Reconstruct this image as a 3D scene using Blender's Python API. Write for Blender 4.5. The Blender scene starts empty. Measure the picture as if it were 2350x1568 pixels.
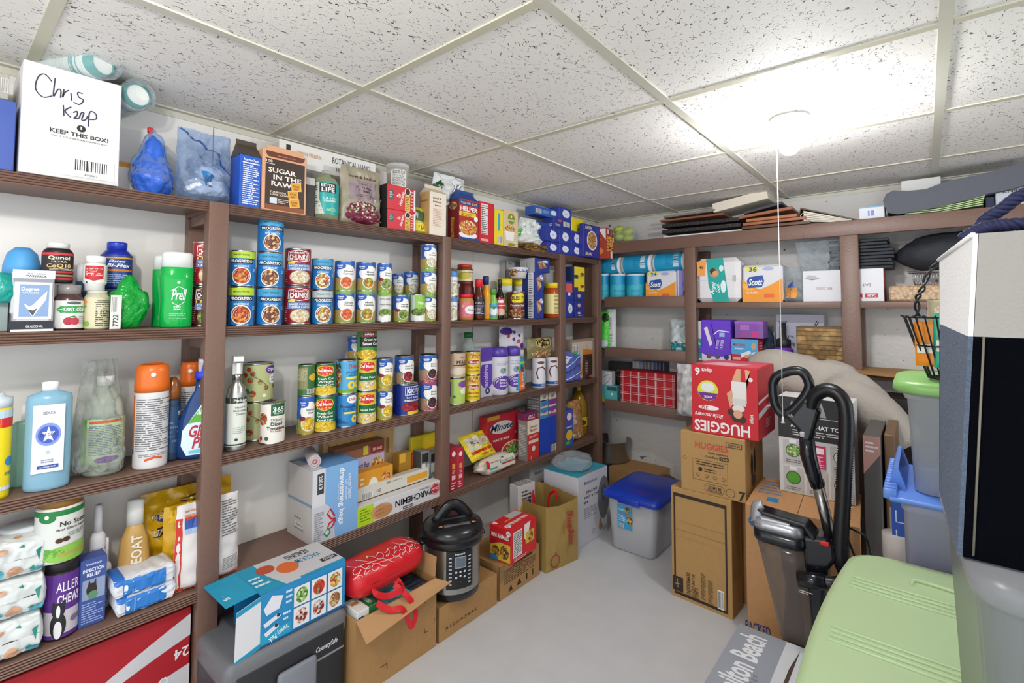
import bpy, bmesh, math, random
import numpy as np
from mathutils import Vector, Matrix
random.seed(7)
C = bpy.context.scene.collection
PI = math.pi

# ------------------------------------------------------------------ camera
F_PX, YAW, PITCH, ROLL = 1127.476, .698, -.0454, .0019
CX, CY = 1175.0, 656.35
CAM = np.array([1.752, 0.0, 1.16])
_c, _s = math.cos(YAW), math.sin(YAW)
FW = np.array([-_s*math.cos(PITCH), _c*math.cos(PITCH), -math.sin(PITCH)])
_ri = np.array([_c, _s, 0.0]); _up = np.cross(_ri, FW)
RT = _ri*math.cos(ROLL) + _up*math.sin(ROLL)
UP = -_ri*math.sin(ROLL) + _up*math.cos(ROLL)
cam_d = bpy.data.cameras.new('camera'); cam = bpy.data.objects.new('camera', cam_d); C.objects.link(cam)
cam_d.sensor_width = 36.0; cam_d.lens = 36.0*F_PX/2350.0; cam_d.shift_y = -(784-CY)/2350.0
cam_d.clip_start = .02
cam.matrix_world = Matrix(((RT[0], UP[0], -FW[0], CAM[0]), (RT[1], UP[1], -FW[1], CAM[1]), (RT[2], UP[2], -FW[2], CAM[2]), (0, 0, 0, 1)))
bpy.context.scene.camera = cam
vs = bpy.context.scene.view_settings
vs.view_transform = 'Standard'; vs.look = 'None'; vs.gamma = 1; vs.use_curve_mapping = False
vs.exposure = 0.55

# ------------------------------------------------------------------ world and lamps
w = bpy.data.worlds.new('world'); bpy.context.scene.world = w; w.use_nodes = True
w.node_tree.nodes['Background'].inputs[0].default_value = (.90, .95, 1.0, 1)
w.node_tree.nodes['Background'].inputs[1].default_value = 1.4
BULB = (1.44, 1.735, 1.69)
def lamp(name, kind, loc, power, col, **kw):
    d = bpy.data.lights.new(name, kind); d.energy = power; d.color = col
    for k, v in kw.items(): setattr(d, k, v)
    o = bpy.data.objects.new(name, d); C.objects.link(o); o.location = loc
    return o
lamp('second_ceiling_bulb', 'POINT', (1.15, -.13, 1.67), 15.5, (1, .97, .92), shadow_soft_size=.03)

# ------------------------------------------------------------------ pixel helpers: a measured picture point on a known plane -> metres
def ray(u, v): return RT*(u-CX)/F_PX + UP*(CY-v)/F_PX + FW
def px(u, v, x=None, y=None, z=None):
    d = ray(u, v)
    t = (x-CAM[0])/d[0] if x is not None else (y-CAM[1])/d[1] if y is not None else (z-CAM[2])/d[2]
    return CAM + t*d
def pr(P):
    d = np.array(P, float)-CAM; z = d@FW
    return CX+F_PX*(d@RT)/z, CY-F_PX*(d@UP)/z
def yl(u, x, z):
    v = 900.
    for _ in range(8):
        q = px(u, v, x=x); v = pr((x, q[1], z))[1]
    return q[1]
def xb(u, y, z):
    v = 900.
    for _ in range(8):
        q = px(u, v, y=y); v = pr((q[0], y, z))[1]
    return q[0]
def zt(u, v, x=None, y=None): return px(u, v, x=x, y=y)[2]

# ------------------------------------------------------------------ materials
_m = {}
def lin(h):
    r = [int(h[i:i+2], 16)/255 for i in (0, 2, 4)]
    return tuple(c/12.92 if c <= .04045 else ((c+.055)/1.055)**2.4 for c in r)+(1,)
def nodes(name):
    m = bpy.data.materials.new(name); m.use_nodes = True
    return m, m.node_tree.nodes, m.node_tree.links, m.node_tree.nodes['Principled BSDF']
def col(h, rough=.5, metal=0, name=None, bump=0, bs=60, var=0):
    k = (h, rough, metal, bump, bs, var)
    if k in _m: return _m[k]
    m, N, L, b = nodes(name or 'paint_'+h)
    b.inputs['Base Color'].default_value = lin(h); b.inputs['Roughness'].default_value = rough; b.inputs['Metallic'].default_value = metal
    if bump or var:
        t = N.new('ShaderNodeTexNoise'); t.inputs['Scale'].default_value = bs; t.inputs['Detail'].default_value = 4
        tc = N.new('ShaderNodeTexCoord'); L.new(tc.outputs['Object'], t.inputs['Vector'])
        if bump:
            bp = N.new('ShaderNodeBump'); bp.inputs['Strength'].default_value = bump; bp.inputs['Distance'].default_value = .01
            L.new(t.outputs[0], bp.inputs['Height']); L.new(bp.outputs[0], b.inputs['Normal'])
        if var:
            r = N.new('ShaderNodeMapRange'); r.inputs[1].default_value = .3; r.inputs[2].default_value = .7
            r.inputs[3].default_value = 1-var; r.inputs[4].default_value = 1+var
            mx = N.new('ShaderNodeVectorMath'); mx.operation = 'SCALE'; mx.inputs[0].default_value = lin(h)[:3]
            L.new(t.outputs[0], r.inputs[0]); L.new(r.outputs[0], mx.inputs['Scale']); L.new(mx.outputs[0], b.inputs['Base Color'])
    _m[k] = m; return m
def see(h, alpha=.4, rough=.15, name=None, bump=0, bs=40):
    """thin plastic film or wall: part see-through, part coloured and glossy"""
    k = ('see', h, alpha, rough, bump, bs)
    if k in _m: return _m[k]
    m, N, L, b = nodes(name or 'film_'+h)
    b.inputs['Base Color'].default_value = lin(h); b.inputs['Roughness'].default_value = rough
    tr = N.new('ShaderNodeBsdfTransparent'); tr.inputs[0].default_value = tuple(.6+.4*c for c in lin(h)[:3])+(1,)
    mx = N.new('ShaderNodeMixShader'); lw = N.new('ShaderNodeLayerWeight'); lw.inputs[0].default_value = .35
    mr = N.new('ShaderNodeMapRange'); mr.inputs[3].default_value = alpha; mr.inputs[4].default_value = min(1, alpha+.5)
    L.new(lw.outputs['Facing'], mr.inputs[0]); L.new(mr.outputs[0], mx.inputs[0])
    L.new(tr.outputs[0], mx.inputs[1]); L.new(b.outputs[0], mx.inputs[2])
    L.new(mx.outputs[0], N['Material Output'].inputs[0])
    if bump:
        t = N.new('ShaderNodeTexNoise'); t.inputs['Scale'].default_value = bs; t.inputs['Detail'].default_value = 3
        tc = N.new('ShaderNodeTexCoord'); L.new(tc.outputs['Object'], t.inputs['Vector'])
        bp = N.new('ShaderNodeBump'); bp.inputs['Strength'].default_value = bump; bp.inputs['Distance'].default_value = .02
        L.new(t.outputs[0], bp.inputs['Height']); L.new(bp.outputs[0], b.inputs['Normal'])
    _m[k] = m; return m
def food(key, cols, scale=150, rough=.5):
    k = ('food', key)
    if k in _m: return _m[k]
    m, N, L, b = nodes('print_'+key)
    tc = N.new('ShaderNodeTexCoord'); v = N.new('ShaderNodeTexVoronoi'); v.inputs['Scale'].default_value = scale
    L.new(tc.outputs['Object'], v.inputs['Vector'])
    s = N.new('ShaderNodeSeparateColor'); L.new(v.outputs['Color'], s.inputs[0])
    cr = N.new('ShaderNodeValToRGB'); cr.color_ramp.interpolation = 'CONSTANT'
    el = cr.color_ramp.elements
    while len(el) < len(cols): el.new(.5)
    for i, c in enumerate(cols): el[i].position = i/len(cols); el[i].color = lin(c)
    L.new(s.outputs[0], cr.inputs[0])
    dm = N.new('ShaderNodeMapRange'); dm.inputs[2].default_value = .9; dm.inputs[3].default_value = 1.12; dm.inputs[4].default_value = .55
    L.new(v.outputs['Distance'], dm.inputs[0])
    mx = N.new('ShaderNodeVectorMath'); mx.operation = 'SCALE'; L.new(cr.outputs[0], mx.inputs[0]); L.new(dm.outputs[0], mx.inputs['Scale'])
    L.new(mx.outputs[0], b.inputs['Base Color']); b.inputs['Roughness'].default_value = rough
    _m[k] = m; return m
FOODS = {'soup': ['b5381d', 'd4572b', '8e2314', 'e0912f', 'a83a20', 'e8b24a'], 'stew': ['5f2a17', '8a4525', 'c98a52', '6b3218', 'e3c08c', '92432a'],
 'chowder': ['efe2c4', 'e6d2a2', 'f4ecd8', 'd8b98a', 'e9c79a'], 'carrot': ['ef6a34', 'f0824b', 'd95423', 'f59a66'], 'mixveg': ['c9b62d', '8f9c34', 'e0cf5a', '6f8a2d', 'e8772e', 'eadb7c'],
 'greenbean': ['6f8f34', '8faa46', '54742a', 'a9bb62'], 'potato': ['efe9cf', 'e2d9b4', 'f6f2de', 'd3c898'], 'pea': ['5d7d2a', '7b9a39', '3f5f1e', '91ad4c'],
 'corn': ['f0cb2c', 'e6b51d', 'f7dd5c', 'd9a516'], 'bean': ['8d1020', 'a81c2c', '6c0c19', 'c03040'], 'blackbean': ['3a1c22', '57303a', '2a1218', '6e3d47'],
 'cereal': ['c98a45', 'a4652c', 'e3b878', '8a5424', 'f0d7a0'], 'pasta': ['e9b04a', 'f3cb73', 'c97a25', 'd94b2a', 'f5e3b0'], 'snack': ['e2a22f', 'c4452a', 'f0d070', '6f9c3a', 'f2e2b8'],
 'slaw': ['7c1a34', '95324a', '5e1226', 'c58a8a', 'efe2d4', '4d7a30'], 'tomato': ['c8341f', 'd94a2a', '8fae5a', 'b02818'], 'nut': ['c89a62', 'a5713c', 'e6cda2', '8b5a2e'],
 'meat': ['9c2b2b', 'c46a5a', 'e6cfc0', '7c1d20', 'f0e4da'], 'leaf': ['5aa03a', '3c7d2b', '9cc860', 'd8e6a8'], 'bear': ['c89a3c', '8b5a24', 'e3c24a', '4b3a22', 'b07a34'],
 'mixed': ['d23a2a', 'e8b33a', '7c8a3a', 'f0e2c8', 'b06a3a', '8a4a2a']}
def mat(c):
    if not isinstance(c, str): return c
    if c[:2] == 'F:': return food(c[2:], FOODS[c[2:]])
    return col(c)

# ------------------------------------------------------------------ mesh building
class MB:
    def __init__(s): s.v = []; s.f = []; s.mi = []; s.ms = []; s.sm = []
    def mid(s, m):
        m = mat(m)
        if m not in s.ms: s.ms.append(m)
        return s.ms.index(m)
    def add(s, V, Fs, m, smooth=False):
        o = len(s.v); s.v += [tuple(map(float, p)) for p in V]; k = s.mid(m)
        for f in Fs: s.f.append(tuple(i+o for i in f)); s.mi.append(k); s.sm.append(smooth)
        return s
    def box(s, a, b, m, bev=0, M=None, seg=2):
        x0, y0, z0 = a; x1, y1, z1 = b
        if bev:
            bm = bmesh.new(); bmesh.ops.create_cube(bm, size=1)
            for v in bm.verts: v.co = Vector(((x0+x1)/2+v.co.x*(x1-x0), (y0+y1)/2+v.co.y*(y1-y0), (z0+z1)/2+v.co.z*(z1-z0)))
            bmesh.ops.bevel(bm, geom=bm.edges[:], offset=bev, segments=seg, affect='EDGES', profile=.5)
            V = [v.co.copy() for v in bm.verts]; Fs = [[v.index for v in f.verts] for f in bm.faces]; bm.free()
        else:
            V = [Vector(p) for p in ((x0, y0, z0), (x1, y0, z0), (x1, y1, z0), (x0, y1, z0), (x0, y0, z1), (x1, y0, z1), (x1, y1, z1), (x0, y1, z1))]
            Fs = [(0, 3, 2, 1), (4, 5, 6, 7), (0, 1, 5, 4), (1, 2, 6, 5), (2, 3, 7, 6), (3, 0, 4, 7)]
        if M is not None: V = [M @ p for p in V]
        return s.add(V, Fs, m, bool(bev) and seg > 1)
    def lathe(s, prof, m, seg=28, sx=1, sy=1, M=None, cap=True):
        V = []; Fs = []
        for r, z in prof:
            for k in range(seg):
                a = 2*PI*k/seg; V.append(Vector((r*math.cos(a)*sx, r*math.sin(a)*sy, z)))
        for i in range(len(prof)-1):
            for k in range(seg):
                k2 = (k+1) % seg; Fs.append((i*seg+k, i*seg+k2, (i+1)*seg+k2, (i+1)*seg+k))
        if cap:
            if prof[0][0] > 1e-6: Fs.append(tuple(range(seg))[::-1])
            if prof[-1][0] > 1e-6: Fs.append(tuple((len(prof)-1)*seg+k for k in range(seg)))
        if M is not None: V = [M @ p for p in V]
        return s.add(V, Fs, m, True)
    def tube(s, pts, r, m, seg=8, closed=False, ry=None):
        P = [Vector(p) for p in pts]; n = len(P); V = []; Fs = []
        rr = r if isinstance(r, (list, tuple)) else [r]*n
        pn = None
        for i in range(n):
            t = (P[(i+1) % n]-P[i-1]) if closed else (P[min(i+1, n-1)]-P[max(i-1, 0)])
            t.normalize()
            if pn is None:
                a = Vector((0, 0, 1)) if abs(t.z) < .9 else Vector((1, 0, 0)); nn = t.cross(a).normalized()
            else:
                nn = (pn-t*pn.dot(t)); nn = nn.normalized() if nn.length > 1e-6 else t.orthogonal().normalized()
            pn = nn; b = t.cross(nn)
            for k in range(seg):
                a = 2*PI*k/seg; V.append(P[i]+nn*math.cos(a)*rr[i]+b*math.sin(a)*(ry[i] if isinstance(ry, list) else (ry or rr[i])))
        for i in range(n if closed else n-1):
            for k in range(seg):
                k2 = (k+1) % seg; j = (i+1) % n; Fs.append((i*seg+k, i*seg+k2, j*seg+k2, j*seg+k))
        if not closed: Fs += [tuple(range(seg))[::-1], tuple((n-1)*seg+k for k in range(seg))]
        return s.add(V, Fs, m, True)
    def grid(s, fn, nu, nv, m, smooth=True, cu=False):
        V = [fn(i/nu, j/nv) for j in range(nv+1) for i in range(nu+1)]
        Fs = [(j*(nu+1)+i, j*(nu+1)+i+1, (j+1)*(nu+1)+i+1, (j+1)*(nu+1)+i) for j in range(nv) for i in range(nu)]
        return s.add(V, Fs, m, smooth)
    def prism(s, poly, h0, h1, m, axis='z', M=None, smooth=False):
        n = len(poly)
        def P(a, b, h): return Vector((a, b, h)) if axis == 'z' else Vector((h, a, b)) if axis == 'x' else Vector((a, h, b))
        V = [P(a, b, h0) for a, b in poly]+[P(a, b, h1) for a, b in poly]
        Fs = [tuple(range(n))[::-1], tuple(range(n, 2*n))]+[(i, (i+1) % n, n+(i+1) % n, n+i) for i in range(n)]
        if M is not None: V = [M @ p for p in V]
        return s.add(V, Fs, m, smooth)
    def obj(s, name, parent=None):
        me = bpy.data.meshes.new(name); me.from_pydata(s.v, [], s.f)
        for m in s.ms: me.materials.append(m)
        me.polygons.foreach_set('material_index', s.mi); me.polygons.foreach_set('use_smooth', s.sm)
        me.update()
        bm = bmesh.new(); bm.from_mesh(me); bmesh.ops.recalc_face_normals(bm, faces=[f for f in bm.faces if len(f.verts) > 0]); bm.to_mesh(me); bm.free()
        o = bpy.data.objects.new(name, me); C.objects.link(o)
        if parent is not None: o.parent = parent
        return o
def autosmooth(o, ang=40):
    o.data.set_sharp_from_angle(angle=math.radians(ang))
    return o
def tag(o, label, cat, group=None):
    o['label'] = label; o['category'] = cat
    if group: o['group'] = group
    return o
def struct(name, mb, parent=None):
    o = mb.obj(name, parent)
    if parent is None: o['kind'] = 'structure'
    return o
def thing(name, label, cat, loc=(0, 0, 0), rz=0, group=None):
    o = bpy.data.objects.new(name, None); C.objects.link(o); o.location = loc; o.rotation_euler = (0, 0, rz)
    o.empty_display_size = .05
    return tag(o, label, cat, group)

# ------------------------------------------------------------------ printing: flat coloured shapes and lettering laid on a surface
_tx = {}
def glyphs(s, bold, it):
    k = (s, bold, it)
    if k not in _tx:
        d = bpy.data.curves.new('lettering', 'FONT'); d.body = s; d.size = 1; d.resolution_u = 2
        d.offset = .018 if bold else .004; d.shear = .3 if it else 0
        if bold == 2: d.offset = .026
        o = bpy.data.objects.new('lettering', d); me = o.to_mesh()
        V = [(v.co.x, v.co.y) for v in me.vertices]; Fs = [tuple(p.vertices) for p in me.polygons]
        o.to_mesh_clear(); bpy.data.objects.remove(o); bpy.data.curves.remove(d)
        if V:
            xs = [p[0] for p in V]; x0, x1 = min(xs), max(xs)
            V = [((x-(x0+x1)/2)/.7, (y-.35)/.7) for x, y in V]; wd = (x1-x0)/.7
        else: wd = 0
        _tx[k] = (V, Fs, wd)
    return _tx[k]
from mathutils.geometry import tessellate_polygon
def split_fine(V, Fs, W, H, mx=.011):
    V = list(V); T = []
    for f in Fs:
        if len(f) == 3: T.append(tuple(f)); continue
        for t in tessellate_polygon([[Vector((V[i][0]*W, V[i][1]*H, 0)) for i in f]]): T.append(tuple(f[i] for i in t))
    for _ in range(5):
        mid = {}; out = []; ch = False
        def ln(a, b): return math.hypot((V[a][0]-V[b][0])*W, (V[a][1]-V[b][1])*H)
        def md(a, b):
            k = (min(a, b), max(a, b))
            if k not in mid: V.append(((V[a][0]+V[b][0])/2, (V[a][1]+V[b][1])/2)); mid[k] = len(V)-1
            return mid[k]
        for a, b, c in T:
            L = sorted(((ln(a, b), a, b, c), (ln(b, c), b, c, a), (ln(c, a), c, a, b)))[-1]
            if L[0] > mx: m_ = md(L[1], L[2]); out += [(L[1], m_, L[3]), (m_, L[2], L[3])]; ch = True
            else: out.append((a, b, c))
        T = out
        if not ch: break
    return V, T
def prints(mb, mp, W, H, els, curved=False, lift=.0004, step=.00012):
    rnd = random.Random(len(els)*31+int(W*1000))
    for i, e in enumerate(els):
        off = lift+i*step; k = e[0]
        def put(V, Fs, m):
            if curved and k in 'pst': V, Fs = split_fine(V, Fs, W, H)
            mb.add([mp(u, v, off) for u, v in V], Fs, m)
        def rect(u0, v0, u1, v1, m):
            if curved:
                nu = max(1, int(abs(u1-u0)*W/.008)); nv = max(1, int(abs(v1-v0)*H/.012))
                V = [(u0+(u1-u0)*a/nu, v0+(v1-v0)*b/nv) for b in range(nv+1) for a in range(nu+1)]
                put(V, [(b*(nu+1)+a, b*(nu+1)+a+1, (b+1)*(nu+1)+a+1, (b+1)*(nu+1)+a) for b in range(nv) for a in range(nu)], m)
            else: put([(u0, v0), (u1, v0), (u1, v1), (u0, v1)], [(0, 1, 2, 3)], m)
        if k == 'r': rect(*e[1:6])
        elif k in 'ec':
            if k == 'e': _, cu, cv, ru, rv, m = e
            else: _, cu, cv, rr, m = e; ru = rr*H/W; rv = rr
            n = 24; R = 4 if curved else 1
            V = [(cu, cv)]+[(cu+ru*q/R*math.cos(2*PI*a/n), cv+rv*q/R*math.sin(2*PI*a/n)) for q in range(1, R+1) for a in range(n)]
            Fs = [(0, 1+a, 1+(a+1) % n) for a in range(n)]
            for q in range(R-1): Fs += [(1+q*n+a, 1+(q+1)*n+a, 1+(q+1)*n+(a+1) % n, 1+q*n+(a+1) % n) for a in range(n)]
            put(V, Fs, m)
        elif k == 'o':   # ring: cu, cv, r (of H), thickness share, colour
            _, cu, cv, rr, th, m = e; n = 28
            V = [(cu+rr*q*H/W*math.cos(2*PI*a/n), cv+rr*q*math.sin(2*PI*a/n)) for q in (1-th, 1) for a in range(n)]
            put(V, [(a, n+a, n+(a+1) % n, (a+1) % n) for a in range(n)], m)
        elif k == 'p': put(e[1], [tuple(range(len(e[1])))], e[2])
        elif k == 's':   # stroke along points: pts, width (m), colour
            P = [Vector((a*W, b*H)) for a, b in e[1]]; wd = e[2]/2; V = []; Fs = []
            for j in range(len(P)):
                t = (P[min(j+1, len(P)-1)]-P[max(j-1, 0)]).normalized(); n2 = Vector((-t.y, t.x))*wd
                V += [((P[j]+n2).x/W, (P[j]+n2).y/H), ((P[j]-n2).x/W, (P[j]-n2).y/H)]
                if j: Fs.append((2*j-2, 2*j-1, 2*j+1, 2*j))
            put(V, Fs, e[3])
        elif k == 't':   # cu, cv, cap height (of H), text, colour, {w: fit width, rot: quarter turns, b, i}
            _, cu, cv, hh, s, m = e[:6]; op = e[6] if len(e) > 6 else {}
            V, Fs, wd = glyphs(s, op.get('b', 1), op.get('i', 0))
            if not V: continue
            a = op.get('rot', 0)*PI/180; ca, sa = math.cos(a), math.sin(a)
            h = hh*H; sx = h
            if 'w' in op: sx = op['w']*W/wd if abs(sa) < .5 else op['w']*H/wd
            put([(cu+(x*sx*ca-y*h*sa)/W, cv+(x*sx*sa+y*h*ca)/H) for x, y in V], Fs, m)
        elif k == 'n':   # small print: u0,v0,u1,v1,rows,colour
            _, u0, v0, u1, v1, rows, m = e; rh = (v1-v0)/rows
            for q in range(rows):
                a = u0; vv = v1-(q+.7)*rh; end = u1-(u1-u0)*rnd.choice((0, 0, .1, .35))
                while a < end-.01*(u1-u0):
                    b = min(end, a+(u1-u0)*rnd.uniform(.12, .4)); rect(a, vv, b, vv+rh*.45, m); a = b+(u1-u0)*.04
        elif k == 'b':   # bar code
            _, u0, v0, u1, v1 = e[:5]; n = 15; a = u0
            rect(u0-.01, v0-.01, u1+.01, v1+.01, 'f2f2ee'); off += step*.5
            for q in range(n):
                wq = (u1-u0)/n; rect(u0+q*wq, v0, u0+q*wq+wq*rnd.uniform(.2, .75), v1, '161616')
def facemap(w, h, d, face):
    """local box: front +X, width along Y, base centre at origin"""
    if face == 'F': return (lambda u, v, o: (d/2+o, (u-.5)*w, v*h)), w, h
    if face == 'K': return (lambda u, v, o: (-d/2-o, (.5-u)*w, v*h)), w, h
    if face == 'L': return (lambda u, v, o: ((u-.5)*d, -w/2-o, v*h)), d, h
    if face == 'R': return (lambda u, v, o: ((.5-u)*d, w/2+o, v*h)), d, h
    if face == 'T': return (lambda u, v, o: ((.5-v)*d, (u-.5)*w, h+o)), w, d
def pkg(name, label, cat, p0, p1, z0, h, d, c, F=(), L=(), R=(), T=(), group=None, bev=.0015, gap=.001, parts=None, tilt=0, side=None, top=None):
    """a carton whose front bottom edge runs p0 -> p1 (seen left to right)"""
    p0 = Vector(p0[:2]); p1 = Vector(p1[:2]); t = (p1-p0); wd = t.length-gap; t.normalize(); n = Vector((t.y, -t.x))
    mb = MB(); c = mat(c)
    mb.box((-d/2, -wd/2, 0), (d/2, wd/2, h), c, bev, seg=1)
    if side: prints(mb, *facemap(wd, h, d, 'L'), [('r', .01, .01, .99, .99, side)]); prints(mb, *facemap(wd, h, d, 'R'), [('r', .01, .01, .99, .99, side)])
    if top: prints(mb, *facemap(wd, h, d, 'T'), [('r', .01, .01, .99, .99, top)])
    for face, els in (('F', F), ('L', L), ('R', R), ('T', T)):
        if els: prints(mb, *facemap(wd, h, d, face), els, lift=.0006)
    o = mb.obj(name); ctr = (p0+p1)/2-n*d/2
    o.location = (ctr.x, ctr.y, z0); o.rotation_euler = (0, tilt, math.atan2(n.y, n.x))
    o['w'] = wd
    if parts: parts(o, wd, h, d)
    return tag(o, label, cat, group)
def cylmap(r, h, z0=0, span=PI):
    return (lambda u, v, o: ((r+o)*math.cos((u-.5)*span), (r+o)*math.sin((u-.5)*span), z0+v*h)), r*span, h
# ------------------------------------------------------------------ the room
CEIL = 1.766; YB = 3.013; SX = .20
def ceiling_mat():
    m, N, L, b = nodes('ceiling_tile'); b.inputs['Roughness'].default_value = .75
    tc = N.new('ShaderNodeTexCoord')
    mp = N.new('ShaderNodeMapping'); mp.inputs['Scale'].default_value = (1.5, 1.0, 1); L.new(tc.outputs['Object'], mp.inputs[0])
    def noise(s, d, src=None):
        n = N.new('ShaderNodeTexNoise'); n.inputs['Scale'].default_value = s; n.inputs['Detail'].default_value = d
        L.new((src or mp).outputs[0], n.inputs['Vector']); return n
    def math_(op, a, b_=None, c=None):
        n = N.new('ShaderNodeMath'); n.operation = op
        for i, q in enumerate((a, b_, c)):
            if q is None: continue
            if isinstance(q, (int, float)): n.inputs[i].default_value = q
            else: L.new(q, n.inputs[i])
        return n.outputs[0]
    a = noise(40, 1.5).outputs[0]; g = noise(75, 2).outputs[0]
    ridge = math_('LESS_THAN', math_('ABSOLUTE', math_('SUBTRACT', a, .5)), .014)
    fl = math_('MULTIPLY', ridge, math_('GREATER_THAN', g, .535))
    v = N.new('ShaderNodeTexVoronoi'); v.inputs['Scale'].default_value = 85; L.new(mp.outputs[0], v.inputs['Vector'])
    dots = math_('MULTIPLY', math_('LESS_THAN', v.outputs['Distance'], .13), math_('GREATER_THAN', noise(40, 1).outputs[0], .5))
    holes = math_('MAXIMUM', fl, dots)
    mx = N.new('ShaderNodeMix'); mx.data_type = 'RGBA'; L.new(holes, mx.inputs[0])
    mx.inputs[6].default_value = lin('f0ece6'); mx.inputs[7].default_value = lin('60594f')
    L.new(mx.outputs[2], b.inputs['Base Color'])
    hb = math_('SUBTRACT', math_('MULTIPLY', noise(160, 3).outputs[0], .35), holes)
    bp = N.new('ShaderNodeBump'); bp.inputs['Strength'].default_value = .6; bp.inputs['Distance'].default_value = .003
    L.new(hb, bp.inputs['Height']); L.new(bp.outputs[0], b.inputs['Normal'])
    return m
WOOD = col('74584b', .42, bump=.12, bs=140, var=.05, name='brown_shelf_paint')
WALLP = col('e6e3de', .35, bump=.03, bs=6, name='white_wall_panel')
def rough_wall():
    m, N, L, b = nodes('painted_masonry'); b.inputs['Roughness'].default_value = .6
    tc = N.new('ShaderNodeTexCoord'); n = N.new('ShaderNodeTexNoise'); n.inputs['Scale'].default_value = 28; n.inputs['Detail'].default_value = 8
    L.new(tc.outputs['Object'], n.inputs['Vector'])
    bp = N.new('ShaderNodeBump'); bp.inputs['Strength'].default_value = .5; bp.inputs['Distance'].default_value = .012
    L.new(n.outputs[0], bp.inputs['Height']); L.new(bp.outputs[0], b.inputs['Normal'])
    cr = N.new('ShaderNodeValToRGB'); cr.color_ramp.elements[0].position = .27; cr.color_ramp.elements[0].color = lin('58504a')
    cr.color_ramp.elements[1].position = .31; cr.color_ramp.elements[1].color = lin('d6d3cf'); L.new(n.outputs[0], cr.inputs[0]); L.new(cr.outputs[0], b.inputs['Base Color'])
    return m
m = MB(); m.box((-.06, -1.6, -.05), (4.2, YB+.06, 0), col('c9cacc', .38, bump=.04, bs=9, var=.03, name='grey_floor_paint')); struct('floor', m)
m = MB(); m.box((-.06, -1.6, CEIL), (4.2, YB+.06, CEIL+.05), ceiling_mat()); struct('ceiling', m)
m = MB(); m.box((-.06, -1.6, 0), (0, YB+.06, CEIL), WALLP)
for y in (.56+.02, 1.78, 3.0): m.box((0, y-.0012, 0), (.0006, y+.0012, CEIL), '4a4642')
struct('wall_left', m)
m = MB(); m.box((0, YB, 0), (4.2, YB+.06, CEIL), rough_wall()); struct('wall_back', m)
# ceiling grid: slim painted metal tees
GRID = col('cdcabb', .4, name='grid_enamel'); GRIDY = col('cbc7b2', .45, name='aged_grid_enamel')
m = MB()
for i, x in enumerate((.583, 1.193, 1.803, 2.413, 3.023)): m.box((x-.012, -1.6, CEIL-.004), (x+.012, YB, CEIL+.002), GRID)
struct('trim_1', m)
m = MB()
for y in (-.464, .146, .756, 1.366, 1.976, 2.586): m.box((0, y-.011, CEIL-.0035), (4.2, y+.011, CEIL+.002), GRIDY)
struct('trim_2', m)
m = MB(); m.box((0, -1.6, CEIL-.022), (.004, YB, CEIL), GRID); m.box((0, -1.6, CEIL-.004), (.022, YB, CEIL), GRID)
m.box((0, YB-.004, CEIL-.022), (4.2, YB, CEIL), GRID); m.box((0, YB-.022, CEIL-.004), (4.2, YB, CEIL), GRID); struct('trim_3', m)

# ------------------------------------------------------------------ left wall shelving
SZ = [1.465, 1.105, .737, .381]
TH = .031
P_Y = [(-.40, -.35), (.508, .560), (1.392, 1.440), (2.265, 2.316)]
END = 2.700
rack = thing('storage_shelving', 'brown painted wooden shelving with fluted shelf edges along the white left wall', 'shelving', (0, 0, 0))
for a, b in P_Y:
    m = MB(); m.box((SX-.038, a, 0), (SX+.004, b, SZ[0]-.001 if a > 0 else SZ[0]), WOOD, .002); m.obj('front_post', rack)
    m = MB(); m.box((.001, a, 0), (.036, b, SZ[0]-TH-.002), WOOD, .002); m.obj('rear_post', rack)
m = MB(); m.box((0.001, END, 0), (SX+.004, END+.02, SZ[0]), WOOD, .0015)
m.box((SX-.035, END-.03, 0), (SX+.004, END, SZ[0]-TH), WOOD, .0015); m.obj('end_panel', rack)
def fluted(y0, y1, zt_):
    """a shelf board with a reeded front edge"""
    m = MB(); m.box((.001, y0, zt_-.02), (SX-.012, y1, zt_), WOOD)
    n = 5; hh = TH/n; prof = [(SX-.012, zt_)]
    for k in range(n):
        zc = zt_-hh*(k+.5)
        for q in range(5):
            a = PI/2-PI*q/4; prof.append((SX-.006+.0055*math.cos(a), zc+hh*.5*math.sin(a)*.9))
    prof.append((SX-.012, zt_-TH))
    m.prism([(x, z) for x, z in prof], y0, y1, WOOD, axis='y')
    return m
bays = [(-.35, .508), (.560, 1.392), (1.440, 2.265), (2.316, END-.001)]
for zz in SZ:
    for a, b in bays: fluted(a, b, zz).obj('shelf_board', rack)
    for (a, b) in P_Y[1:]:
        m = MB(); m.box((.036, a+.004, zz-TH-.03), (SX-.038, b-.004, zz-TH), WOOD); m.box((.001, a, zz-TH), (SX-.038, b, zz), WOOD); m.obj('cleat', rack)

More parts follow.
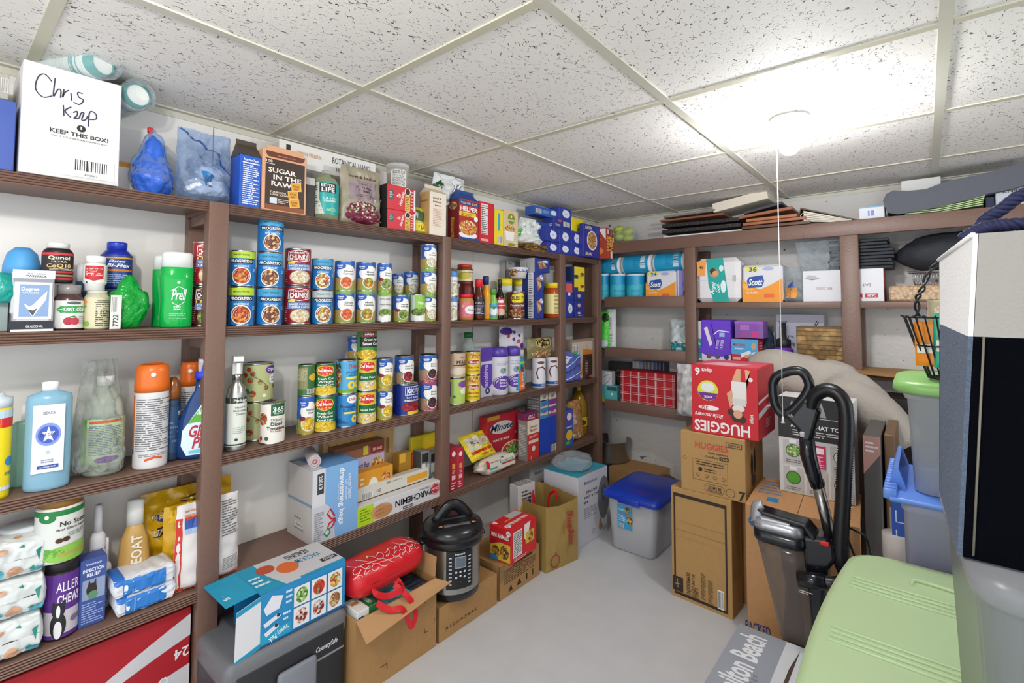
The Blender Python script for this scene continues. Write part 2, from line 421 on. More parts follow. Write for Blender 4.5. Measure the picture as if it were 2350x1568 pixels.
# ------------------------------------------------------------------ back wall shelving
BY = 2.75
brack = thing('storage_shelving', 'brown painted wooden shelving with plain board fronts along the rough back wall', 'shelving', (0, BY, 0))
def bb(name, a, b):
    m = MB(); m.box((a[0], a[1]-BY, max(0, a[2]-.16)), (b[0], b[1]-BY, b[2]-.16), WOOD, .002); m.obj(name, brack)
BX = [(.718, .779), (1.455, 1.526), (2.45, 2.52)]
for a, b in BX: bb('front_post', (a, BY-.004, 0), (b, BY+.034, 1.662))
for a, b in BX: bb('rear_post', (a, YB-.036, 0), (b, YB-.001, 1.66))
bb('top_rail', (.206, BY-.004, 1.662), (3.0, BY+.02, 1.732))
bb('shelf_board', (.02, BY+.02, 1.700), (3.0, YB-.001, 1.718))
for z0, z1, nm in ((1.328, 1.392, 0), (1.018, 1.079, 0), (.69, .751, 0)):
    bb('front_board', (.206, BY, z0), (.718, BY+.02, z1))
    bb('shelf_board', (.02, BY+.02, z1-.042), (.718, YB-.001, z1-.024))
bb('shelf_board', (.779, BY, 1.323), (1.455, YB-.036, 1.353)); bb('shelf_board', (1.526, BY, 1.323), (2.45, YB-.036, 1.353))
bb('shelf_board', (.779, BY, 1.0), (1.455, YB-.036, 1.03)); bb('shelf_board', (1.526, BY, 1.0), (2.45, YB-.036, 1.03))

# ------------------------------------------------------------------ pull-chain bulb
lampt = thing('ceiling_light', 'bare glowing bulb in a small ceiling holder with a long pull cord', 'light', (BULB[0], BULB[1], 0))
m = MB(); m.lathe([(.055, CEIL-.005), (.052, CEIL-.018), (.03, CEIL-.028), (.022, CEIL-.045), (.0, CEIL-.045)], col('e8e6e0', .3), 24); m.obj('lamp_holder', lampt)
em, N, L, b = nodes('glowing_glass'); b.inputs['Emission Color'].default_value = (.97, .98, 1, 1); b.inputs['Emission Strength'].default_value = 270
m = MB(); m.lathe([(.001, BULB[2]-.045), (.016, BULB[2]-.042), (.028, BULB[2]-.028), (.032, BULB[2]-.01), (.028, BULB[2]+.008), (.018, BULB[2]+.022), (.013, BULB[2]+.032)], em, 20); gb = m.obj('bulb', lampt)
gb.visible_shadow = True
# ------------------------------------------------------------------ builders for groceries
from mathutils import noise
METAL = col('c4c4c2', .25, 1); CHROME = col('d8d8d8', .12, 1); KRAFT = 'b08a5e'; CARD = 'b48c5c'
def cylfit(u0, u1, xf, z, plane='x'):
    """centre and radius of an upright cylinder whose outline spans u0..u1, its front touching the plane xf"""
    if plane == 'x': a, b = yl(u0, xf, z), yl(u1, xf, z)
    else: a, b = xb(u0, xf, z), xb(u1, xf, z)
    c = (a+b)/2; r = (b-a)/2*.86
    for _ in range(12):
        P = [((xf-r if plane == 'x' else c)+r*math.cos(t*PI/18), (c if plane == 'x' else xf+r)+r*math.sin(t*PI/18), z) for t in range(36)]
        us = [pr(p)[0] for p in P]; m0, m1 = min(us), max(us)
        k = (b-a)/(u1-u0); c += ((u0+u1)/2-(m0+m1)/2)*k*.8; r += ((u1-u0)-(m1-m0))/2*k*.8
    return c, r
def facing(x, y, k=.8): return math.atan2(-y, CAM[0]-x)*k
def pos(u0, u1, xf, z, plane='x'):
    c, r = cylfit(u0, u1, xf, z, plane)
    if plane == 'x': return xf-r, c, r
    return c, xf+r, r
def hgt(u, v, z0, xf, plane): return (zt(u, v, x=xf) if plane == 'x' else zt(u, v, y=xf))-z0
def can_parts(o, r, h, kind):
    m = MB(); q = h*.035
    m.lathe([(r*.93, .0006), (r*.99, 0), (r, q*.5), (r*.975, q), (r*.975, h-q), (r, h-q*.5), (r*.99, h-.0006), (r*.93, h-.001), (r*.92, h-.004), (0, h-.004)], METAL, 28); m.obj('can_body', o)
    base, els = kind
    m = MB(); m.lathe([(r*.985, q), (r*.985, h-q)], col(base, .32), 28, cap=False); prints(m, *cylmap(r*.985, h-2*q, q), els, curved=True, lift=.0003, step=.00008); m.obj('paper_label', o)
def stack(us, tops, z0, kinds, names, xf=.185, group=None, jit=0, plane='x', cat='can', nm='food_can'):
    u0, u1 = us; x, y, r = pos(u0, u1, xf, z0+.05, plane); z = z0
    for i, (vt, k, lb) in enumerate(zip(tops, kinds, names)):
        h = hgt((u0+u1)/2, vt, z, xf, plane)
        j = random.uniform(-.15, .15)
        o = thing(nm, lb, cat, (x, y, z+.0003*i), facing(x, y, .8)+j+jit, group); can_parts(o, r, h-.0006, k); z += h
    return x, y, r, z
def soup(nm, fd, top='b7d432', logo='PROGRESSO'):
    return ('1b76bd', [('r', .1, .8, .9, 1, top), ('t', .5, .9, .05, nm, '24543a', {'w': .4}), ('r', .2, .645, .8, .775, '17171c'), ('t', .5, .71, .085, logo, 'f6f6f6', {'w': .55, 'b': 2}),
        ('t', .5, .56, .055, nm, 'dff0ff', {'w': .36}), ('c', .5, .27, .265, 'f2ede2'), ('c', .5, .27, .235, 'F:'+fd), ('n', .8, .4, .95, .5, 3, 'cfe6f5')])
def chunky(nm, fd, base='8e1426'):
    return (base, [('p', [(.22, .93), (.5, .985), (.78, .93), (.8, .68), (.5, .62), (.2, .68)], 'f2efe8'), ('p', [(.24, .915), (.5, .965), (.76, .915), (.78, .695), (.5, .64), (.22, .695)], base),
        ('t', .5, .9, .05, "Campbell's", 'f6f2ea', {'w': .24, 'i': 1}), ('t', .5, .78, .13, 'CHUNKY', 'faf6ee', {'w': .48, 'b': 2}), ('r', .22, .585, .4, .645, 'e7d23a'),
        ('r', .2, .4, .86, .58, '5f7fb0'), ('t', .53, .53, .05, nm[0], 'f4f4f4', {'w': .55}), ('t', .53, .45, .055, nm[1], 'f4f4f4', {'w': .55}), ('e', .55, .21, .27, .19, 'F:'+fd), ('n', .05, .05, .2, .5, 8, 'c9838c')])
def gv(nm, fd, tint='7fa83c', tan='b59249', dark=''):
    els = [('r', 0, 0, 1, .42, tan), ('e', .5, 0, .45, .22, tint), ('e', .62, .62, .34, .27, 'f4f2ee'), ('e', .72, .5, .26, .2, 'f4f2ee'), ('e', .38, .84, .2, .115, '1d50a8'), ('e', .38, .84, .185, .1, '2158b4'),
        ('t', .38, .865, .06, 'Great', 'f6f6fa', {'w': .2, 'b': 2}), ('t', .38, .8, .045, 'Value', 'f6f6fa', {'w': .16})]
    for i, t in enumerate(nm): els.append(('t', .66, .66-i*.085, .06, t, '2c4a38', {'w': min(.34, .05*len(t))}))
    els += [('c', .6, .27, .215, 'f0ece0'), ('c', .6, .27, .19, 'F:'+fd), ('n', .02, .1, .12, .9, 14, 'dfe6ee')]
    if dark: els.append(('e', .36, .42, .12, .06, dark))
    return ('2a66b8', els)
def delmonte(nm, body, fd='corn'):
    return (body, [('p', [(.5, .965), (.74, .93), (.82, .8), (.72, .66), (.5, .6), (.28, .66), (.18, .8), (.26, .93)], 'f2c23a'), ('p', [(.5, .945), (.71, .915), (.78, .8), (.7, .68), (.5, .625), (.3, .68), (.22, .8), (.29, .915)], 'd2232a'),
        ('t', .5, .8, .1, 'Del Monte', 'fbf8f2', {'w': .46, 'b': 2}), ('r', .22, .32, .84, .585, '16683a')]
        + [('t', .53, .53-i*.1, .07, t, 'fbf8f2', {'w': .5, 'b': 1}) for i, t in enumerate(nm)] + [('r', 0, 0, 1, .22, 'e9c92e'), ('e', .5, .15, .42, .14, 'F:'+fd), ('b', .02, .02, .12, .2)])
def bottle(name, label, cat, us, vt, z0, parts, labels=(), xf=.185, plane='x', group=None, rz=None, sx=1, hk=1.0, tilt=0, k=.8, contents=None):
    """turned bottle or jar; every profile is in shares of the radius and the height"""
    u0, u1 = us; x, y, r = pos(u0, u1, xf, z0+.04, plane); h = hgt((u0+u1)/2, vt, z0, xf, plane)*hk
    if sx != 1: r1 = r*sx; x = x+(r-r1) if plane == 'x' else x
    o = thing(name, label, cat, (x, y, z0+.0004), facing(x, y, k) if rz is None else rz, group)
    if tilt: o.rotation_euler[1] = tilt
    for pn, m, prof, *opt in parts:
        mb = MB(); mb.lathe([(a*r, b*h) for a, b in prof], m, 28, sx=sx if not opt else opt[0]); mb.obj(pn, o)
    for (pn, base, a, b, rr, span, els) in labels:
        mb = MB(); R = r*rr; hh = (b-a)*h; z1 = a*h
        mp = (lambda u, v, off, R=R, z1=z1, hh=hh, span=span: ((R+off)*math.cos((u-.5)*span)*sx, (R+off)*math.sin((u-.5)*span), z1+v*hh))
        if base: n = 16; mb.add([mp(i/n, j, .0004) for j in (0, 1) for i in range(n+1)], [(i, i+1, n+2+i, n+1+i) for i in range(n)], col(base, .4) if isinstance(base, str) else base, True)
        prints(mb, mp, R*span, hh, els, curved=True, lift=.0007); mb.obj(pn, o)
    return o, r, h
BOT = lambda neck=.35, sh=.72, nt=.86: [(.0, 0), (.9, 0), (1, .03), (1, sh), (.9, sh+.05), (neck+.1, nt-.03), (neck, nt), (neck, .93)]
CAP = lambda r_=.42, a=.88: [(r_, a), (r_, .99), (r_*.92, 1), (0, 1)]
JAR = [(0, 0), (.92, 0), (1, .04), (1, .78), (.86, .84)]
def nz(x, y, z, s): return noise.noise(Vector((x*s, y*s, z*s)))
def pouch(name, label, cat, us, vt, z0, d, c, els=(), xf=.18, plane='x', group=None, rough=.35, amp=.1, tilt=0, stand=True, taper=0, rzadd=0, mat_=None, seed=0, hh=None, w=None, at=None, rz=None, lie=False):
    """filled sachet: two sheets swelling between flat seams"""
    if at is None:
        a, b = (yl(us[0], xf, z0), yl(us[1], xf, z0)) if plane == 'x' else (xb(us[0], xf, z0), xb(us[1], xf, z0))
        w = b-a; h = hgt((us[0]+us[1])/2, vt, z0, xf, plane)
        loc = (xf-d/2, (a+b)/2, z0+.001) if plane == 'x' else ((a+b)/2, xf+d/2, z0+.001); r0 = 0 if plane == 'x' else -PI/2
    else: loc = at; h = hh; r0 = rz or 0
    m_ = mat_ or col(c, rough)
    def X(u, v, sgn):
        e = max(0, 4*u*(1-u))**.5
        vp = (min(1, (v/.1))**.5*max(0, 1-v)**.45 if stand else max(0, 4*v*(1-v))**.5)
        wr = nz(u*w*1.0+seed, v*h, sgn*.3, 38)*amp*d*min(1, e*1.5)+nz(u*w, v*h+seed, sgn, 95)*amp*.4*d*min(1, e)
        x = sgn*d/2*e*vp+wr*(1 if vp > .05 else .4)
        if lie: x = d*.5+x if sgn > 0 else d*.5+x*.9
        return x
    def P(u, v, sgn, off=0):
        ww = w*(1-taper*v)*(1+.03*nz(0, v*h+seed, sgn*0, 30))
        return (X(u, v, sgn)+off, (u-.5)*ww, v*h)
    mb = MB(); nu, nv = 22, 26
    mb.grid(lambda u, v: P(u, v, 1), nu, nv, m_); mb.grid(lambda u, v: P(u, v, -1), nu, nv, m_)
    if els: prints(mb, lambda u, v, o: P(u, v, 1, o+.0006), w, h, els, curved=True)
    o = mb.obj(name); o.location = loc; o.rotation_euler = (0, tilt, r0+rzadd)
    return tag(o, label, cat, group)
def crumple(name, label, cat, ctr, size, m_, seed=1, amp=.22, group=None, rz=0, flat=True, freq=2.2, sub=4, parent=None, spike=0):
    bm = bmesh.new(); bmesh.ops.create_icosphere(bm, subdivisions=sub, radius=1)
    for v in bm.verts:
        n = v.co.normalized(); f = 1+amp*noise.noise(n*freq*.7+Vector((seed*3.1, 0, 0)))-amp*.9*(1-min(1, 5*abs(noise.noise(n*freq*1.6+Vector((0, seed, 0))))))*.5+amp*.35*noise.noise(n*freq*6)
        p = n*f
        if spike and n.z > .55: p.z += spike*(n.z-.55); p.x *= .75; p.y *= .75
        v.co = Vector((p.x*size[0]/2, p.y*size[1]/2, p.z*size[2]/2))
        if flat and v.co.z < -size[2]*.42: v.co.z = -size[2]*.42
    me = bpy.data.meshes.new(name); bm.to_mesh(me); bm.free(); me.materials.append(m_)
    for p in me.polygons: p.use_smooth = True
    o = bpy.data.objects.new(name, me); C.objects.link(o); o.location = (ctr[0], ctr[1], ctr[2]+size[2]*.42 if flat else ctr[2]); o.rotation_euler = (0, 0, rz)
    if parent is not None: o.parent = parent; return o
    return tag(o, label, cat, group)
def LW(name, label, cat, us, vt, z0, d, c, xf=.18, vm=None, rot=0, **kw):
    """carton on the left shelves, front edge on the plane x = xf"""
    a, b = yl(us[0], xf, z0), yl(us[1], xf, z0); h = hgt((us[0]+us[1])/2 if vm is None else vm, vt, z0, xf, 'x')
    p0 = Vector((xf, a)); p1 = Vector((xf, b))
    if rot: p1 = p0+Matrix.Rotation(rot, 2) @ (p1-p0)
    return pkg(name, label, cat, p0, p1, z0+.0003, h, d, c, **kw)
def BW(name, label, cat, us, vt, z0, d, c, yf=BY+.01, vm=None, rot=0, **kw):
    """carton on the back shelves, front edge on the plane y = yf"""
    a, b = xb(us[0], yf, z0), xb(us[1], yf, z0); h = hgt((us[0]+us[1])/2 if vm is None else vm, vt, z0, yf, 'y')
    p0 = Vector((a, yf)); p1 = Vector((b, yf))
    if rot: p1 = p0+Matrix.Rotation(rot, 2) @ (p1-p0)
    return pkg(name, label, cat, p0, p1, z0+.0003, h, d, c, **kw)
def smooth(P, n=6):
    out = []
    for i in range(len(P)-1):
        p0, p1, p2, p3 = [Vector(P[max(0, min(len(P)-1, i+k))]) for k in (-1, 0, 1, 2)]
        for j in range(n):
            t = j/n; out.append(tuple(.5*((2*p1)+(-p0+p2)*t+(2*p0-5*p1+4*p2-p3)*t*t+(-p0+3*p1-3*p2+p3)*t**3)))
    return out+[tuple(P[-1])]
CLEAR = see('dfe8ee', .10, .12, bump=.6, bs=45); CLEARB = see('a9c4e8', .15, .12, bump=.6, bs=45)
# ------------------------------------------------------------------ second shelf, middle bay: rows of stacked cans
z = SZ[1]; G = 'stacked food cans on the second shelf'
stack((521, 584), (657, 573), z, [soup('MINESTRONE', 'soup')]*2, ['lime-topped blue minestrone can standing right of the left post', 'lime-topped blue minestrone can stacked on its twin beside the left post'], group=G)
stack((586, 648), (660, 578, 499), z, [soup('BEEF BARLEY', 'stew', '3f9fd0')]*3, ['blue beef barley soup can at the foot of the tallest stack', 'blue beef barley soup can in the middle of the tallest stack', 'blue beef barley soup can on top of the tallest stack, near the upper shelf'], group=G, jit=.05)
stack((651, 712), (656, 568), z, [chunky(('BAKED POTATO', 'CHEDDAR & BACON'), 'chowder')]*2, ['dark red chowder can standing on the shelf beside the tallest blue stack', 'dark red chowder can on top of its twin, beside the tallest blue stack'], group=G, jit=.1)
stack((712, 764), (665, 592), z, [soup('ITALIAN STYLE', 'mixed', 'b9c3c9'), soup('CHICKEN BARLEY', 'mixed', '3f9fd0')], ['blue soup can with a pale top band and a white calorie panel, under another', 'blue soup can on top, right of the dark red chowder cans'], group=G, jit=.1)
stack((766, 813), (668, 597), z, [gv(('Sliced', 'Carrots'), 'carrot')]*2, ['blue sliced carrots can on the shelf under its twin', 'blue sliced carrots can on top of its twin'], group=G, jit=-.1)
stack((815, 861), (668, 600), z, [gv(('Mixed', 'Vegetables'), 'mixveg')]*2, ['blue mixed vegetables can on the shelf right of the carrots', 'blue mixed vegetables can on top, right of the carrots'], group=G, jit=-.1)
stack((864, 898), (670, 603), z, [('d8d6d2', [('t', .5, .8, .06, 'EXTRA LARGE', '6a6a6a', {'w': .5}), ('t', .5, .6, .05, 'GREEN BEANS', '556655', {'w': .5}), ('e', .5, .3, .3, .15, 'F:greenbean'), ('e', .5, .12, .34, .12, 'f2f2f0')]), gv(('Green', 'Beans'), 'greenbean', dark='7c2030')],
      ['pale grey green-beans can with white bowl under a blue can', 'blue green beans can on top of the pale grey can'], group=G)
stack((902, 938), (676, ), z, [gv(('French Style', 'Green Beans'), 'greenbean', dark='7c2030')], ['blue french-style green beans can, single, right of the pale grey can'], group=G)
stack((940, 976), (675, ), z, [('8cc24a', [('r', .1, .15, .35, 1, 'cfe3c2'), ('r', 0, 0, 1, .28, 'eef2e8'), ('t', .6, .7, .12, 'Peas', 'f6f6e8', {'w': .25}), ('e', .5, .34, .34, .15, 'F:pea')])], ['bright green and white peas can in the bottom row'], group=G)
stack((964, 1001), (676, 618, 559), z, [gv(('New', 'Potatoes'), 'potato')]*3, ['blue whole potatoes can at the foot of the rightmost stack', 'blue whole potatoes can in the middle of the rightmost stack', 'blue whole potatoes can on top of the rightmost stack'], group=G, xf=.19)
stack((897, 925), (676, 627), z, [gv(('Sliced', 'Potatoes'), 'potato')]*2, ['shaded blue sliced potatoes can hidden under another at the back', 'shaded blue sliced potatoes can at the back, above the single green bean can'], group=G, xf=.10)
stack((925, 960), (676, 622), z, [gv(('Sliced', 'Potatoes'), 'potato')]*2, ['shaded blue potatoes can hidden behind the peas can', 'shaded blue potatoes can at the back, above the bright green peas can'], group=G, xf=.10)
# left bay, beside the post: two soup cans
stack((438, 490), (655, 553), z, [chunky(('CREAM', 'CHICKEN'), 'greenbean', '4e1618'), chunky(('CLASSIC', 'CHICKEN'), 'chowder', '9a1a22')], ['dark maroon soup can partly behind the left post, on the shelf', 'bright red soup can partly behind the left post, on top of the maroon one'], xf=.165, jit=.3)
# right bay: white cans beside the middle post
stack((1020, 1050), (680, 622), z, [('f0eeea', [('r', 0, .8, 1, 1, '4f8fd0'), ('t', .5, .62, .07, 'Navy Beans', '55606a', {'w': .5}), ('e', .5, .28, .34, .24, 'F:potato')])]*2, ['white and blue beans can partly behind the middle post, lower one', 'white and blue beans can partly behind the middle post, upper one'], jit=.2)

# ------------------------------------------------------------------ third shelf, middle bay
z = SZ[2]; G = 'cans on the third shelf'
tom = ('b9bf86', [('c', .3, .88, .06, 'F:tomato'), ('c', .22, .72, .075, 'F:tomato'), ('c', .38, .76, .07, 'F:tomato'), ('c', .33, .58, .08, 'F:tomato'), ('c', .52, .52, .07, 'F:tomato'), ('c', .64, .35, .07, 'F:tomato'), ('c', .38, .2, .09, 'F:tomato'),
    ('s', [(.3, .95), (.34, .8), (.4, .68), (.5, .6), (.62, .45), (.68, .3)], .0015, '4a4a2a'), ('p', [(.16, .38), (.3, .34), (.36, .2), (.2, .18), (.14, .28)], '2c7a6a'), ('e', .78, .85, .16, .12, '6b3a94'), ('t', .78, .86, .08, 'Organic', 'f6f2fa', {'w': .24, 'b': 2}),
    ('e', .84, .58, .14, .15, 'f2f0ea'), ('t', .84, .62, .05, 'Crushed', '3a3a3a', {'w': .18}), ('t', .84, .54, .05, 'Tomatoes', 'a83a2a', {'w': .18}), ('c', .9, .38, .09, 'F:tomato'), ('c', .6, .14, .05, 'f0f0f0')])
stack((546, 626), (925, 836), z, [tom]*2, ['large pale green crushed tomato can standing behind the white diced tomato can', 'large pale green crushed tomato can on top, drawn with tomatoes on the vine'], group=G, xf=.118, jit=.05, )
stack((595, 655), (926, ), z, [('e6e2d8', [('r', .4, .7, .8, 1, '1c5c38'), ('t', .6, .86, .13, '365', 'f4f4f0', {'w': .3, 'b': 2}), ('t', .6, .76, .035, 'WHOLE FOODS', 'e8e8e0', {'w': .26}), ('e', .18, .62, .13, .16, 'F:tomato'), ('t', .55, .6, .07, 'Organic', '303030', {'w': .3, 'b': 0}), ('t', .55, .49, .09, 'Diced', '1f1f1f', {'w': .3, 'b': 2}),
    ('t', .55, .38, .09, 'Tomatoes', '1f1f1f', {'w': .5, 'b': 2}), ('t', .55, .3, .04, 'Fire Roasted', 'b8482a', {'w': .3}), ('p', [(.06, .12), (.14, .2), (.18, .1), (.1, .04)], 'c0301c'), ('p', [(.84, .04), (.9, .24), (.98, .08)], 'e8902a'), ('c', .3, .12, .05, '3c5a3a')])],
      ['cream diced tomatoes can with a dark green square logo, front of the shelf'], xf=.198, jit=.05)
GB = [('r', .1, .2, .5, .95, '8b8a60'), ('n', .12, .5, .48, .9, 9, 'd8d0b0'), ('b', .5, .06, .9, .2), ('e', .75, .6, .2, .12, 'e0b030')]
stack((681, 722), (911, 838), z, [gv(('Whole Kernel', 'Corn'), 'corn', 'b5a23a', '8c9a4a', '7c2030'), ('3c6a3a', GB)], ['blue whole corn can under a green can turned to its back print', 'green can turned to show its back print and bar code'], group=G, xf=.165)
stack((720, 770), (910, 835), z, [delmonte(('Fresh Cut', 'Whole', 'Kernel Corn'), '1d7240')]*2, ['green whole kernel corn can with red shield logo, lower of two', 'green whole kernel corn can with red shield logo, upper of two'], group=G)
pine = ('4fa8d8', [('e', .16, .5, .15, .34, 'F:nut'), ('p', [(.02, .8), (.08, 1), (.16, .84), (.24, 1), (.3, .78)], '2f5a34'), ('t', .68, .84, .13, 'Dole', 'd22a2a', {'w': .32, 'b': 2}), ('t', .66, .66, .08, 'pineapple', '2a6a9a', {'w': .42}), ('t', .66, .56, .07, 'slices', '2a6a9a', {'w': .28}), ('r', .45, .43, .9, .5, 'f0dc4a'), ('o', .62, .24, .13, .62, 'f2cf3a'), ('o', .85, .26, .12, .62, 'f2cf3a'), ('r', 0, 0, 1, .1, '6fa83a')])
pine2 = ('2f86c8', [('e', .72, .86, .2, .13, 'f4f4f4'), ('t', .72, .87, .1, 'Dole', 'd22a2a', {'w': .24, 'b': 2}), ('t', .58, .64, .09, 'Pineapple', '163f78', {'w': .5, 'b': 2}), ('t', .58, .52, .08, 'SLICES', '163f78', {'w': .34}), ('r', .45, .4, .9, .46, 'f0dc4a'), ('o', .8, .22, .13, .62, 'f2d24a'), ('p', [(.02, .1), (.3, .26), (.6, .1)], '1f5f98'), ('s', [(.14, .24), (.2, .5), (.12, .6)], .001, '1f4f88')])
stack((768, 818), (906, 828), z, [pine2, pine], ['blue pineapple slices can with palm drawing, lower of two', 'light blue pineapple slices can with a whole pineapple on it, upper of two'], group=G, xf=.18)
pear = delmonte(('', 'Sliced Pears'), 'd8cc3a', 'chowder'); creamc = ('3f8a3a', [('r', .3, .78, .75, 1, '7a2f3a'), ('t', .52, .89, .08, 'Libbys', 'f2e8e0', {'w': .3, 'i': 1}), ('r', .2, .4, 1, .78, '1f2a1c'), ('t', .6, .68, .08, 'Cream Style', 'f2f2ea', {'w': .5}), ('t', .6, .52, .11, 'Sweet Corn', 'f2f2ea', {'w': .6, 'b': 2}), ('e', .45, .12, .4, .18, 'F:corn')])
stack((816, 863), (900, 825, 758), z, [pear, pear, creamc], ['yellow sliced pears can with red shield logo, bottom of three', 'yellow sliced pears can with red shield logo, middle of three', 'green and black cream style corn can on top of the pear cans'], group=G, jit=.05)
stack((794, 832), (900, 832, 772), z, [gv(('Sweet', 'Corn'), 'corn')]*3, ['blue corn can hidden low behind the pear cans', 'blue corn can hidden in the middle behind the pear cans', 'blue corn can peeking out left of the cream style corn can'], group=G, xf=.10)
stack((862, 901), (892, 824), z, [gv(('Cream Style', 'Sweet Corn'), 'corn', 'b5a23a', '9aa050', '7c2030')]*2, ['blue and yellow sweet corn can, lower, right of the pears', 'blue and yellow sweet corn can, upper, right of the pears'], group=G)
goya = ('1c2f86', [('r', .44, .66, 1, .96, 'f2f2f2'), ('r', .46, .68, .99, .94, '1c2f86'), ('t', .72, .81, .15, 'GOYA', 'f6f6f6', {'w': .44, 'b': 2}), ('t', .68, .58, .06, 'Red Kidney', 'f4f4f4', {'w': .4}), ('t', .68, .48, .07, 'Habichuelas', 'f4f4f4', {'w': .5}), ('e', .64, .26, .28, .17, 'F:bean'), ('r', .5, 0, 1, .1, 'e9c92e')])
stack((901, 960), (884, ), z, [goya], ['large dark blue kidney bean can under a smaller bean can'], group=G, xf=.19)
x_, y_, r_, z_ = stack((905, 950), (818, ), zt(930, 883, x=.17), [gv(('Dark Red', 'Kidney Beans'), 'bean', '2f5a34', 'b0906a')], ['blue dark red kidney beans can standing on the large dark blue can'], group=G, xf=.18)
stack((960, 1003), (877, 815), z, [gv(('Black', 'Beans'), 'blackbean', 'a83a5a', 'a8886a')]*2, ['blue black beans can at the right end, lower', 'blue black beans can at the right end, upper'], group=G, xf=.19)
# right bay
bab = ('e8c81e', [('e', .5, .85, .4, .12, 'F:pasta'), ('e', .5, .56, .3, .13, 'f2e6d8'), ('e', .5, .56, .28, .11, 'a8281c'), ('t', .5, .56, .1, 'Iberia', 'f6f0e4', {'w': .4, 'b': 2, 'i': 1}), ('t', .5, .32, .08, 'Baby Corn', 'a8281c', {'w': .5, 'b': 2}), ('t', .5, .16, .04, 'WHOLE SPEARS', '4a4a2a', {'w': .5})])
stack((1018, 1068), (870, 811), z, [('b6d46a', [('r', 0, .3, .3, .9, '6b3a94'), ('e', .72, .78, .2, .14, '8a4aa8'), ('e', .76, .5, .17, .14, 'f2f2ea'), ('c', .4, .3, .06, '3c7a3a')]), ('cdb394', [('t', .6, .82, .05, 'VEG', '2a2a2a', {'w': .2}), ('t', .6, .62, .15, 'PEARL', '1f1f1f', {'w': .4, 'b': 2}), ('r', .3, .48, .85, .52, '1f1f1f'), ('e', .5, .25, .4, .15, 'e8dcc4')])],
      ['pale green can with purple label behind the middle post, under a tan can', 'tan pearl barley can on top, beside the middle post'], jit=.2)
stack((1066, 1102), (863, 808), z, [bab]*2, ['yellow baby corn can with dark red oval logo, lower', 'yellow baby corn can with dark red oval logo, upper'], jit=.1)
# ------------------------------------------------------------------ top shelf of the left wall
z = SZ[0]
def NF(u0, v0, u1, v1, m='2a2a2a', bg=None, rows=12):   # nutrition panel
    return ([('r', u0, v0, u1, v1, bg)] if bg else [])+[('t', (u0+u1)/2, v1-(v1-v0)*.06, (v1-v0)*.05, 'Nutrition Facts', m, {'w': (u1-u0)*.86, 'b': 2}), ('r', u0, v1-(v1-v0)*.14, u1, v1-(v1-v0)*.115, m), ('n', u0+.02, v0, u1-.02, v1-(v1-v0)*.16, rows, m)]
hand = lambda pts, w_=.0026: ('s', [(q[0], q[1]) for q in smooth([(a, b, 0) for a, b in pts], 5)], w_, '2b2b45')
wb = LW('cardboard_box', 'white return shipping box with handwriting and a bar code, end of the top shelf', 'box', (42, 271), 163, z, .22, 'e4e2e2', xf=.205, gap=0,
   F=[('r', 0, .0, 1, .035, 'c9c8c8'), hand([(.27, .86), (.2, .91), (.14, .87), (.12, .76), (.19, .7), (.28, .73)]), hand([(.3, .9), (.29, .73), (.33, .8), (.36, .8), (.36, .73)]), hand([(.39, .82), (.38, .74), (.4, .79), (.44, .82)]), hand([(.46, .8), (.47, .73)]), hand([(.58, .82), (.53, .82), (.54, .78), (.59, .76), (.55, .71), (.49, .72)]),
      hand([(.39, .67), (.4, .57)]), hand([(.47, .67), (.41, .62), (.47, .57)]), hand([(.49, .62), (.53, .64), (.53, .6), (.5, .57), (.55, .58), (.57, .63), (.6, .64), (.58, .57), (.62, .58), (.64, .62)]), hand([(.65, .52), (.66, .66), (.72, .66), (.73, .61), (.66, .59)]),
      ('c', .58, .485, .032, '161616'), ('r', .572, .475, .588, .505, 'f0f0f0'), ('t', .57, .42, .038, 'KEEP THIS BOX!', '161616', {'w': .6, 'b': 1}), ('t', .57, .375, .014, 'THIS IS YOUR RETURN SHIPPING BOX', '3a3a3a', {'w': .58, 'b': 0}),
      ('r', .42, .03, .95, .22, 'ebe9e8'), ('b', .53, .09, .88, .19), ('t', .7, .055, .02, '408887', '3a3a3a', {'w': .14, 'b': 0})])
ztop = z+(wb.dimensions.z)
LW('storage_crate', 'dark blue plastic crate at the left end of the top shelf', 'crate', (-120, 32), 216, z, .2, '2c4a9c', xf=.19)
zc = zt(10, 216, x=.19)
LW('cardboard_box', 'grey flat carton with bar code on top of the blue crate', 'box', (-110, 20), 158, zc, .15, 'a8a69c', xf=.15, F=[('b', .86, .3, .98, .85)])
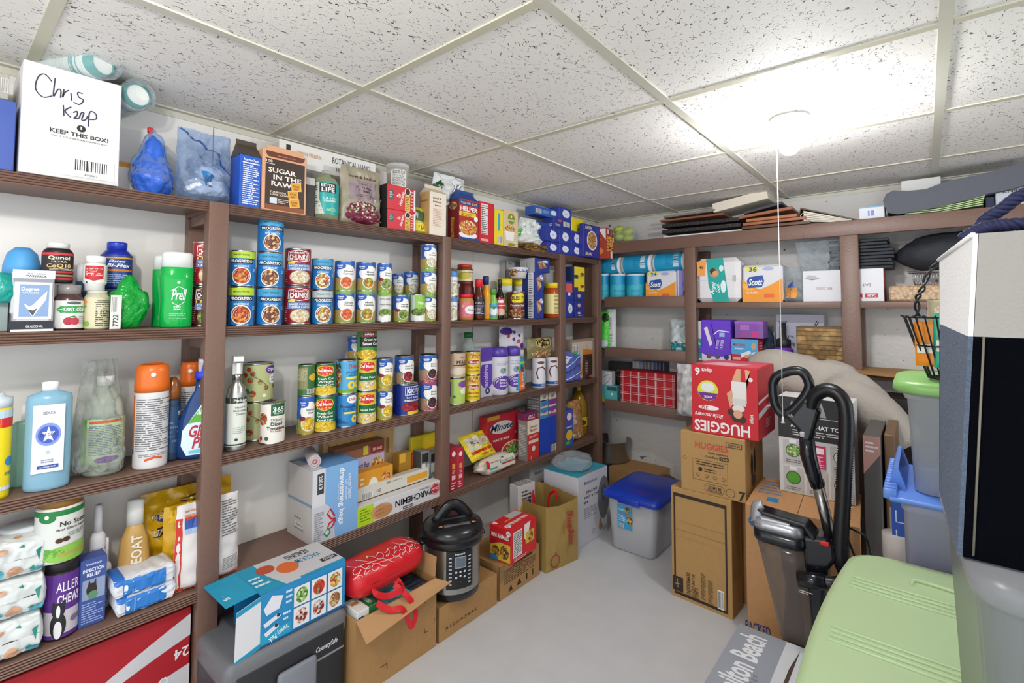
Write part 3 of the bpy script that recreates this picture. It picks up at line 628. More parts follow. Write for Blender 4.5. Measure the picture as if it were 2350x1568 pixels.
# sleeves of paper cups on and behind the white box
def cup_sleeve(lab, p, q, r, n, z_):
    o = thing('paper_cup_sleeve', lab, 'cups', (p[0], p[1], z_), 0, 'sleeves of paper cups on the top shelf')
    v = Vector((q[0]-p[0], q[1]-p[1], 0)); L_ = v.length; M = Matrix.Rotation(math.atan2(v.y, v.x), 4, 'Z') @ Matrix.Rotation(PI/2, 4, 'Y')
    m = MB()
    for k in range(n):
        a = L_*(.86*k/n); m.lathe([(r*.86, a), (r*.97, a+.004), (r, a+.006), (r*.9, a+.012)], 'dfe3da', 20, M=M, cap=False)
    m.lathe([(r*.99, L_*.66), (r*.78, L_), (r*.74, L_), (r*.74, L_-.004)], '2f9a90', 24, M=M, cap=False); m.lathe([(0, L_-.004), (r*.74, L_-.004)], 'f0efe9', 24, M=M, cap=False)
    m.lathe([(r*.95, L_*.55), (r*.99, L_*.66)], 'f0efe9', 24, M=M, cap=False)
    m.obj('paper_cups', o)
    m = MB(); rn = [r*1.12, r*1.06, r*1.1, r*1.05, r*1.12, r*.9, r*.5]; zs = [-.01, L_*.2, L_*.5, L_*.8, L_*1.04, L_*1.12, L_*1.16]
    m.lathe(list(zip(rn, zs)), CLEAR, 24, M=M, cap=False); m.obj('clear_sleeve', o)
q = px(238, 137, z=ztop+.045); cup_sleeve('clear sleeve of nested teal and white paper cups lying on the white box', (q[0]-.17, q[1]-.09), (q[0], q[1]), .034, 16, ztop+.035)
q = px(318, 218, x=.17); cup_sleeve('clear sleeve of paper cups lying beyond the white box, its teal end facing out', (q[0]-.15, q[1]-.03), (q[0], q[1]), .036, 12, q[2])
LW('cardboard_box', 'small open white carton with orange edge behind the blue bagged bundle', 'box', (255, 312), 372, z, .05, 'dcdad6', xf=.10, F=[('r', 0, .85, 1, 1, 'c98a2c'), ('r', .9, 0, 1, .85, 'd39a4a')])
# bagged things
def soft_bag(name, lab, cat, us, vt, z0, d, m_, xf=.18, seed=2, lean=.0, spike=.9, group=None, amp=.22, plane='x'):
    a, b = (yl(us[0], xf, z0), yl(us[1], xf, z0)) if plane == 'x' else (xb(us[0], xf, z0), xb(us[1], xf, z0)); h = hgt((us[0]+us[1])/2, vt, z0, xf, plane)
    c = (xf-d/2, (a+b)/2, z0) if plane == 'x' else ((a+b)/2, xf+d/2, z0)
    sz = (d, (b-a)*.92, h/1.3) if plane == 'x' else ((b-a)*.92, d, h/1.3)
    return crumple(name, lab, cat, c, sz, m_, seed, amp, group, spike=spike)
b_ = soft_bag('wrapped_bundle', 'bright blue bundle seen through a clear bag tied with a red clip', 'bag', (303, 412), 300, z, .09, col('2f62c8', .35, bump=.7, bs=30), seed=4, spike=1.6)
o = soft_bag('clear_plastic_bag', 'clear crinkled bag with a red clip around the blue bundle', 'bag', (300, 416), 288, z, .105, CLEARB, seed=4, spike=1.75)
m = MB(); q = px(345, 300, x=.13); m.box((-.007, -.006, -.006), (.007, .006, .008), 'c4202a', .002); m.box((-.003, -.003, -.02), (.003, .003, -.005), 'd8404a'); k_ = m.obj('bag_clip', o); k_.location = Vector(q)-o.location
o = pouch('zip_bag', 'clear zip bag with blue seam holding white plastic pieces, beside the blue bundle', 'bag', (414, 538), 296, z, .09, 'ffffff', [('s', [(.03, .97), (.3, .9), (.65, .72), (1, .45)], .004, '2a4f9c'), ('p', [(.38, .42), (.6, .36), (.58, .22), (.46, .24)], '2f7fb8'), ('s', [(.35, .5), (.6, .42)], .002, '4a7fc0')], mat_=CLEARB, amp=.5, seed=3)
for i, (du, dv) in enumerate(((455, 425), (490, 430), (478, 395))):
    q = px(du, dv, x=.14); crumple('white_plastic_piece', 'white plastic piece bunched inside the clear zip bag', 'plastic piece', (q[0], q[1], max(z+.001, q[2]-.03)), (.05, .07, .055), col('d9dce2', .4), i+3, .3, 'white pieces in the zip bag')
# carton with gable top
def gable(o, wd, h, d, c='4a4038', hh=.04):
    m = MB(); m.add([(-d/2, -wd/2, h), (d/2, -wd/2, h), (d/2, wd/2, h), (-d/2, wd/2, h), (0, -wd/2, h+hh), (0, wd/2, h+hh), (0, -wd/2, h+hh+.014), (0, wd/2, h+hh+.014)],
        [(1, 2, 5, 4), (0, 4, 5, 3), (0, 1, 4), (2, 3, 5), (4, 5, 7, 6)], c); m.obj('gable_top', o)
LW('drink_carton', 'royal blue carton with torn gable top and white nutrition print', 'carton', (548, 597), 357, z, .075, '2158c0', xf=.185, F=NF(.12, .05, .92, .97, 'eef2fa', None, 20), parts=lambda o, a, b, c: gable(o, a, b, c))
def sug(o, wd, h, d):
    m = MB(); fm = facemap(wd, h, d, 'F')[0]; m.box((d/2-.001, -wd*.42, h-.002), (d/2+.0005, wd*.42, h+.012), 'd8a27a'); m.obj('lid_tab', o)
pk = lambda x, y: [('p', [(x, y), (x+.24, y+.035), (x+.26, y-.11), (x+.03, y-.14)], 'e8b450'), ('p', [(x+.02, y-.01), (x+.22, y+.02), (x+.24, y-.1), (x+.05, y-.12)], 'd99a30'), ('t', x+.13, y-.04, .03, 'SUGAR', '5a3210', {'w': .15}), ('t', x+.13, y-.085, .03, 'RAW', '5a3210', {'w': .1})]
LW('sugar_box', 'brown and tan raw cane sugar box on the top shelf', 'box', (600, 702), 350, z, .075, 'dca67c', xf=.19, parts=sug, L=[('n', .1, .1, .9, .9, 20, 'a8744c')],
   F=[('p', [(.07, .97), (.95, .97), (.93, .91), (.86, .88), (.12, .88), (.07, .92)], '6b3220'), ('t', .52, .92, .015, 'SINCE 1970', 'd8a27a', {'w': .4}), ('r', .06, .02, .95, .85, '3b2820'), ('r', .06, .02, .95, .1, '8a4a2a'), ('t', .14, .81, .04, '100', 'e8d8c8', {'w': .14, 'b': 2}), ('r', .06, .76, .26, .77, 'e8d8c8'),
      ('t', .43, .67, .075, 'SUGAR', 'f4ece2', {'w': .62, 'b': 2}), ('t', .55, .56, .075, 'IN THE', 'f4ece2', {'w': .64, 'b': 2}), ('t', .42, .45, .075, 'RAW', 'f4ece2', {'w': .46, 'b': 2}), ('t', .34, .31, .03, 'TURBINADO', 'e8d8c8', {'w': .36}), ('t', .38, .27, .03, 'CANE SUGAR', 'e8d8c8', {'w': .42}), ('r', .16, .12, .32, .22, 'cfd8e0'), ('n', .34, .13, .6, .21, 3, 'd8c0a8')]+pk(.62, .5)+pk(.55, .36)+pk(.58, .22))
LW('cardboard_box', 'long white soap carton lying flat against the wall under the ceiling', 'box', (640, 862), 347, zt(751, 400, x=.085)+.001, .07, 'e8e6e2', xf=.085, F=[('r', .06, .12, .1, .85, '2a2a2a'), ('t', .28, .62, .16, 'LEMON VERBENA', 'c98a4a', {'w': .24, 'b': 0}), ('t', .72, .66, .26, 'BOTANICAL HAND', '2a2a2a', {'w': .42, 'b': 0}), ('t', .7, .28, .2, 'HAND SOAP', '4a4a4a', {'w': .3, 'b': 0})], L=[('r', .1, .1, .9, .9, 'd0ccc4')])
LW('storage_box', 'grey carton against the wall carrying the long white soap carton', 'box', (640, 862), 400, z, .07, '8a8782', xf=.085)
LW('tin_box', 'dark tin with silver lid between the brown sugar box and the teal soap bottle', 'tin', (701, 722), 408, z, .08, '2c2522', xf=.16, F=[('r', 0, .82, 1, 1, 'b8b8b6')])
LIQ = see('a8b48a', .5, .1, name='pale_green_liquid')
bottle('soap_bottle', 'clear soap bottle with teal, white and black label on the top shelf', 'bottle', (716, 777), 383, z,
   [('bottle_body', LIQ, [(0, 0), (.92, 0), (1, .03), (1, .7), (.8, .82), (.4, .87), (.36, .93)]), ('bottle_cap', see('c8c8c8', .6, .2), [(.3, .92), (.34, .92), (.34, .99), (0, 1)])],
   [('label', '1fa5a0', .1, .72, 1.0, PI*.9, [('p', [(0, 0), (.45, 0), (.3, .5), (.3, 1), (0, 1)], 'd9ddd2'), ('n', .02, .3, .26, .9, 10, '3a3a3a'), ('r', .32, .68, .78, .97, '16181a'), ('t', .55, .9, .08, 'BETTER', 'f4f4f4', {'w': .38}), ('t', .55, .77, .13, 'LIFE', 'f4f4f4', {'w': .36, 'b': 2}), ('t', .6, .5, .06, 'TUB & TILE', 'eafaf8', {'w': .4}), ('t', .6, .42, .06, 'CLEANER', 'eafaf8', {'w': .34}), ('n', .5, .1, .9, .2, 3, 'b8e8a0')])], rz=-.45)
bottle('metal_bottle', 'grey round bottle with a black band next to the teal labelled soap', 'bottle', (775, 803), 403, z, [('bottle_body', col('9a9c90', .4), [(0, 0), (1, 0), (1, .72), (.7, .86), (.4, .9)]), ('bottle_cap', METAL, [(.42, .88), (.42, .99), (0, 1)])],
   [('label', '8f938a', .05, .62, 1.0, PI, [('r', 0, .93, 1, 1, '1a1a1a'), ('n', .3, .2, .8, .8, 12, '4a4a46')])], xf=.15)
pouch('snack_pouch', 'tan pouch of tricolour tortilla strips with a burgundy food picture', 'pouch', (790, 884), 383, z, .07, 'a39a84', [('t', .5, .83, .05, 'bowl & basket', '4a3424', {'w': .66, 'b': 1}), ('r', .16, .42, .84, .76, '9a8a90'), ('t', .5, .7, .028, "Chef's", '5a1f34', {'w': .2}), ('t', .5, .64, .04, 'TRI COLOR', '5a1f34', {'w': .42, 'b': 2}), ('t', .5, .58, .04, 'STRIPS', '5a1f34', {'w': .3, 'b': 2}), ('n', .25, .45, .75, .53, 3, '6a4a50'), ('c', .76, .44, .03, 'c0b0b4'), ('e', .5, .26, .4, .14, 'F:slaw'), ('e', .5, .14, .42, .12, '6e1a34'), ('t', .35, .12, .03, 'slaw', 'd8a8b8', {'w': .2, 'i': 1})], taper=.03, amp=.15)
# red coffee boxes
def coffee(lb, vt, zz):
    return LW('coffee_box', lb, 'box', (888, 953), vt, zz, .12, 'c8202c', xf=.185, group='red coffee boxes', F=[('r', .0, .03, .62, .97, 'd02434'), ('r', .06, .4, .24, .78, '4a5a58'), ('n', .08, .45, .22, .72, 3, 'c8d0cc'), ('t', .4, .6, .18, 'Tim', 'faf0ec', {'w': .16, 'rot': 75, 'i': 1}), ('t', .5, .5, .16, 'Hortons', 'faf0ec', {'w': .6, 'rot': 75, 'i': 1}), ('r', .62, .02, .8, .66, 'e3c43a'), ('n', .64, .06, .78, .62, 8, '5a3a1a'), ('e', .71, .82, .11, .16, 'f0ece4'), ('e', .71, .82, .085, .13, '2a1610'), ('r', .93, .05, .99, .95, 'e8e4de'), ('n', .82, .1, .92, .9, 6, 'e8b0b0')], L=[('r', 0, 0, 1, 1, '201c1c'), ('t', .6, .35, .14, '24', 'e8e8e8', {'w': .2})])
coffee('red coffee pod box with black end, lower of the pair', 484, z)
zc = zt(920, 484, x=.185); coffee('red coffee pod box with black end, upper of the pair', 428, zc)
zc2 = zt(920, 428, x=.185)
def tub(o): pass
o = thing('pretzel_tub', 'clear plastic tub of brown pretzels with white label on the red coffee boxes', 'tub', (.125, yl(912, .125, zc2), zc2+.0006), 0)
m = MB(); r0 = .042; hh = min(hgt(915, 388, zc2, .125, 'x'), CEIL-zc2-.03); m.lathe([(0, 0), (r0, 0), (r0*1.06, hh)], see('d8d4cc', .3, .15), 24, cap=False); m.obj('tub_body', o)
m = MB(); m.lathe([(r0*1.1, hh), (r0*1.1, hh+.012), (0, hh+.013)], see('e8e8e8', .5, .2), 24); m.obj('tub_lid', o)
m = MB(); m.lathe([(0, .002), (r0*.9, .002), (r0*.95, hh*.7), (0, hh*.72)], 'F:nut', 20); m.obj('pretzels', o)
m = MB(); mp, W_, H_ = cylmap(r0*1.04, hh*.8, .004, 1.5); m.grid(lambda u, v: mp(u, v, 0), 10, 1, mat('e9e7e2')); prints(m, mp, W_, H_, NF(.08, .05, .92, .95, '3a3a3a', None, 12), curved=True); k_ = m.obj('paper_label', o); k_.rotation_euler = (0, 0, -.5)
pouch('snack_pouch', 'narrow yellow and green wrapped snack pouch between red boxes and cream carton', 'pouch', (951, 985), 474, z, .06, 'c9c23a', [('r', .1, .1, .9, .4, 'f0e23a'), ('r', .15, .15, .7, .32, 'c43a6a'), ('p', [(.3, .9), (.8, .8), (.7, .45), (.2, .5)], '3f5f3a'), ('p', [(.1, .75), (.35, .8), (.3, .55)], 'e8e8e0')], xf=.17)
LW('drink_carton', 'tall cream carton with small dark print and folded gable top', 'carton', (985, 1024), 442, z, .065, 'e9ddc9', xf=.19, L=[('r', 0, 0, 1, 1, 'c9a46c'), ('t', .5, .8, .05, 'basket', '6a4a2a', {'w': .7})],
   F=[('t', .45, .86, .05, 'bowl &', '6a5040', {'w': .5}), ('t', .45, .78, .05, 'basket', '6a5040', {'w': .5}), ('r', .3, .68, .65, .7, 'a83a3a'), ('n', .2, .2, .75, .62, 11, 'd0a898')], parts=lambda o, a, b, c: gable(o, a, b, c, 'd9cbb4', .02))
pouch('frozen_bag', 'crumpled white and green bag with a bar code lying over the cartons', 'bag', (1000, 1070), 402, zt(1030, 470, x=.15), .07, 'd8dad8', [('b', .5, .45, .8, .75), ('p', [(0, .1), (.2, .2), (.18, .8), (0, .6)], '1f4a24'), ('s', [(.3, .12), (.95, .3)], .002, '8a8a88')], xf=.15, amp=.5, tilt=.15, seed=5, stand=False)
LW('noodle_box', 'cheeseburger macaroni dinner box with red side and picture of pasta', 'box', (1053, 1098), 460, z, .075, '7c1a22', xf=.195, rot=0,
   F=[('r', 0, 0, 1, 1, 'b8242a'), ('r', 0, .86, 1, .97, '1f3f88'), ('t', .5, .915, .05, 'VALUE SIZE', 'f0d23a', {'w': .85}), ('t', .5, .77, .11, 'HELPER', 'f6f2ea', {'w': .88, 'b': 2}), ('r', 0, .58, .85, .69, 'f0cb32'), ('t', .42, .65, .035, 'Cheeseburger', '5a2a12', {'w': .66}), ('t', .35, .605, .035, 'Macaroni', '5a2a12', {'w': .48}), ('r', .0, .05, .97, .54, 'a8221e'), ('e', .45, .12, .46, .09, 'e6e8ec'), ('e', .45, .3, .45, .19, 'F:pasta'), ('c', .85, .55, .07, 'f0f0f0'), ('r', 0, 0, 1, .05, '24408c')],
   L=[('e', .5, .84, .34, .1, 'F:nut'), ('r', .35, .05, .6, .55, 'e08a2a'), ('t', .48, .3, .1, 'Cheeseburger', '5a1a12', {'w': .4, 'rot': 90})], parts=lambda o, a, b, c: gable(o, a, b, c, '24488c', .035))
LW('cereal_box', 'plain red box back with a tall white nutrition strip on the top shelf', 'box', (1100, 1134), 465, z, .06, 'c8202e', xf=.185, F=NF(.1, .2, .55, .95, '3a3a3a', 'e9e4dc', 14)+[('r', .1, .04, .6, .1, 'e8a0a0')])
LW('pasta_box', 'narrow yellow box with blue stripe beside the red box back', 'box', (1135, 1156), 482, z, .06, 'e8d01f', xf=.185, F=[('r', .35, .4, .6, .9, '2fa5c8'), ('b', .35, .06, .85, .25)])
LW('cereal_box', 'tan snack cereal box with round olive logo and bowl picture', 'box', (1157, 1189), 484, z, .055, 'd4bd94', xf=.185, F=[('c', .5, .77, .15, '7f8f2a'), ('c', .5, .83, .035, 'e8e4c8'), ('t', .5, .73, .05, 'HONEY', 'f0ecd0', {'w': .5}), ('e', .4, .45, .36, .14, 'F:snack'), ('p', [(.05, .42), (.72, .42), (.66, .16), (.12, .16)], 'eceae4'), ('n', .62, .1, .95, .4, 5, 'e9dcc0'), ('e', .5, .06, .25, .04, '7f8f2a')])
pouch('frozen_bag', 'white bag with green lettering slumped between the tan box and the blue boxes', 'bag', (1190, 1262), 500, z+.03, .09, 'dfe3df', [('s', [(.1, .6), (.3, .75), (.35, .6), (.5, .72)], .003, '2f9a7a'), ('e', .06, .42, .05, .16, '5ab83a'), ('p', [(.8, .2), (.98, .4), (.9, .1)], '3fa050'), ('t', .6, .35, .08, 'sport', '8ac8a0', {'w': .3})], amp=.4, seed=8, taper=.5, xf=.17)
for i in range(3):
    a, b = yl(1190, .19, z), yl(1252, .19, z)
    pouch('flat_sachet', ['brown striped sachet lying at the shelf edge, bottom of the pile', 'brown striped sachet in the middle of the pile at the shelf edge', 'brown striped sachet on top of the pile at the shelf edge'][i], 'sachet', None, None, None, .012, 'b08a4a', [('p', [(.1, .1), (.5, .3), (.9, .1), (.9, .25), (.5, .45), (.1, .3)], '4a3420'), ('p', [(.1, .5), (.9, .6), (.9, .75), (.1, .65)], 'e0d8c8')], at=(.15, (a+b)/2, z+.001+.011*i), hh=.07, w=(b-a)*.97, rz=.1*i, tilt=PI/2-.02, amp=1.0, seed=i*3, group='brown sachets in a pile on the top shelf')
# dark blue packet boxes
lem = lambda a, b, s=.3: [('e', a, b, .18*s/.3, .2*s/.3, 'e6e8f0'), ('e', a-.1*s/.3, b+.2*s/.3, .05, .05, 'e6e8f0'), ('n', a-.1, b-.06, a+.1, b+.06, 2, '5a6ab0')]
G = 'small dark blue packet boxes at the end of the top shelf'
u3 = [1255, 1284, 1311, 1338]; zz = z
for r_ in range(2):
    vt = (560, 528)[r_]
    for c_ in range(3):
        nm = [['front left', 'front middle', 'front right'], ['upper left', 'upper middle', 'upper right']][r_][c_]
        LW('packet_box', 'dark blue box with white emblem, %s of the two-row stack on the top shelf' % nm, 'box', (u3[c_], u3[c_+1]), vt+(c_-1)*4, zz, .07, '2a3a98', xf=.195, group=G, F=lem(.5, .5, .45))
    zz = zt(1297, vt, x=.195)
LW('packet_box', 'dark blue box with bar code on the second tier of the blue stack', 'box', (1270, 1311), 503, zz, .08, '2a3a8c', xf=.17, group=G, F=[('e', .35, .8, .1, .12, 'c84a5a'), ('b', .55, .4, .9, .8), ('n', .1, .3, .4, .5, 2, 'c8d0e8')], L=[('n', .1, .2, .9, .5, 2, 'c8d0e8')])
LW('packet_box', 'bright yellow box on the dark blue stack near the end panel', 'box', (1312, 1338), 502, zz, .06, 'ead41f', xf=.175, F=[('e', .72, .3, .2, .1, '7a3a1a')])
z3 = zt(1290, 503, x=.17)
LW('packet_box', 'topmost dark blue box with white pear emblem', 'box', (1283, 1312), 478, z3, .08, '2b3f9e', xf=.17, group=G, F=lem(.55, .5, .5))
LW('packet_box', 'wide blue box with green print beside the topmost dark blue box', 'box', (1228, 1281), 478, z3-.001, .07, '2f5cb0', xf=.15, group=G, F=[('e', .8, .6, .14, .3, 'e0e4e8'), ('b', .05, .2, .25, .7), ('n', .3, .3, .6, .7, 4, 'a8c8e8'), ('c', .68, .4, .12, '8ab83a')])
LW('packet_box', 'blue box standing under the wide blue box', 'box', (1228, 1268), 511, z, .07, '2a4a9c', xf=.14, group=G, F=[('n', .1, .3, .9, .8, 5, '7a94c8')])
LW('cereal_box', 'indigo cereal box with a big round bowl picture at the shelf end', 'box', (1339, 1378), 517, z, .03, '2c2f8e', xf=.228, F=[('c', .5, .52, .3, 'e8e6ee'), ('c', .5, .52, .26, 'F:cereal'), ('t', .3, .9, .1, 'RAISIN', 'e8d8a0', {'w': .4, 'i': 1}), ('t', .3, .1, .1, 'BRAN', 'e8d8a0', {'w': .4, 'i': 1})], R=[('r', 0, 0, 1, 1, '4a3fb0')])
for i, (a, lb) in enumerate(((2.662, 'tall dark red and orange cracker box standing in the shelf corner, nearer one'), (2.703, 'tall dark red cracker box standing in the corner, nearest the back shelves'))):
    pkg('cracker_box', lb, 'box', (.272, a), (.272, a+.04), z+.0005, .19-.006*i, .2, '9a2f1a', L=[('r', 0, 0, 1, 1, 'a8401e'), ('t', .5, .6, .1, 'Original', 'f0c87a', {'w': .6, 'i': 1}), ('p', [(.72, .98), (.98, .98), (.98, .6)], 'eceae4'), ('e', .6, .25, .3, .14, 'e08a2a')],
        F=[('t', .5, .5, .35, ('snack', 'cheez')[i], 'f0b45a', {'w': .5, 'rot': 90}), ('r', .2, .02, .8, .25, ('c84a2a', 'e4e4e0')[i]), ('r', .3, .8, .7, .95, ('e8e0d8', '5a8ac0')[i])], group='cracker boxes in the shelf corner')
# ------------------------------------------------------------------ second shelf, left bay (toiletries)
z = SZ[1]
bottle('wipes_tub', 'round tub with a sky blue domed lid and white base at the back left', 'tub', (2, 92), 566, z+.055, [('tub_body', 'e4e8ec', [(0, 0), (.9, 0), (1, .2), (1, .5)]), ('tub_lid', '4f9fdc', [(1.02, .5), (1.0, .7), (.8, .9), (.4, 1), (0, 1)])], xf=.12)
LW('plastic_box', 'plain white box under the sky blue domed tub at the back', 'box', (0, 92), 692, z, .09, 'd0d4d2', xf=.11)
crumple('teal_pouch', 'glossy teal wrapped item cut by the left edge of the picture', 'pouch', (.17, yl(2, .17, z+.1), zt(2, 695, x=.17)+.0), (.05, .07, .075), col('12938a', .25, bump=.5), 2, .15)
LW('plastic_box', 'small grey carton under the teal item at the left edge', 'box', (-70, 18), 690, z, .06, '8a9a98', xf=.165)
o = LW('deodorant_pack', 'grey and white deodorant twin pack with a large tick mark', 'twin pack', (22, 122), 620, z, .075, 'c3c6cc', xf=.195, bev=.008, F=[('r', .0, .86, 1, 1, 'd4d7da'), ('t', .55, .94, .02, 'BUY 1 & SAVE', '3a3a44', {'w': .4}), ('t', .55, .9, .035, 'TWIN PACK', '2a2a34', {'w': .5}), ('r', .02, .8, .98, .86, '8a8e98'), ('r', .06, .2, .94, .8, 'e4e6ea'), ('r', .17, .24, .87, .76, '7f9cc4'), ('t', .42, .69, .055, 'Degree', 'f4f6fa', {'w': .42, 'b': 2}), ('t', .42, .63, .025, 'ULTRACLEAR', 'e0e8f4', {'w': .4}), ('p', [(.27, .46), (.42, .4), (.5, .44), (.82, .66), (.8, .52), (.52, .25), (.47, .25)], 'eceef2'), ('p', [(.36, .36), (.5, .34), (.6, .38), (.5, .25)], '4a4a58'), ('r', 0, .04, 1, .17, '23232e'), ('t', .55, .08, .035, '0% ALCOHOL', 'd8dae2', {'w': .4}), ('r', 0, 0, 1, .035, 'e4e6ea')], L=[('r', 0, 0, 1, .3, '23232e')])
vit = lambda base, els, rr=1.005: [('label', base, .06, .62, rr, PI*1.1, els)]
# supplement bottles
_, r_, h_ = bottle('supplement_bottle', 'black and red fish-oil style bottle with a white cap standing on the cherry gummy bottle', 'bottle', (95, 168), 556, zt(150, 650, x=.16), [('bottle_body', '1c1414', [(0, 0), (.95, 0), (1, .03), (1, .75), (.9, .82), (.75, .86)]), ('bottle_cap', 'dcdad8', [(.72, .85), (.74, .98), (.7, 1), (0, 1)])],
   [('label', '221616', .03, .74, 1.01, PI*1.1, [('r', 0, .92, 1, 1, 'c8303c'), ('t', .52, .83, .12, 'Qunol', 'e8dcc0', {'w': .42, 'b': 2}), ('t', .52, .69, .06, 'ULTRA', 'e8dcc0', {'w': .28}), ('t', .52, .55, .13, 'CoQ10', 'd8b878', {'w': .46, 'b': 2}), ('r', .3, .3, .98, .36, 'b82a38'), ('r', .3, .18, .98, .24, 'a88a4a'), ('r', .3, .06, .98, .13, 'b82a38'), ('n', .35, .38, .9, .46, 2, 'd8c8a8')])], xf=.165)
bottle('supplement_bottle', 'dark gummy bottle with pale label showing a cherry and a green arrow', 'bottle', (120, 192), 652, z, [('bottle_body', col('4a3434', .15), [(0, 0), (.95, 0), (1, .04), (1, .66), (.75, .8)]), ('bottle_cap', col('8a8684', .2), [(.78, .78), (.8, .98), (0, 1)])],
   [('label', 'dcdad8', .04, .64, 1.01, PI*1.1, [('p', [(.25, .68), (.35, .8), (.95, .8), (.95, .56), (.35, .56)], '2a9a4a'), ('t', .64, .68, .12, 'TART-OGEN', 'f4faf4', {'w': .5}), ('c', .5, .26, .14, 'a82a3a'), ('c', .62, .26, .13, 'b8384a'), ('n', .7, .15, .98, .45, 4, '8a8a8a'), ('e', .6, .92, .14, .05, '5a5a5a'), ('p', [(.5, .42), (.6, .46), (.66, .4)], '3a8a3a')])], xf=.185)
_, r_, h_ = bottle('supplement_bottle', 'cream bottle of green gummies with a nutrition panel, under the small white bottle', 'bottle', (192, 250), 667, z, [('bottle_body', 'b8b49c', [(0, 0), (.95, 0), (1, .04), (1, .84), (.8, .92)]), ('bottle_cap', 'c8c6b8', [(.8, .9), (.82, .99), (0, 1)])],
   [('label', 'cfc8a8', .04, .82, 1.01, PI*1.1, NF(.45, .05, .98, .95, '4a4a42', None, 12)+[('c', .2, .85, .06, 'e08a3a'), ('c', .25, .14, .09, '7ab03a'), ('c', .2, .72, .05, '7ab03a')])], xf=.185)
bottle('supplement_bottle', 'small white bottle with a red shield label stacked on the gummy bottle', 'bottle', (190, 246), 587, zt(220, 667, x=.182), [('bottle_body', 'dfe0dc', [(0, 0), (.85, 0), (.85, .17), (.97, .2), (1, .23), (1, .72), (.75, .8)]), ('bottle_cap', 'eceae6', [(.84, .8), (.86, .98), (.8, 1), (0, 1)])],
   [('label', None, .22, .72, 1.01, PI*1.0, [('p', [(.2, .98), (.72, .98), (.72, .25), (.46, .1), (.2, .25)], 'b8262c'), ('n', .25, .4, .68, .85, 5, 'f0dcd8'), ('c', .27, .02, .05, '2a2a6a'), ('n', .78, .1, .96, .9, 8, 'a8c8a8')])], xf=.18)
bottle('supplement_bottle', 'small white and dark blue bottle behind the white one', 'bottle', (170, 196), 604, z, [('bottle_body', '23405a', [(0, 0), (1, 0), (1, .72)]), ('bottle_cap', 'd8dadc', [(1, .72), (1, .9), (.6, 1), (0, 1)])], xf=.12)
o = LW('medicine_box', 'dark box at the back carrying the royal blue joint supplement bottle', 'box', (232, 300), 664, z, .06, '3c5a4a', xf=.115)
bottle('supplement_bottle', 'royal blue joint supplement bottle with gold bands, standing highest at the back', 'bottle', (229, 303), 554, zt(265, 664, x=.115), [('bottle_body', col('1c2f9c', .25), [(0, 0), (.92, 0), (1, .05), (1, .72), (.8, .8), (.65, .84)]), ('bottle_cap', col('2338b0', .3), [(.64, .83), (.66, .97), (.62, 1), (0, 1)])],
   [('label', '1b3a86', .05, .72, 1.01, PI, [('r', .2, .88, .98, .93, 'c89a2a'), ('t', .5, .8, .08, 'Osteo', 'f4f6fa', {'w': .32, 'b': 2, 'i': 1}), ('t', .54, .67, .11, 'Bi-Flex', 'f4f6fa', {'w': .5, 'b': 2, 'i': 1}), ('r', .2, .48, .98, .55, 'c8782a'), ('n', .25, .1, .8, .4, 5, '9ab8e0')])], xf=.112)
crumple('green_bottle', 'bright green crushed plastic bottle with a clear tag', 'bottle', (.15, yl(290, .15, z), z), (.055, .085, .14), see('10a83c', .75, .1, bump=.6), 5, .18, spike=.4)
m = MB(); q = yl(263, .19, z); m.box((0, -.011, 0), (.001, .011, .085), 'd8dad4'); prints(m, lambda u, v, o: (.001+o, (u-.5)*.022, v*.085), .022, .085, [('b', .1, .5, .6, .95), ('t', .5, .25, .12, '7722', '3a3a3a', {'w': .35, 'rot': 90})]); o = m.obj('bar_code_tag'); o.location = (.192, q, z+.001); o.rotation_euler = (0, 0.05, 0); tag(o, 'white bar code tag leaning on the green crushed bottle', 'tag')
pg = [('bottle_body', see('0cae4a', .92, .08, name='green_shampoo'), [(0, 0), (.9, 0), (.97, .02), (.97, .2), (.94, .35), (1, .6), (1, .79), (.9, .81)]), ('bottle_cap', 'dfe3e0', [(.97, .80), (.93, .97), (.85, 1), (0, 1)])]
bottle('shampoo_bottle', 'bright green shampoo bottle with white flip cap, in front of its twin', 'bottle', (361, 438), 578, z, pg, [('print', None, .05, .75, 1.0, 2.6, [('t', .52, .55, .2, 'Prell', 'f2f8f4', {'w': .36, 'b': 1, 'i': 1}), ('s', [(.33, .62), (.5, .7), (.7, .64)], .0015, 'e8f4ec'), ('s', [(.36, .4), (.5, .34), (.66, .42)], .0015, 'e8f4ec'), ('c', .5, .78, .025, 'd8f4e0'), ('n', .4, .25, .64, .34, 2, 'c8f0d4'), ('n', .3, .08, .72, .2, 4, '7ad89a')])], sx=.62, rz=-.1, group='green shampoo bottles')
bottle('shampoo_bottle', 'green shampoo bottle mostly hidden behind its twin', 'bottle', (344, 402), 586, z, pg, sx=.62, xf=.115, rz=-.1, group='green shampoo bottles')

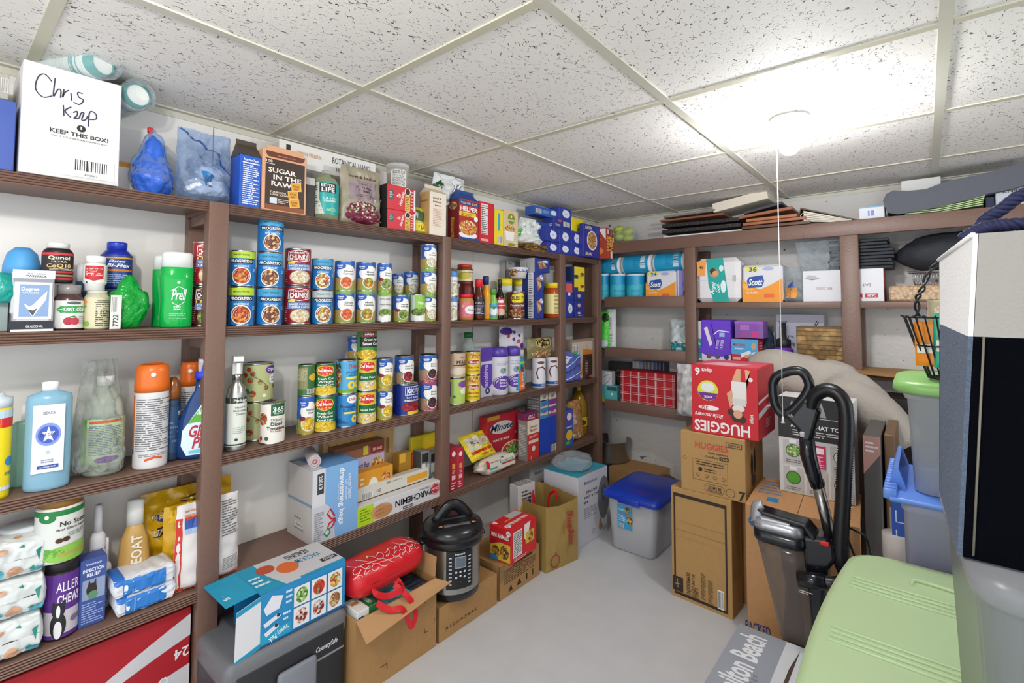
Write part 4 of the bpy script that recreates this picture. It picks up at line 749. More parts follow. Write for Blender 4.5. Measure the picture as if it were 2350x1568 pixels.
# ------------------------------------------------------------------ second shelf, right bay (jars and sauces)
def jar(lb, us, vt, z0, body, lid, lab=None, xf=.185, els=(), **kw):
    return bottle('sauce_jar', lb, 'jar', us, vt, z0, [('jar_body', body, [(0, 0), (.92, 0), (1, .04), (1, .76), (.85, .84), (.82, .86)]), ('jar_lid', lid, [(.86, .85), (.88, .98), (.84, 1), (0, 1)])], [('label', lab, .12, .68, 1.01, PI, list(els))] if lab or els else [], xf=xf, **kw)
jar('peanut butter jar with a bright red lid and pink label', (1050, 1087), 675, z, 'b8853f', 'd21f3a', 'd8707c', els=[('e', .7, .5, .28, .3, 'f0e8e4'), ('t', .7, .5, .14, 'Creamy', '2a4a8c', {'w': .34}), ('r', 0, .1, .16, .9, '2a3f78'), ('c', .35, .75, .1, 'd8b078'), ('b', .03, .05, .15, .4)])
zj = zt(1068, 676, x=.15)
jar('dark red jar standing behind and above the peanut butter', (1053, 1088), 645, z+.055, '6a1c1c', '7a2a20', xf=.13)
LW('sauce_box', 'small dark box behind the peanut butter jar holding up two jars', 'box', (1052, 1088), 690, z, .06, '4a3028', xf=.13)
jar('upside-down amber jar with a red lid, the highest of the jars by the middle post', (1047, 1085), 606, zt(1068, 650, x=.12), col('7a4a1a', .15), 'c83a2a', 'e4dcc4', xf=.12, els=[('e', .45, .5, .3, .35, 'c8b83a'), ('t', .6, .82, .14, 'LA CENA', '2a3a5a', {'w': .5})])
def sauce(lb, us, vt, body, cap, lab, els=(), xf=.185, sh=.6, z0=None, neck=.4, **kw):
    return bottle('sauce_bottle', lb, 'bottle', us, vt, z if z0 is None else z0, [('bottle_body', body, [(0, 0), (.93, 0), (1, .03), (1, sh-.05), (.9, sh), (neck+.05, sh+.15), (neck, .78), (neck, .84)]), ('bottle_cap', cap, [(neck+.06, .8), (neck+.08, .98), (neck, 1), (0, 1)])], [('label', lab, .1, sh-.08, 1.01, PI, list(els))] if lab else [], xf=xf, **kw)
sauce('barbecue sauce bottle with red cap and black label', (1086, 1112), 640, col('5a2414', .12), 'd82a34', '23232a', [('t', .5, .75, .12, 'BBQ', 'a8a8a8', {'w': .5}), ('r', 0, .55, 1, .6, 'b8a8d8'), ('n', .1, .1, .8, .5, 6, 'c8c8c8')], neck=.62)
sauce('mustard-yellow squeeze bottle with a navy blue cap', (1103, 1127), 633, col('f0a01c', .2), '1f2f6a', None, xf=.16, neck=.5)
sauce('small ranch dressing bottle with a blue label and green wrapped neck', (1122, 1142), 663, col('7ab84a', .3), '4a9a3a', '4fa5d0', [('e', .5, .4, .4, .3, 'e8f0f0'), ('c', .5, .7, .14, '2a8a6a'), ('c', .8, .15, .1, 'f0a83a')], neck=.6)
sauce('dark sauce bottle with a slim clear neck and red label', (1136, 1158), 641, col('23100c', .1), col('2a2a2a', .3), 'c83a44', [('r', 0, .55, 1, .62, 'f0e0e0'), ('e', .5, .2, .45, .2, 'd8b0a0'), ('r', .3, .75, .7, .9, 'f0e8e8')], neck=.36)
kn = [('bottle_body', '6f8f3a', [(0, 0), (1, 0), (1, .62)]), ('clear_band', 'd2d8da', [(1, .62), (1, .82)]), ('bottle_lid', 'f0d81c', [(1.02, .82), (1.02, .99), (0, 1)])]
bottle('soup_canister', 'tall canister with yellow lid behind the dark sauce bottle', 'canister', (1140, 1175), 638, z, kn, [('label', '6f8f3a', .02, .6, 1.005, PI, [('e', .6, .3, .3, .3, 'F:leaf'), ('e', .6, .85, .3, .2, 'F:leaf')])], xf=.115, group='canisters with yellow lids')
_, rr_, hh_ = bottle('soup_canister', 'tall canister with yellow lid behind the dark red bean can', 'canister', (1178, 1213), 640, z, kn, [('label', '5f8a3a', .02, .6, 1.005, PI, [('e', .6, .3, .3, .3, 'F:leaf'), ('e', .6, .85, .3, .2, 'F:leaf')])], xf=.117, group='canisters with yellow lids')
bottle('soup_bowl', 'white instant bowl with a blue logo on top of the yellow-lidded canister', 'bowl', (1168, 1211), 612, zt(1195, 641, x=.10)+.001, [('bowl_body', 'dcd8d8', [(0, 0), (.78, 0), (1, .85), (1.03, .9), (1.03, 1), (0, 1)])], [('label', None, .05, .95, .97, PI, [('r', .3, .6, .85, .95, '2a4a9c'), ('t', .58, .78, .24, 'REAL', 'f4f4f4', {'w': .4, 'i': 1}), ('e', .22, .5, .2, .4, 'F:stew')])], xf=.17)
stack((1164, 1204), (668,), z, [('6a2418', [('p', [(.3, .92), (.7, .98), (.85, .8), (.7, .6), (.3, .6), (.2, .78)], 'ecd41f'), ('t', .52, .78, .14, "BUSH'S", '1c2a1c', {'w': .6, 'b': 2}), ('t', .5, .5, .09, "Country Style", 'f2f0ea', {'w': .6, 'i': 1}), ('n', .3, .38, .8, .42, 1, 'e8e0d8'), ('e', .5, .19, .4, .17, 'F:stew')])], ['dark red baked beans can with yellow logo badge'], xf=.19)
# stacked toaster pastry boxes
pt = [('p', [(.15, .75), (.55, .85), (.8, .4), (.35, .22)], 'b06a5a'), ('p', [(.2, .72), (.52, .8), (.74, .42), (.38, .28)], 'F:nut'), ('e', .7, .8, .16, .1, 'c8dcf0'), ('c', .8, .75, .1, 'f0f4fa'), ('o', .8, .75, .09, .3, '23357c')]
ptl = [('r', 0, 0, 1, 1, '23357c'), ('r', .55, .02, .92, .98, 'e8eaee'), ('n', .6, .05, .88, .95, 12, '3a3a3a')]
zz = z; G = 'blue pastry boxes stacked on the second shelf'
for i, vt in enumerate((680, 625)):
    LW('pastry_box', ['royal blue pastry box at the bottom of the stack of three', 'royal blue pastry box in the middle of the stack of three'][i], 'box', (1227, 1248), vt, zz, .10, '24378a', xf=.19, group=G, F=pt, L=ptl); zz = zt(1237, vt, x=.19)
LW('pastry_box', 'royal blue pastry box on top of the stack of three, partly over grey carton', 'box', (1227, 1262), 594, zz, .1, '24378a', xf=.19, group=G, F=pt, L=[('r', 0, 0, 1, 1, 'b8b8b8'), ('b', .3, .3, .7, .8)])
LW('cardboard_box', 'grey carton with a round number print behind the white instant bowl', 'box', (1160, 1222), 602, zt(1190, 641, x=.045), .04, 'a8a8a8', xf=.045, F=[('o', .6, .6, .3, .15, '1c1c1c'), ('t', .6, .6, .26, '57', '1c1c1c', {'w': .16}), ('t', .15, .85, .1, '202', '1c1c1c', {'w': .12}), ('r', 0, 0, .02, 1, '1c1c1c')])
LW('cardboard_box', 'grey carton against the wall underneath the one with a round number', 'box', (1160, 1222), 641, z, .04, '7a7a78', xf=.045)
jar('large orange sauce jar with a yellow lid and pale yellow back label', (1248, 1286), 648, z, col('b04a14', .12), 'f0cf1f', 'e8d890', els=NF(.5, .02, .98, .98, '6a5a2a', None, 12), xf=.19)
LW('noodle_box', 'dark blue box behind the orange sauce jar', 'box', (1268, 1310), 660, z, .06, '27346e', xf=.1)
# end bay
LW('packet_box', 'red and blue packet box low in the narrow end bay', 'box', (1298, 1319), 688, z, .06, '2a3a98', xf=.17, F=lem(.5, .5, .4), group='packet boxes in the narrow end bay')
LW('packet_box', 'dark blue packet box with white emblem on the floor of the end bay', 'box', (1320, 1342), 712, z, .09, '24307e', xf=.185, F=[('e', .4, .6, .16, .16, 'd8a8b8'), ('n', .3, .2, .7, .3, 1, 'c8d0e8')], group='packet boxes in the narrow end bay')
zz = zt(1331, 712, x=.185)
for i, vt in enumerate((690, 669)):
    LW('packet_box', ['dark blue packet box, second from the bottom of the end bay stack', 'dark blue packet box, third from the bottom of the end bay stack'][i], 'box', (1320, 1342), vt, zz, .09, '24307e', xf=.185, F=[('e', .4, .5, .16, .2, 'd8a8b8')], group='packet boxes in the narrow end bay'); zz = zt(1331, vt, x=.185)
for i, vt in enumerate((640, 613)):
    LW('packet_box', ['yellow and dark blue packet box, lower of the yellow pair', 'yellow and dark blue packet box on top of the end bay stack'][i], 'box', (1318, 1342), vt, zz, .09, 'e8cf1f', xf=.185, L=[('r', 0, 0, 1, 1, '27346e')], F=[('r', 0, 0, .35, .3, '27346e'), ('e', .75, .4, .18, .12, '7a3a1a'), ('n', .5, .15, .9, .25, 1, '6a5a1a')], group='yellow packet boxes'); zz = zt(1331, vt, x=.185)
zb = zt(1308, 688, x=.17)
LW('packet_box', 'coral red and dark blue box in the end bay beside the yellow pair', 'box', (1298, 1318), 645, zb, .06, '2a3a98', xf=.17, F=[('r', .05, .4, .95, .85, 'e0605a'), ('e', .4, .3, .16, .1, 'f0e8e8')], group='packet boxes in the narrow end bay')
# ------------------------------------------------------------------ third shelf, left bay (cleaning things)
z = SZ[2]
bottle('wipes_canister', 'yellow and red wipes canister cut by the left edge of the picture', 'canister', (-52, 22), 906, z, [('canister_body', 'e8d21c', [(0, 0), (.96, 0), (1, .03), (1, .88)]), ('canister_lid', 'c9d4dc', [(1.02, .86), (1.02, .95), (.5, .97), (.45, 1), (0, 1)])],
   [('label', 'ecd61e', .08, .84, 1.01, PI*1.3, [('r', 0, .78, 1, .9, 'd22a2a'), ('r', 0, .9, 1, 1, 'b8d0e0'), ('c', .82, .35, .06, '3a8ac8'), ('t', .8, .2, .04, '80 WIPES', '2a5a8a', {'w': .16}), ('r', 0, 0, 1, .05, 'd0dce4')])], rz=-.3)
CB = see('8fc0d8', .75, .25, name='blue_liquid_plastic')
flat = [(0, 0), (.86, 0), (.97, .015), (1, .05), (1, .68), (.96, .76), (.75, .79), (.42, .80)]
bottle('liquid_bottle', 'translucent pale green bottle behind the white-labelled refill bottle', 'bottle', (20, 90), 930, z, [('bottle_body', see('7fb0a0', .7, .25), flat), ('bottle_cap', 'dedede', [(.4, .8), (.4, .99), (0, 1)])], sx=.6, xf=.115)
bottle('liquid_bottle', 'large translucent refill bottle of blue liquid with white star label', 'bottle', (50, 158), 878, z, [('bottle_body', CB, [(0, 0), (.88, 0), (.97, .01), (1, .04), (1, .82), (.95, .87), (.5, .9), (.4, .91)]), ('bottle_cap', 'e8e8e8', [(.36, .9), (.36, .99), (0, 1)])],
   [('label', 'dfe4ee', .17, .76, .0, 1.0, [])][:0], sx=.62, xf=.19, rz=-.12)
o = bpy.data.objects['liquid_bottle.001'];
def flatlabel(o, wd, h, z0, xo, els, nm='paper_label'):
    m = MB(); m.box((xo, -wd/2, z0), (xo+.0006, wd/2, z0+h), 'e2e6f0'); prints(m, lambda u, v, t: (xo+.0006+t, (u-.5)*wd, z0+v*h), wd, h, els); return m.obj(nm, o)
c_, r_ = cylfit(50, 158, .19, z+.04)
hb = hgt(104, 878, z, .19, 'x')
flatlabel(o, r_*1.35, hb*.62, hb*.17, r_*.62+.0012, [('t', .5, .88, .04, 'SEDUCE', '20202a', {'w': .4, 'b': 0}), ('e', .5, .56, .4, .17, '7f94d8'), ('e', .5, .56, .33, .13, '3f5ab8'), ('p', [(.5, .68), (.56, .6), (.7, .6), (.6, .54), (.66, .46), (.5, .5), (.34, .46), (.4, .54), (.3, .6), (.44, .6)], 'e6eaf6'), ('t', .5, .56, .04, 'SEA DEW', '2a3a7a', {'w': .5}), ('c', .5, .3, .025, 'a8c8e0'), ('n', .3, .14, .75, .2, 2, '8a90a8'), ('r', .18, .06, .85, .11, '2f4a98'), ('t', .5, .085, .02, 'Hand Wash Refill', 'e8ecf8', {'w': .5})])
o, r_, h_ = bottle('spray_jug', 'white jug with a pale green printed label inside a clear bag', 'jug', (185, 285), 868, z, [('jug_body', see('bcc4b4', .8, .3), [(0, 0), (.9, 0), (1, .03), (1, .5), (.85, .72), (.4, .9)]), ('jug_cap', 'd6d6d2', [(.42, .9), (.42, 1), (0, 1)])], [('label', 'b4c49a', .12, .58, 1.01, PI*.95, [('r', .0, 0, .25, 1, '5fa03a'), ('r', .3, .9, .85, .96, 'c85a3a'), ('n', .3, .2, .85, .86, 18, '5a6a8a'), ('e', .6, .1, .2, .07, '7a4a9a')])], xf=.165, rz=-.3)
pouch('clear_plastic_bag', 'big crinkled clear bag gathered around a white jug', 'bag', (160, 306), 832, z, .15, 'ffffff', mat_=see('d0d6d2', .14, .1, bump=1, bs=30), amp=.3, seed=2, taper=.45, xf=.192)
OR = col('dc6a1e', .3)
def spray(lb, us, vt, xf, full=True, grp=None):
    o, r, h = bottle('insect_spray_can', lb, 'spray can', us, vt, z, [('can_body', 'd8d6d6', [(0, 0), (.98, 0), (1, .015), (1, .72), (.97, .75)]), ('spray_cap', OR, [(1.03, .73), (1.05, .8), (.98, .93), (.9, .985), (.62, 1), (.55, .96), (0, .96)])],
      [('label', 'd4d3d3', .02, .7, 1.01, PI*1.2, [('r', 0, .25, .18, 1, 'dc6a1e'), ('r', 0, .18, .18, .25, '3a4a9c'), ('n', .22, .22, .9, .96, 24, '6a6a70'), ('s', [(.4, .1), (.55, .13), (.68, .11)], .006, 'd8502a'), ('n', .3, .14, .8, .19, 2, '8a8a8a')])], xf=xf, group=grp)
    m = MB(); m.lathe([(0, 0), (.006, 0), (.006, .004), (.0, .004)], 'f0ece4', 12, M=Matrix.Translation((r*.98, 0, h*.9)) @ Matrix.Rotation(PI/2, 4, 'Y')); m.obj('spray_nozzle', o)
spray('tall orange-capped insect spray can with a long printed back panel', (304, 384), 838, .19)
spray('orange-capped spray can standing in shade behind the blue trigger bottle', (409, 452), 832, .10)
bottle('liquid_bottle', 'dark blue bottle with a brown domed cap, between orange can and blue trigger bottle', 'bottle', (374, 412), 868, z, [('bottle_body', '1c3450', [(0, 0), (.95, 0), (1, .03), (1, .68), (.95, .74)]), ('bottle_cap', col('8a5020', .2), [(1, .74), (1, .84), (.75, .95), (.3, 1), (0, 1)])], [('label', '23446a', .1, .65, 1.01, PI, [('t', .8, .85, .09, '97', 'd8dce8', {'w': .2}), ('n', .2, .2, .8, .7, 5, '5a7aa0')])], xf=.155)
def trigger(o, r, h, cap='2a3fc8', head=None):
    head = head or see('d8dce4', .75, .15)
    m = MB(); m.lathe([(r*.34, h*.80), (r*.34, h*.86), (r*.26, h*.87), (0, h*.87)], cap, 16, sx=1.2); m.obj('trigger_collar', o)
    m = MB(); m.prism([(-.014, h*.87), (.014, h*.87), (.03, h*.97), (.026, h), (-.02, h), (-.026, h*.93)], -.011, .011, head, axis='y'); m.prism([(.016, h*.93), (.03, h*.9), (.034, h*.83), (.03, h*.83), (.024, h*.9)], -.004, .004, cap, axis='y'); m.obj('spray_trigger', o)
o, r_, h_ = bottle('spray_bottle', 'dark blue glass cleaner trigger bottle with a green and white label beside the post', 'spray bottle', (394, 505), 826, z, [('bottle_body', see('1a3f7a', .9, .08, name='blue_cleaner'), [(0, 0), (.8, 0), (.98, .03), (1, .15), (.92, .38), (.6, .56), (.3, .68), (.26, .8)])], sx=.4, xf=.188, rz=-.25)
trigger(o, r_, h_)
m = MB(); xo = r_*.4+.001; P_ = [(-.62*r_, .05*h_), (.75*r_, .05*h_), (.85*r_, .3*h_), (.4*r_, .52*h_), (-.05*r_, .54*h_), (-.8*r_, .3*h_), (-.85*r_, .15*h_)]
m.prism([(a*.97, b) for a, b in P_], xo, xo+.0006, 'd4e4ee', axis='x'); prints(m, lambda u, v, t: (xo+.0006+t, (u-.5)*r_*1.7, v*h_*.55), r_*1.7, h_*.55, [('p', [(.15, .66), (.52, .98), (.75, .94), (.95, .7), (.5, .68)], '5aa83a'), ('t', .62, .85, .09, 'AMMONIA', 'f0f6ea', {'w': .5, 'i': 1}), ('t', .62, .75, .08, 'FREE', 'f0f6ea', {'w': .3, 'i': 1}), ('t', .5, .52, .2, 'Glass', 'b0203a', {'w': .6, 'b': 2, 'i': 1}), ('t', .52, .31, .2, 'Plus', 'b0203a', {'w': .5, 'b': 2, 'i': 1}), ('r', .2, .12, .95, .18, '6fc0d8')]); m.obj('label', o)
# middle bay
o, r_, h_ = bottle('spray_bottle', 'brushed metal bottle with pale label and dark bands, white trigger above', 'spray bottle', (516, 564), 818, z, [('bottle_body', col('c2c4c0', .3, .9), [(0, 0), (.95, 0), (1, .02), (1, .58), (.82, .66), (.5, .7), (.46, .74)])],
   [('label', 'dfe4da', .05, .56, 1.01, PI*1.1, [('r', 0, .88, 1, 1, '3a4038'), ('t', .62, .94, .06, 'Package', 'eef0ea', {'w': .42}), ('t', .6, .8, .045, 'Natural', '5a6a5a', {'w': .3, 'b': 0}), ('t', .62, .73, .045, 'Multi-surface', '5a6a5a', {'w': .42, 'b': 0}), ('t', .62, .66, .045, 'Cleaner', '5a6a5a', {'w': .3, 'b': 0}), ('n', .4, .25, .8, .4, 4, 'a8b0a4'), ('c', .5, .14, .03, '3a3a3a'), ('r', 0, .02, 1, .05, '3a4038')])], xf=.188)
m = MB(); m.lathe([(r_*.45, h_*.74), (r_*.45, h_*.8), (0, h_*.81)], METAL, 16); m.obj('screw_collar', o)
m = MB(); m.prism([(-.016, h_*.8), (.012, h_*.8), (.02, h_*.92), (.052, h_*.95), (.052, h_), (-.026, h_), (-.028, h_*.92)], -.013, .013, 'd9dcda', axis='y'); m.prism([(.03, h_*.93), (.044, h_*.93), (.05, h_*.82), (.042, h_*.82)], -.005, .005, 'd9dcda', axis='y'); m.obj('spray_trigger', o)
# right bay
o, r_, h_ = bottle('clear_bottle', 'large clear bottle with a green cap behind the yellow corn cans', 'bottle', (1040, 1107), 766, z, [('bottle_body', see('cfdcd8', .3, .08), [(0, 0), (.9, 0), (1, .03), (1, .5), (.9, .6), (.4, .82), (.27, .88), (.26, .93)]), ('bottle_cap', '167a3a', [(.3, .92), (.3, 1), (0, 1)])], xf=.125)
bz = xb
LW('baby_food_box', 'purple and white carton with angled top behind the white bottles', 'box', (1103, 1131), 798, z, .075, 'c8c6ce', xf=.14, F=[('r', 0, .72, 1, 1, '5a3aa0'), ('e', .5, .45, .6, .28, '5a3aa0'), ('r', 0, .66, 1, .72, 'c8c6ce'), ('t', .4, .4, .12, 'sensitive', 'c8b8e8', {'w': .5, 'rot': 90}), ('o', .55, .12, .07, .5, '23306a')])
def fbot(lb, us, vt, xf): return bottle('formula_bottle', lb, 'bottle', us, vt, z, [('bottle_body', 'c6c6cc', [(0, 0), (.86, 0), (.98, .02), (1, .06), (1, .8)]), ('bottle_top', col('5a44a8', .3), [(1, .8), (1, .9), (.9, .97), (.6, 1), (0, 1)])],
   [('label', 'd6d5da', .12, .78, 1.01, PI*1.05, [('e', .62, .22, .36, .22, '5a34a0'), ('t', .62, .31, .055, 'CARE', 'f0ecf8', {'w': .24, 'rot': 180}), ('t', .62, .22, .055, 'YOUR', 'f0ecf8', {'w': .28, 'rot': 180}), ('t', .62, .13, .05, 'baby', 'f0ecf8', {'w': .26, 'i': 1}), ('c', .6, .6, .1, '8a94a8'), ('c', .66, .63, .05, '5a8a4a'), ('n', .4, .76, .9, .9, 3, 'a8a8c8'), ('n', .05, .1, .15, .9, 8, '8a8a8a')])], xf=xf, group='white bottles with purple tops')
fbot('white bottle with purple domed top, nearer to the yellow cans', (1122, 1166), 799, .185); fbot('white bottle with purple domed top, next to the teal and orange pouch', (1158, 1194), 797, .185)
bottle('juice_bottle', 'amber juice bottle with a white cap behind the white bottles', 'bottle', (1135, 1182), 778, z, [('bottle_body', see('a87a2a', .8, .1), [(0, 0), (1, 0), (1, .7), (.6, .86), (.5, .9)]), ('bottle_cap', 'd8d8d8', [(.55, .89), (.55, 1), (0, 1)])], xf=.105)
pouch('fruit_pouch', 'white pouch with purple berries slumped over the bottles', 'pouch', (1158, 1204), 750, zt(1180, 803, x=.1), .045, 'e0dce4', [('e', .25, .8, .24, .16, '4a2a8a'), ('c', .3, .6, .09, 'c83a4a'), ('c', .5, .45, .08, '6a3a9a'), ('c', .7, .35, .1, 'd05a6a'), ('c', .85, .15, .12, '5a2a8a'), ('c', .55, .75, .07, '5a2a8a'), ('c', .75, .6, .07, '3a2a6a')], xf=.1, rzadd=-.2)
pouch('snack_pouch', 'teal snack pouch with an orange panel on the third shelf', 'pouch', (1187, 1211), 822, z, .05, '1f9ab0', [('r', .3, .02, .8, .6, 'e8702a'), ('t', .55, .4, .1, 'bits', 'f4e8d8', {'w': .5, 'b': 2, 'rot': 90}), ('r', .1, .82, .95, .88, 'a8d83a'), ('e', .6, .68, .14, .1, '7a3a1a')], xf=.195)
bottle('juice_bottle', 'small amber bottle with white cap behind the teal pouch', 'bottle', (1184, 1206), 805, z, [('bottle_body', col('a8701c', .15), [(0, 0), (1, 0), (1, .6), (.6, .78), (.55, .84)]), ('bottle_cap', 'e8e6e0', [(.62, .83), (.62, 1), (0, 1)])], [('label', '8ab8e0', .1, .5, 1.01, PI, [])], xf=.125)
for i, (a, b, lb) in enumerate(((1221, 1252, 'left'), (1251, 1281, 'right'))):
    bottle('bread_crumb_can', 'white canister with a dark red horseshoe curve, %s of the pair' % lb, 'canister', (a, b), 824-i*2, z, [('canister_body', 'dedee4', [(0, 0), (.98, 0), (1, .02), (1, .98), (0, 1)])], [('label', 'e0e0e6', .03, .97, 1.01, PI*1.1, [('s', [(.42, .3), (.35, .5), (.42, .68), (.62, .72), (.78, .6), (.8, .4)], .007, '6e1c14'), ('r', 0, .02, 1, .12, '24509c'), ('e', .55, .88, .16, .05, '7a3a34'), ('t', .7, .07, .06, 'HOLLY', 'e8ecf4', {'w': .3})])], xf=.19, group='pair of white canisters with horseshoe print')
pouch('snack_pouch', 'clear and gold nut bag with black crest label on the white canisters', 'pouch', (1220, 1276), 776, zt(1245, 825, x=.17)+.001, .06, '8a8258', [('p', [(.2, .95), (.5, 1), (.85, .95), (.8, .6), (.5, .5), (.2, .62)], 'c8b070'), ('p', [(.24, .92), (.5, .96), (.8, .92), (.76, .63), (.5, .54), (.25, .65)], '231c14'), ('t', .5, .78, .1, 'Utz', 'a88a4a', {'w': .3, 'i': 1}), ('e', .5, .25, .4, .2, 'F:nut')], xf=.16, rough=.15, stand=False)
# end bay
o = pkg('clear_tub', 'clear plastic box around a tan cereal carton at the third shelf end', 'box', (.185, yl(1310, .185, z)), (.185, END-.036), z+.0005, hgt(1340, 778, z, .185, 'x'), .045, see('b0a090', .45, .1), F=[('r', .05, .05, .9, .93, 'c8b8a4'), ('p', [(.4, .1), (.9, .2), (.9, .7), (.5, .75)], 'c87a2a'), ('b', .1, .6, .3, .85), ('s', [(.62, .9), (.7, .7)], .003, 'c83a2a')])
pouch('frozen_bag', 'blue and white striped frosted bag in the end bay', 'bag', (1298, 1338), 806, z, .04, '5a6ab8', [('p', [(0, .9), (.4, .8), (.1, .6)], 'e0e4f4'), ('s', [(.1, .5), (.9, .8)], .005, 'e4e8f8'), ('s', [(0, .3), (.9, .55)], .004, '2a2a88'), ('s', [(.1, .1), (.9, .3)], .005, 'e4e8f8'), ('r', .6, .8, 1, .9, '2f8ac8'), ('r', .55, .9, .95, .97, '4fb83a')], amp=.3, xf=.2, plane='x').location.x = .232-.05
LW('chocolate_bag', 'dark brown wrapped block in the end bay beside the frosted bag', 'bag', (1341, 1361), 814, z, .03, '33231d', xf=.198, bev=.006, F=[('r', .1, .2, .4, .8, '5a4a44'), ('n', .12, .3, .38, .7, 4, 'a89a90'), ('e', .75, .1, .2, .06, 'c8502a')])
# ------------------------------------------------------------------ fourth shelf, right bay and end bay
z = SZ[3]
for i, (a, b, c_) in enumerate(((1032, 1049, 'a81f2c'), (1049, 1064, 'b82a3e'))):
    LW('candy_box', ['red and grey box with small pictures, beside the middle post', 'crimson box with white print, second from the middle post'][i], 'box', (a, b), 1028, z, .1, c_, xf=.19, F=[('c', .5, .85, .06, 'f0e8e8'), ('r', .3, .5, .7, .62, 'e8a04a'), ('r', .25, .25, .75, .35, 'e0c8b8'), ('n', .2, .02, .8, .2, 3, 'f0d8d8'), ('n', .3, .38, .7, .48, 3, 'f0c8c8')], L=[('n', .1, .1, .9, .9, 10, 'd8b8b8')], side='8a8a8a' if i == 0 else None)
pouch('rice_bag', 'yellow rice bag with red print lying on top of the white bag', 'bag', None, None, None, .05, 'ecd41c', [('r', .1, .35, .55, .85, 'd8d4c8'), ('t', .32, .6, .14, 'RICE', '2a2a2a', {'w': .3, 'i': 1}), ('r', .1, .2, .9, .3, 'c8281c'), ('e', .75, .6, .2, .2, 'F:chowder'), ('n', .3, .05, .8, .14, 1, 'c8281c')], at=(.15, (yl(1070, .15, z+.08)+yl(1150, .15, z+.08))/2, z+.078), hh=.13, w=.19, rz=.12, tilt=-.7, amp=.25)
crumple('rice_bag', 'large cream bag with teal and red print slumped on the shelf', 'bag', (.15, (yl(1070, .15, z)+yl(1190, .15, z))/2, z), (.095, .26, .085), col('ddd2c2', .4), 6, .2)
o = bpy.data.objects['rice_bag.001']; ang = [('t', .3, .6, .14, 'CARNAROLI', '3a3a3a', {'w': .4, 'b': 0}), ('r', .45, .35, .95, .5, '35b0a0'), ('t', .7, .42, .09, 'EXTRA FANCY', 'f0f4f0', {'w': .4}), ('r', .5, .22, .98, .32, 'c8281c'), ('r', 0, .2, .1, .9, 'c8281c'), ('p', [(.5, .8), (.6, .95), (.62, .7)], '4a5a5a'), ('r', .1, .1, .35, .22, '35b0a0')]
m = MB(); mp = lambda u, v, t: (.026+.024*math.cos(v*1.3)+t, (u-.5)*.2, -.012+.05*math.sin(v*1.45)+t); m.grid(lambda u, v: mp(u, v, 0), 8, 8, mat('ddd2c2')); prints(m, mp, .2, .07, ang, curved=True); m.obj('printed_panel', o)
LW('rice_box', 'big red white-rice box with oval script logo and vegetable bowl', 'box', (1118, 1194), 942, z, .055, 'c01f2c', xf=.095, vm=1190, rot=0, F=[('r', 0, 0, 1, 1, 'a81c2a'), ('r', .0, .92, .35, 1, 'b88a2a'), ('e', .42, .74, .34, .13, 'c8c4be'), ('t', .42, .75, .13, 'Minute', '1c2a4a', {'w': .68, 'b': 2, 'i': 1}), ('t', .4, .49, .045, 'WHITE RICE', 'f0e8e0', {'w': .5}), ('c', .85, .56, .05, '8a1420'), ('t', .85, .56, .05, '5', 'f0e8e0', {}), ('e', .72, .2, .34, .2, 'e8e0cc'), ('e', .72, .24, .28, .15, 'F:mixed'), ('e', .78, .2, .2, .1, 'F:leaf')],
   R=[('r', 0, 0, 1, 1, 'c81f2c')]+NF(.2, .35, .75, .85, '3a3a3a', 'eceae6', 14)+[('b', .5, .03, .9, .14)])
LW('pudding_box', 'small purple-printed box on top of the red and cream boxes', 'box', (1204, 1234), 947, zt(1220, 966, x=.16), .05, '7a2a5a', xf=.16, F=[('t', .5, .5, .4, 'JELL', 'f0e8f0', {'w': .6, 'b': 2, 'i': 1})])
LW('pancake_box', 'narrow cream and red pancake mix box with a check pattern side', 'box', (1210, 1238), 964, z, .06, 'c8302a', xf=.185, F=[('r', 0, .66, 1, 1, 'e8e0cc'), ('t', .5, .84, .07, 'Sweet', 'a8281c', {'w': .7, 'i': 1}), ('t', .5, .75, .07, 'Robin', 'a8281c', {'w': .6, 'i': 1}), ('n', .15, .55, .85, .62, 2, 'f0c8b8'), ('r', .1, .42, .9, .5, 'e8d8c8'), ('c', .5, .28, .07, 'f0e8d8'), ('t', .3, .06, .08, '1', 'f0e8d8', {})], L=[('r', 0, 0, 1, 1, '8a8680'), ('n', .1, .1, .9, .9, 20, 'd0ccc4')])
LW('large_blue_box', 'plain bright royal blue carton with a yellow stripe at its foot', 'box', (1239, 1278), 958, z, .11, '1f44b4', xf=.175, F=[('r', .62, 0, .8, .2, 'b8c0d8'), ('n', .63, .02, .79, .19, 8, '4a4a5a'), ('r', .86, 0, .96, .2, 'e8cf1f'), ('r', .7, 0, .72, 1, '17348c')])
zz = zt(1258, 958, x=.175)
for k in range(3):
    for j in range(2):
        nm_ = (('lowest', 'middle', 'top')[k], ('left', 'right')[j])
        LW('gelatin_box', 'tiny cream and blue packet box with purple print, %s row %s, above the blue carton' % nm_, 'box', (1240+19*j, 1258+19*j), 958-20*(k+1)-3*j, zz, .09, 'd8d2bc', xf=.175, F=[('r', 0, 0, 1, .35, '3f8ac0' if j == 0 else '8a3a9a'), ('t', .5, .65, .3, 'jell' , '7a2a7a', {'w': .5, 'i': 1})], L=[('r', 0, 0, 1, 1, '6a6866'), ('n', .1, .2, .9, .8, 3, 'a8a6a2')], group='tiny gelatin packet boxes on the blue carton')
    zz += .0325
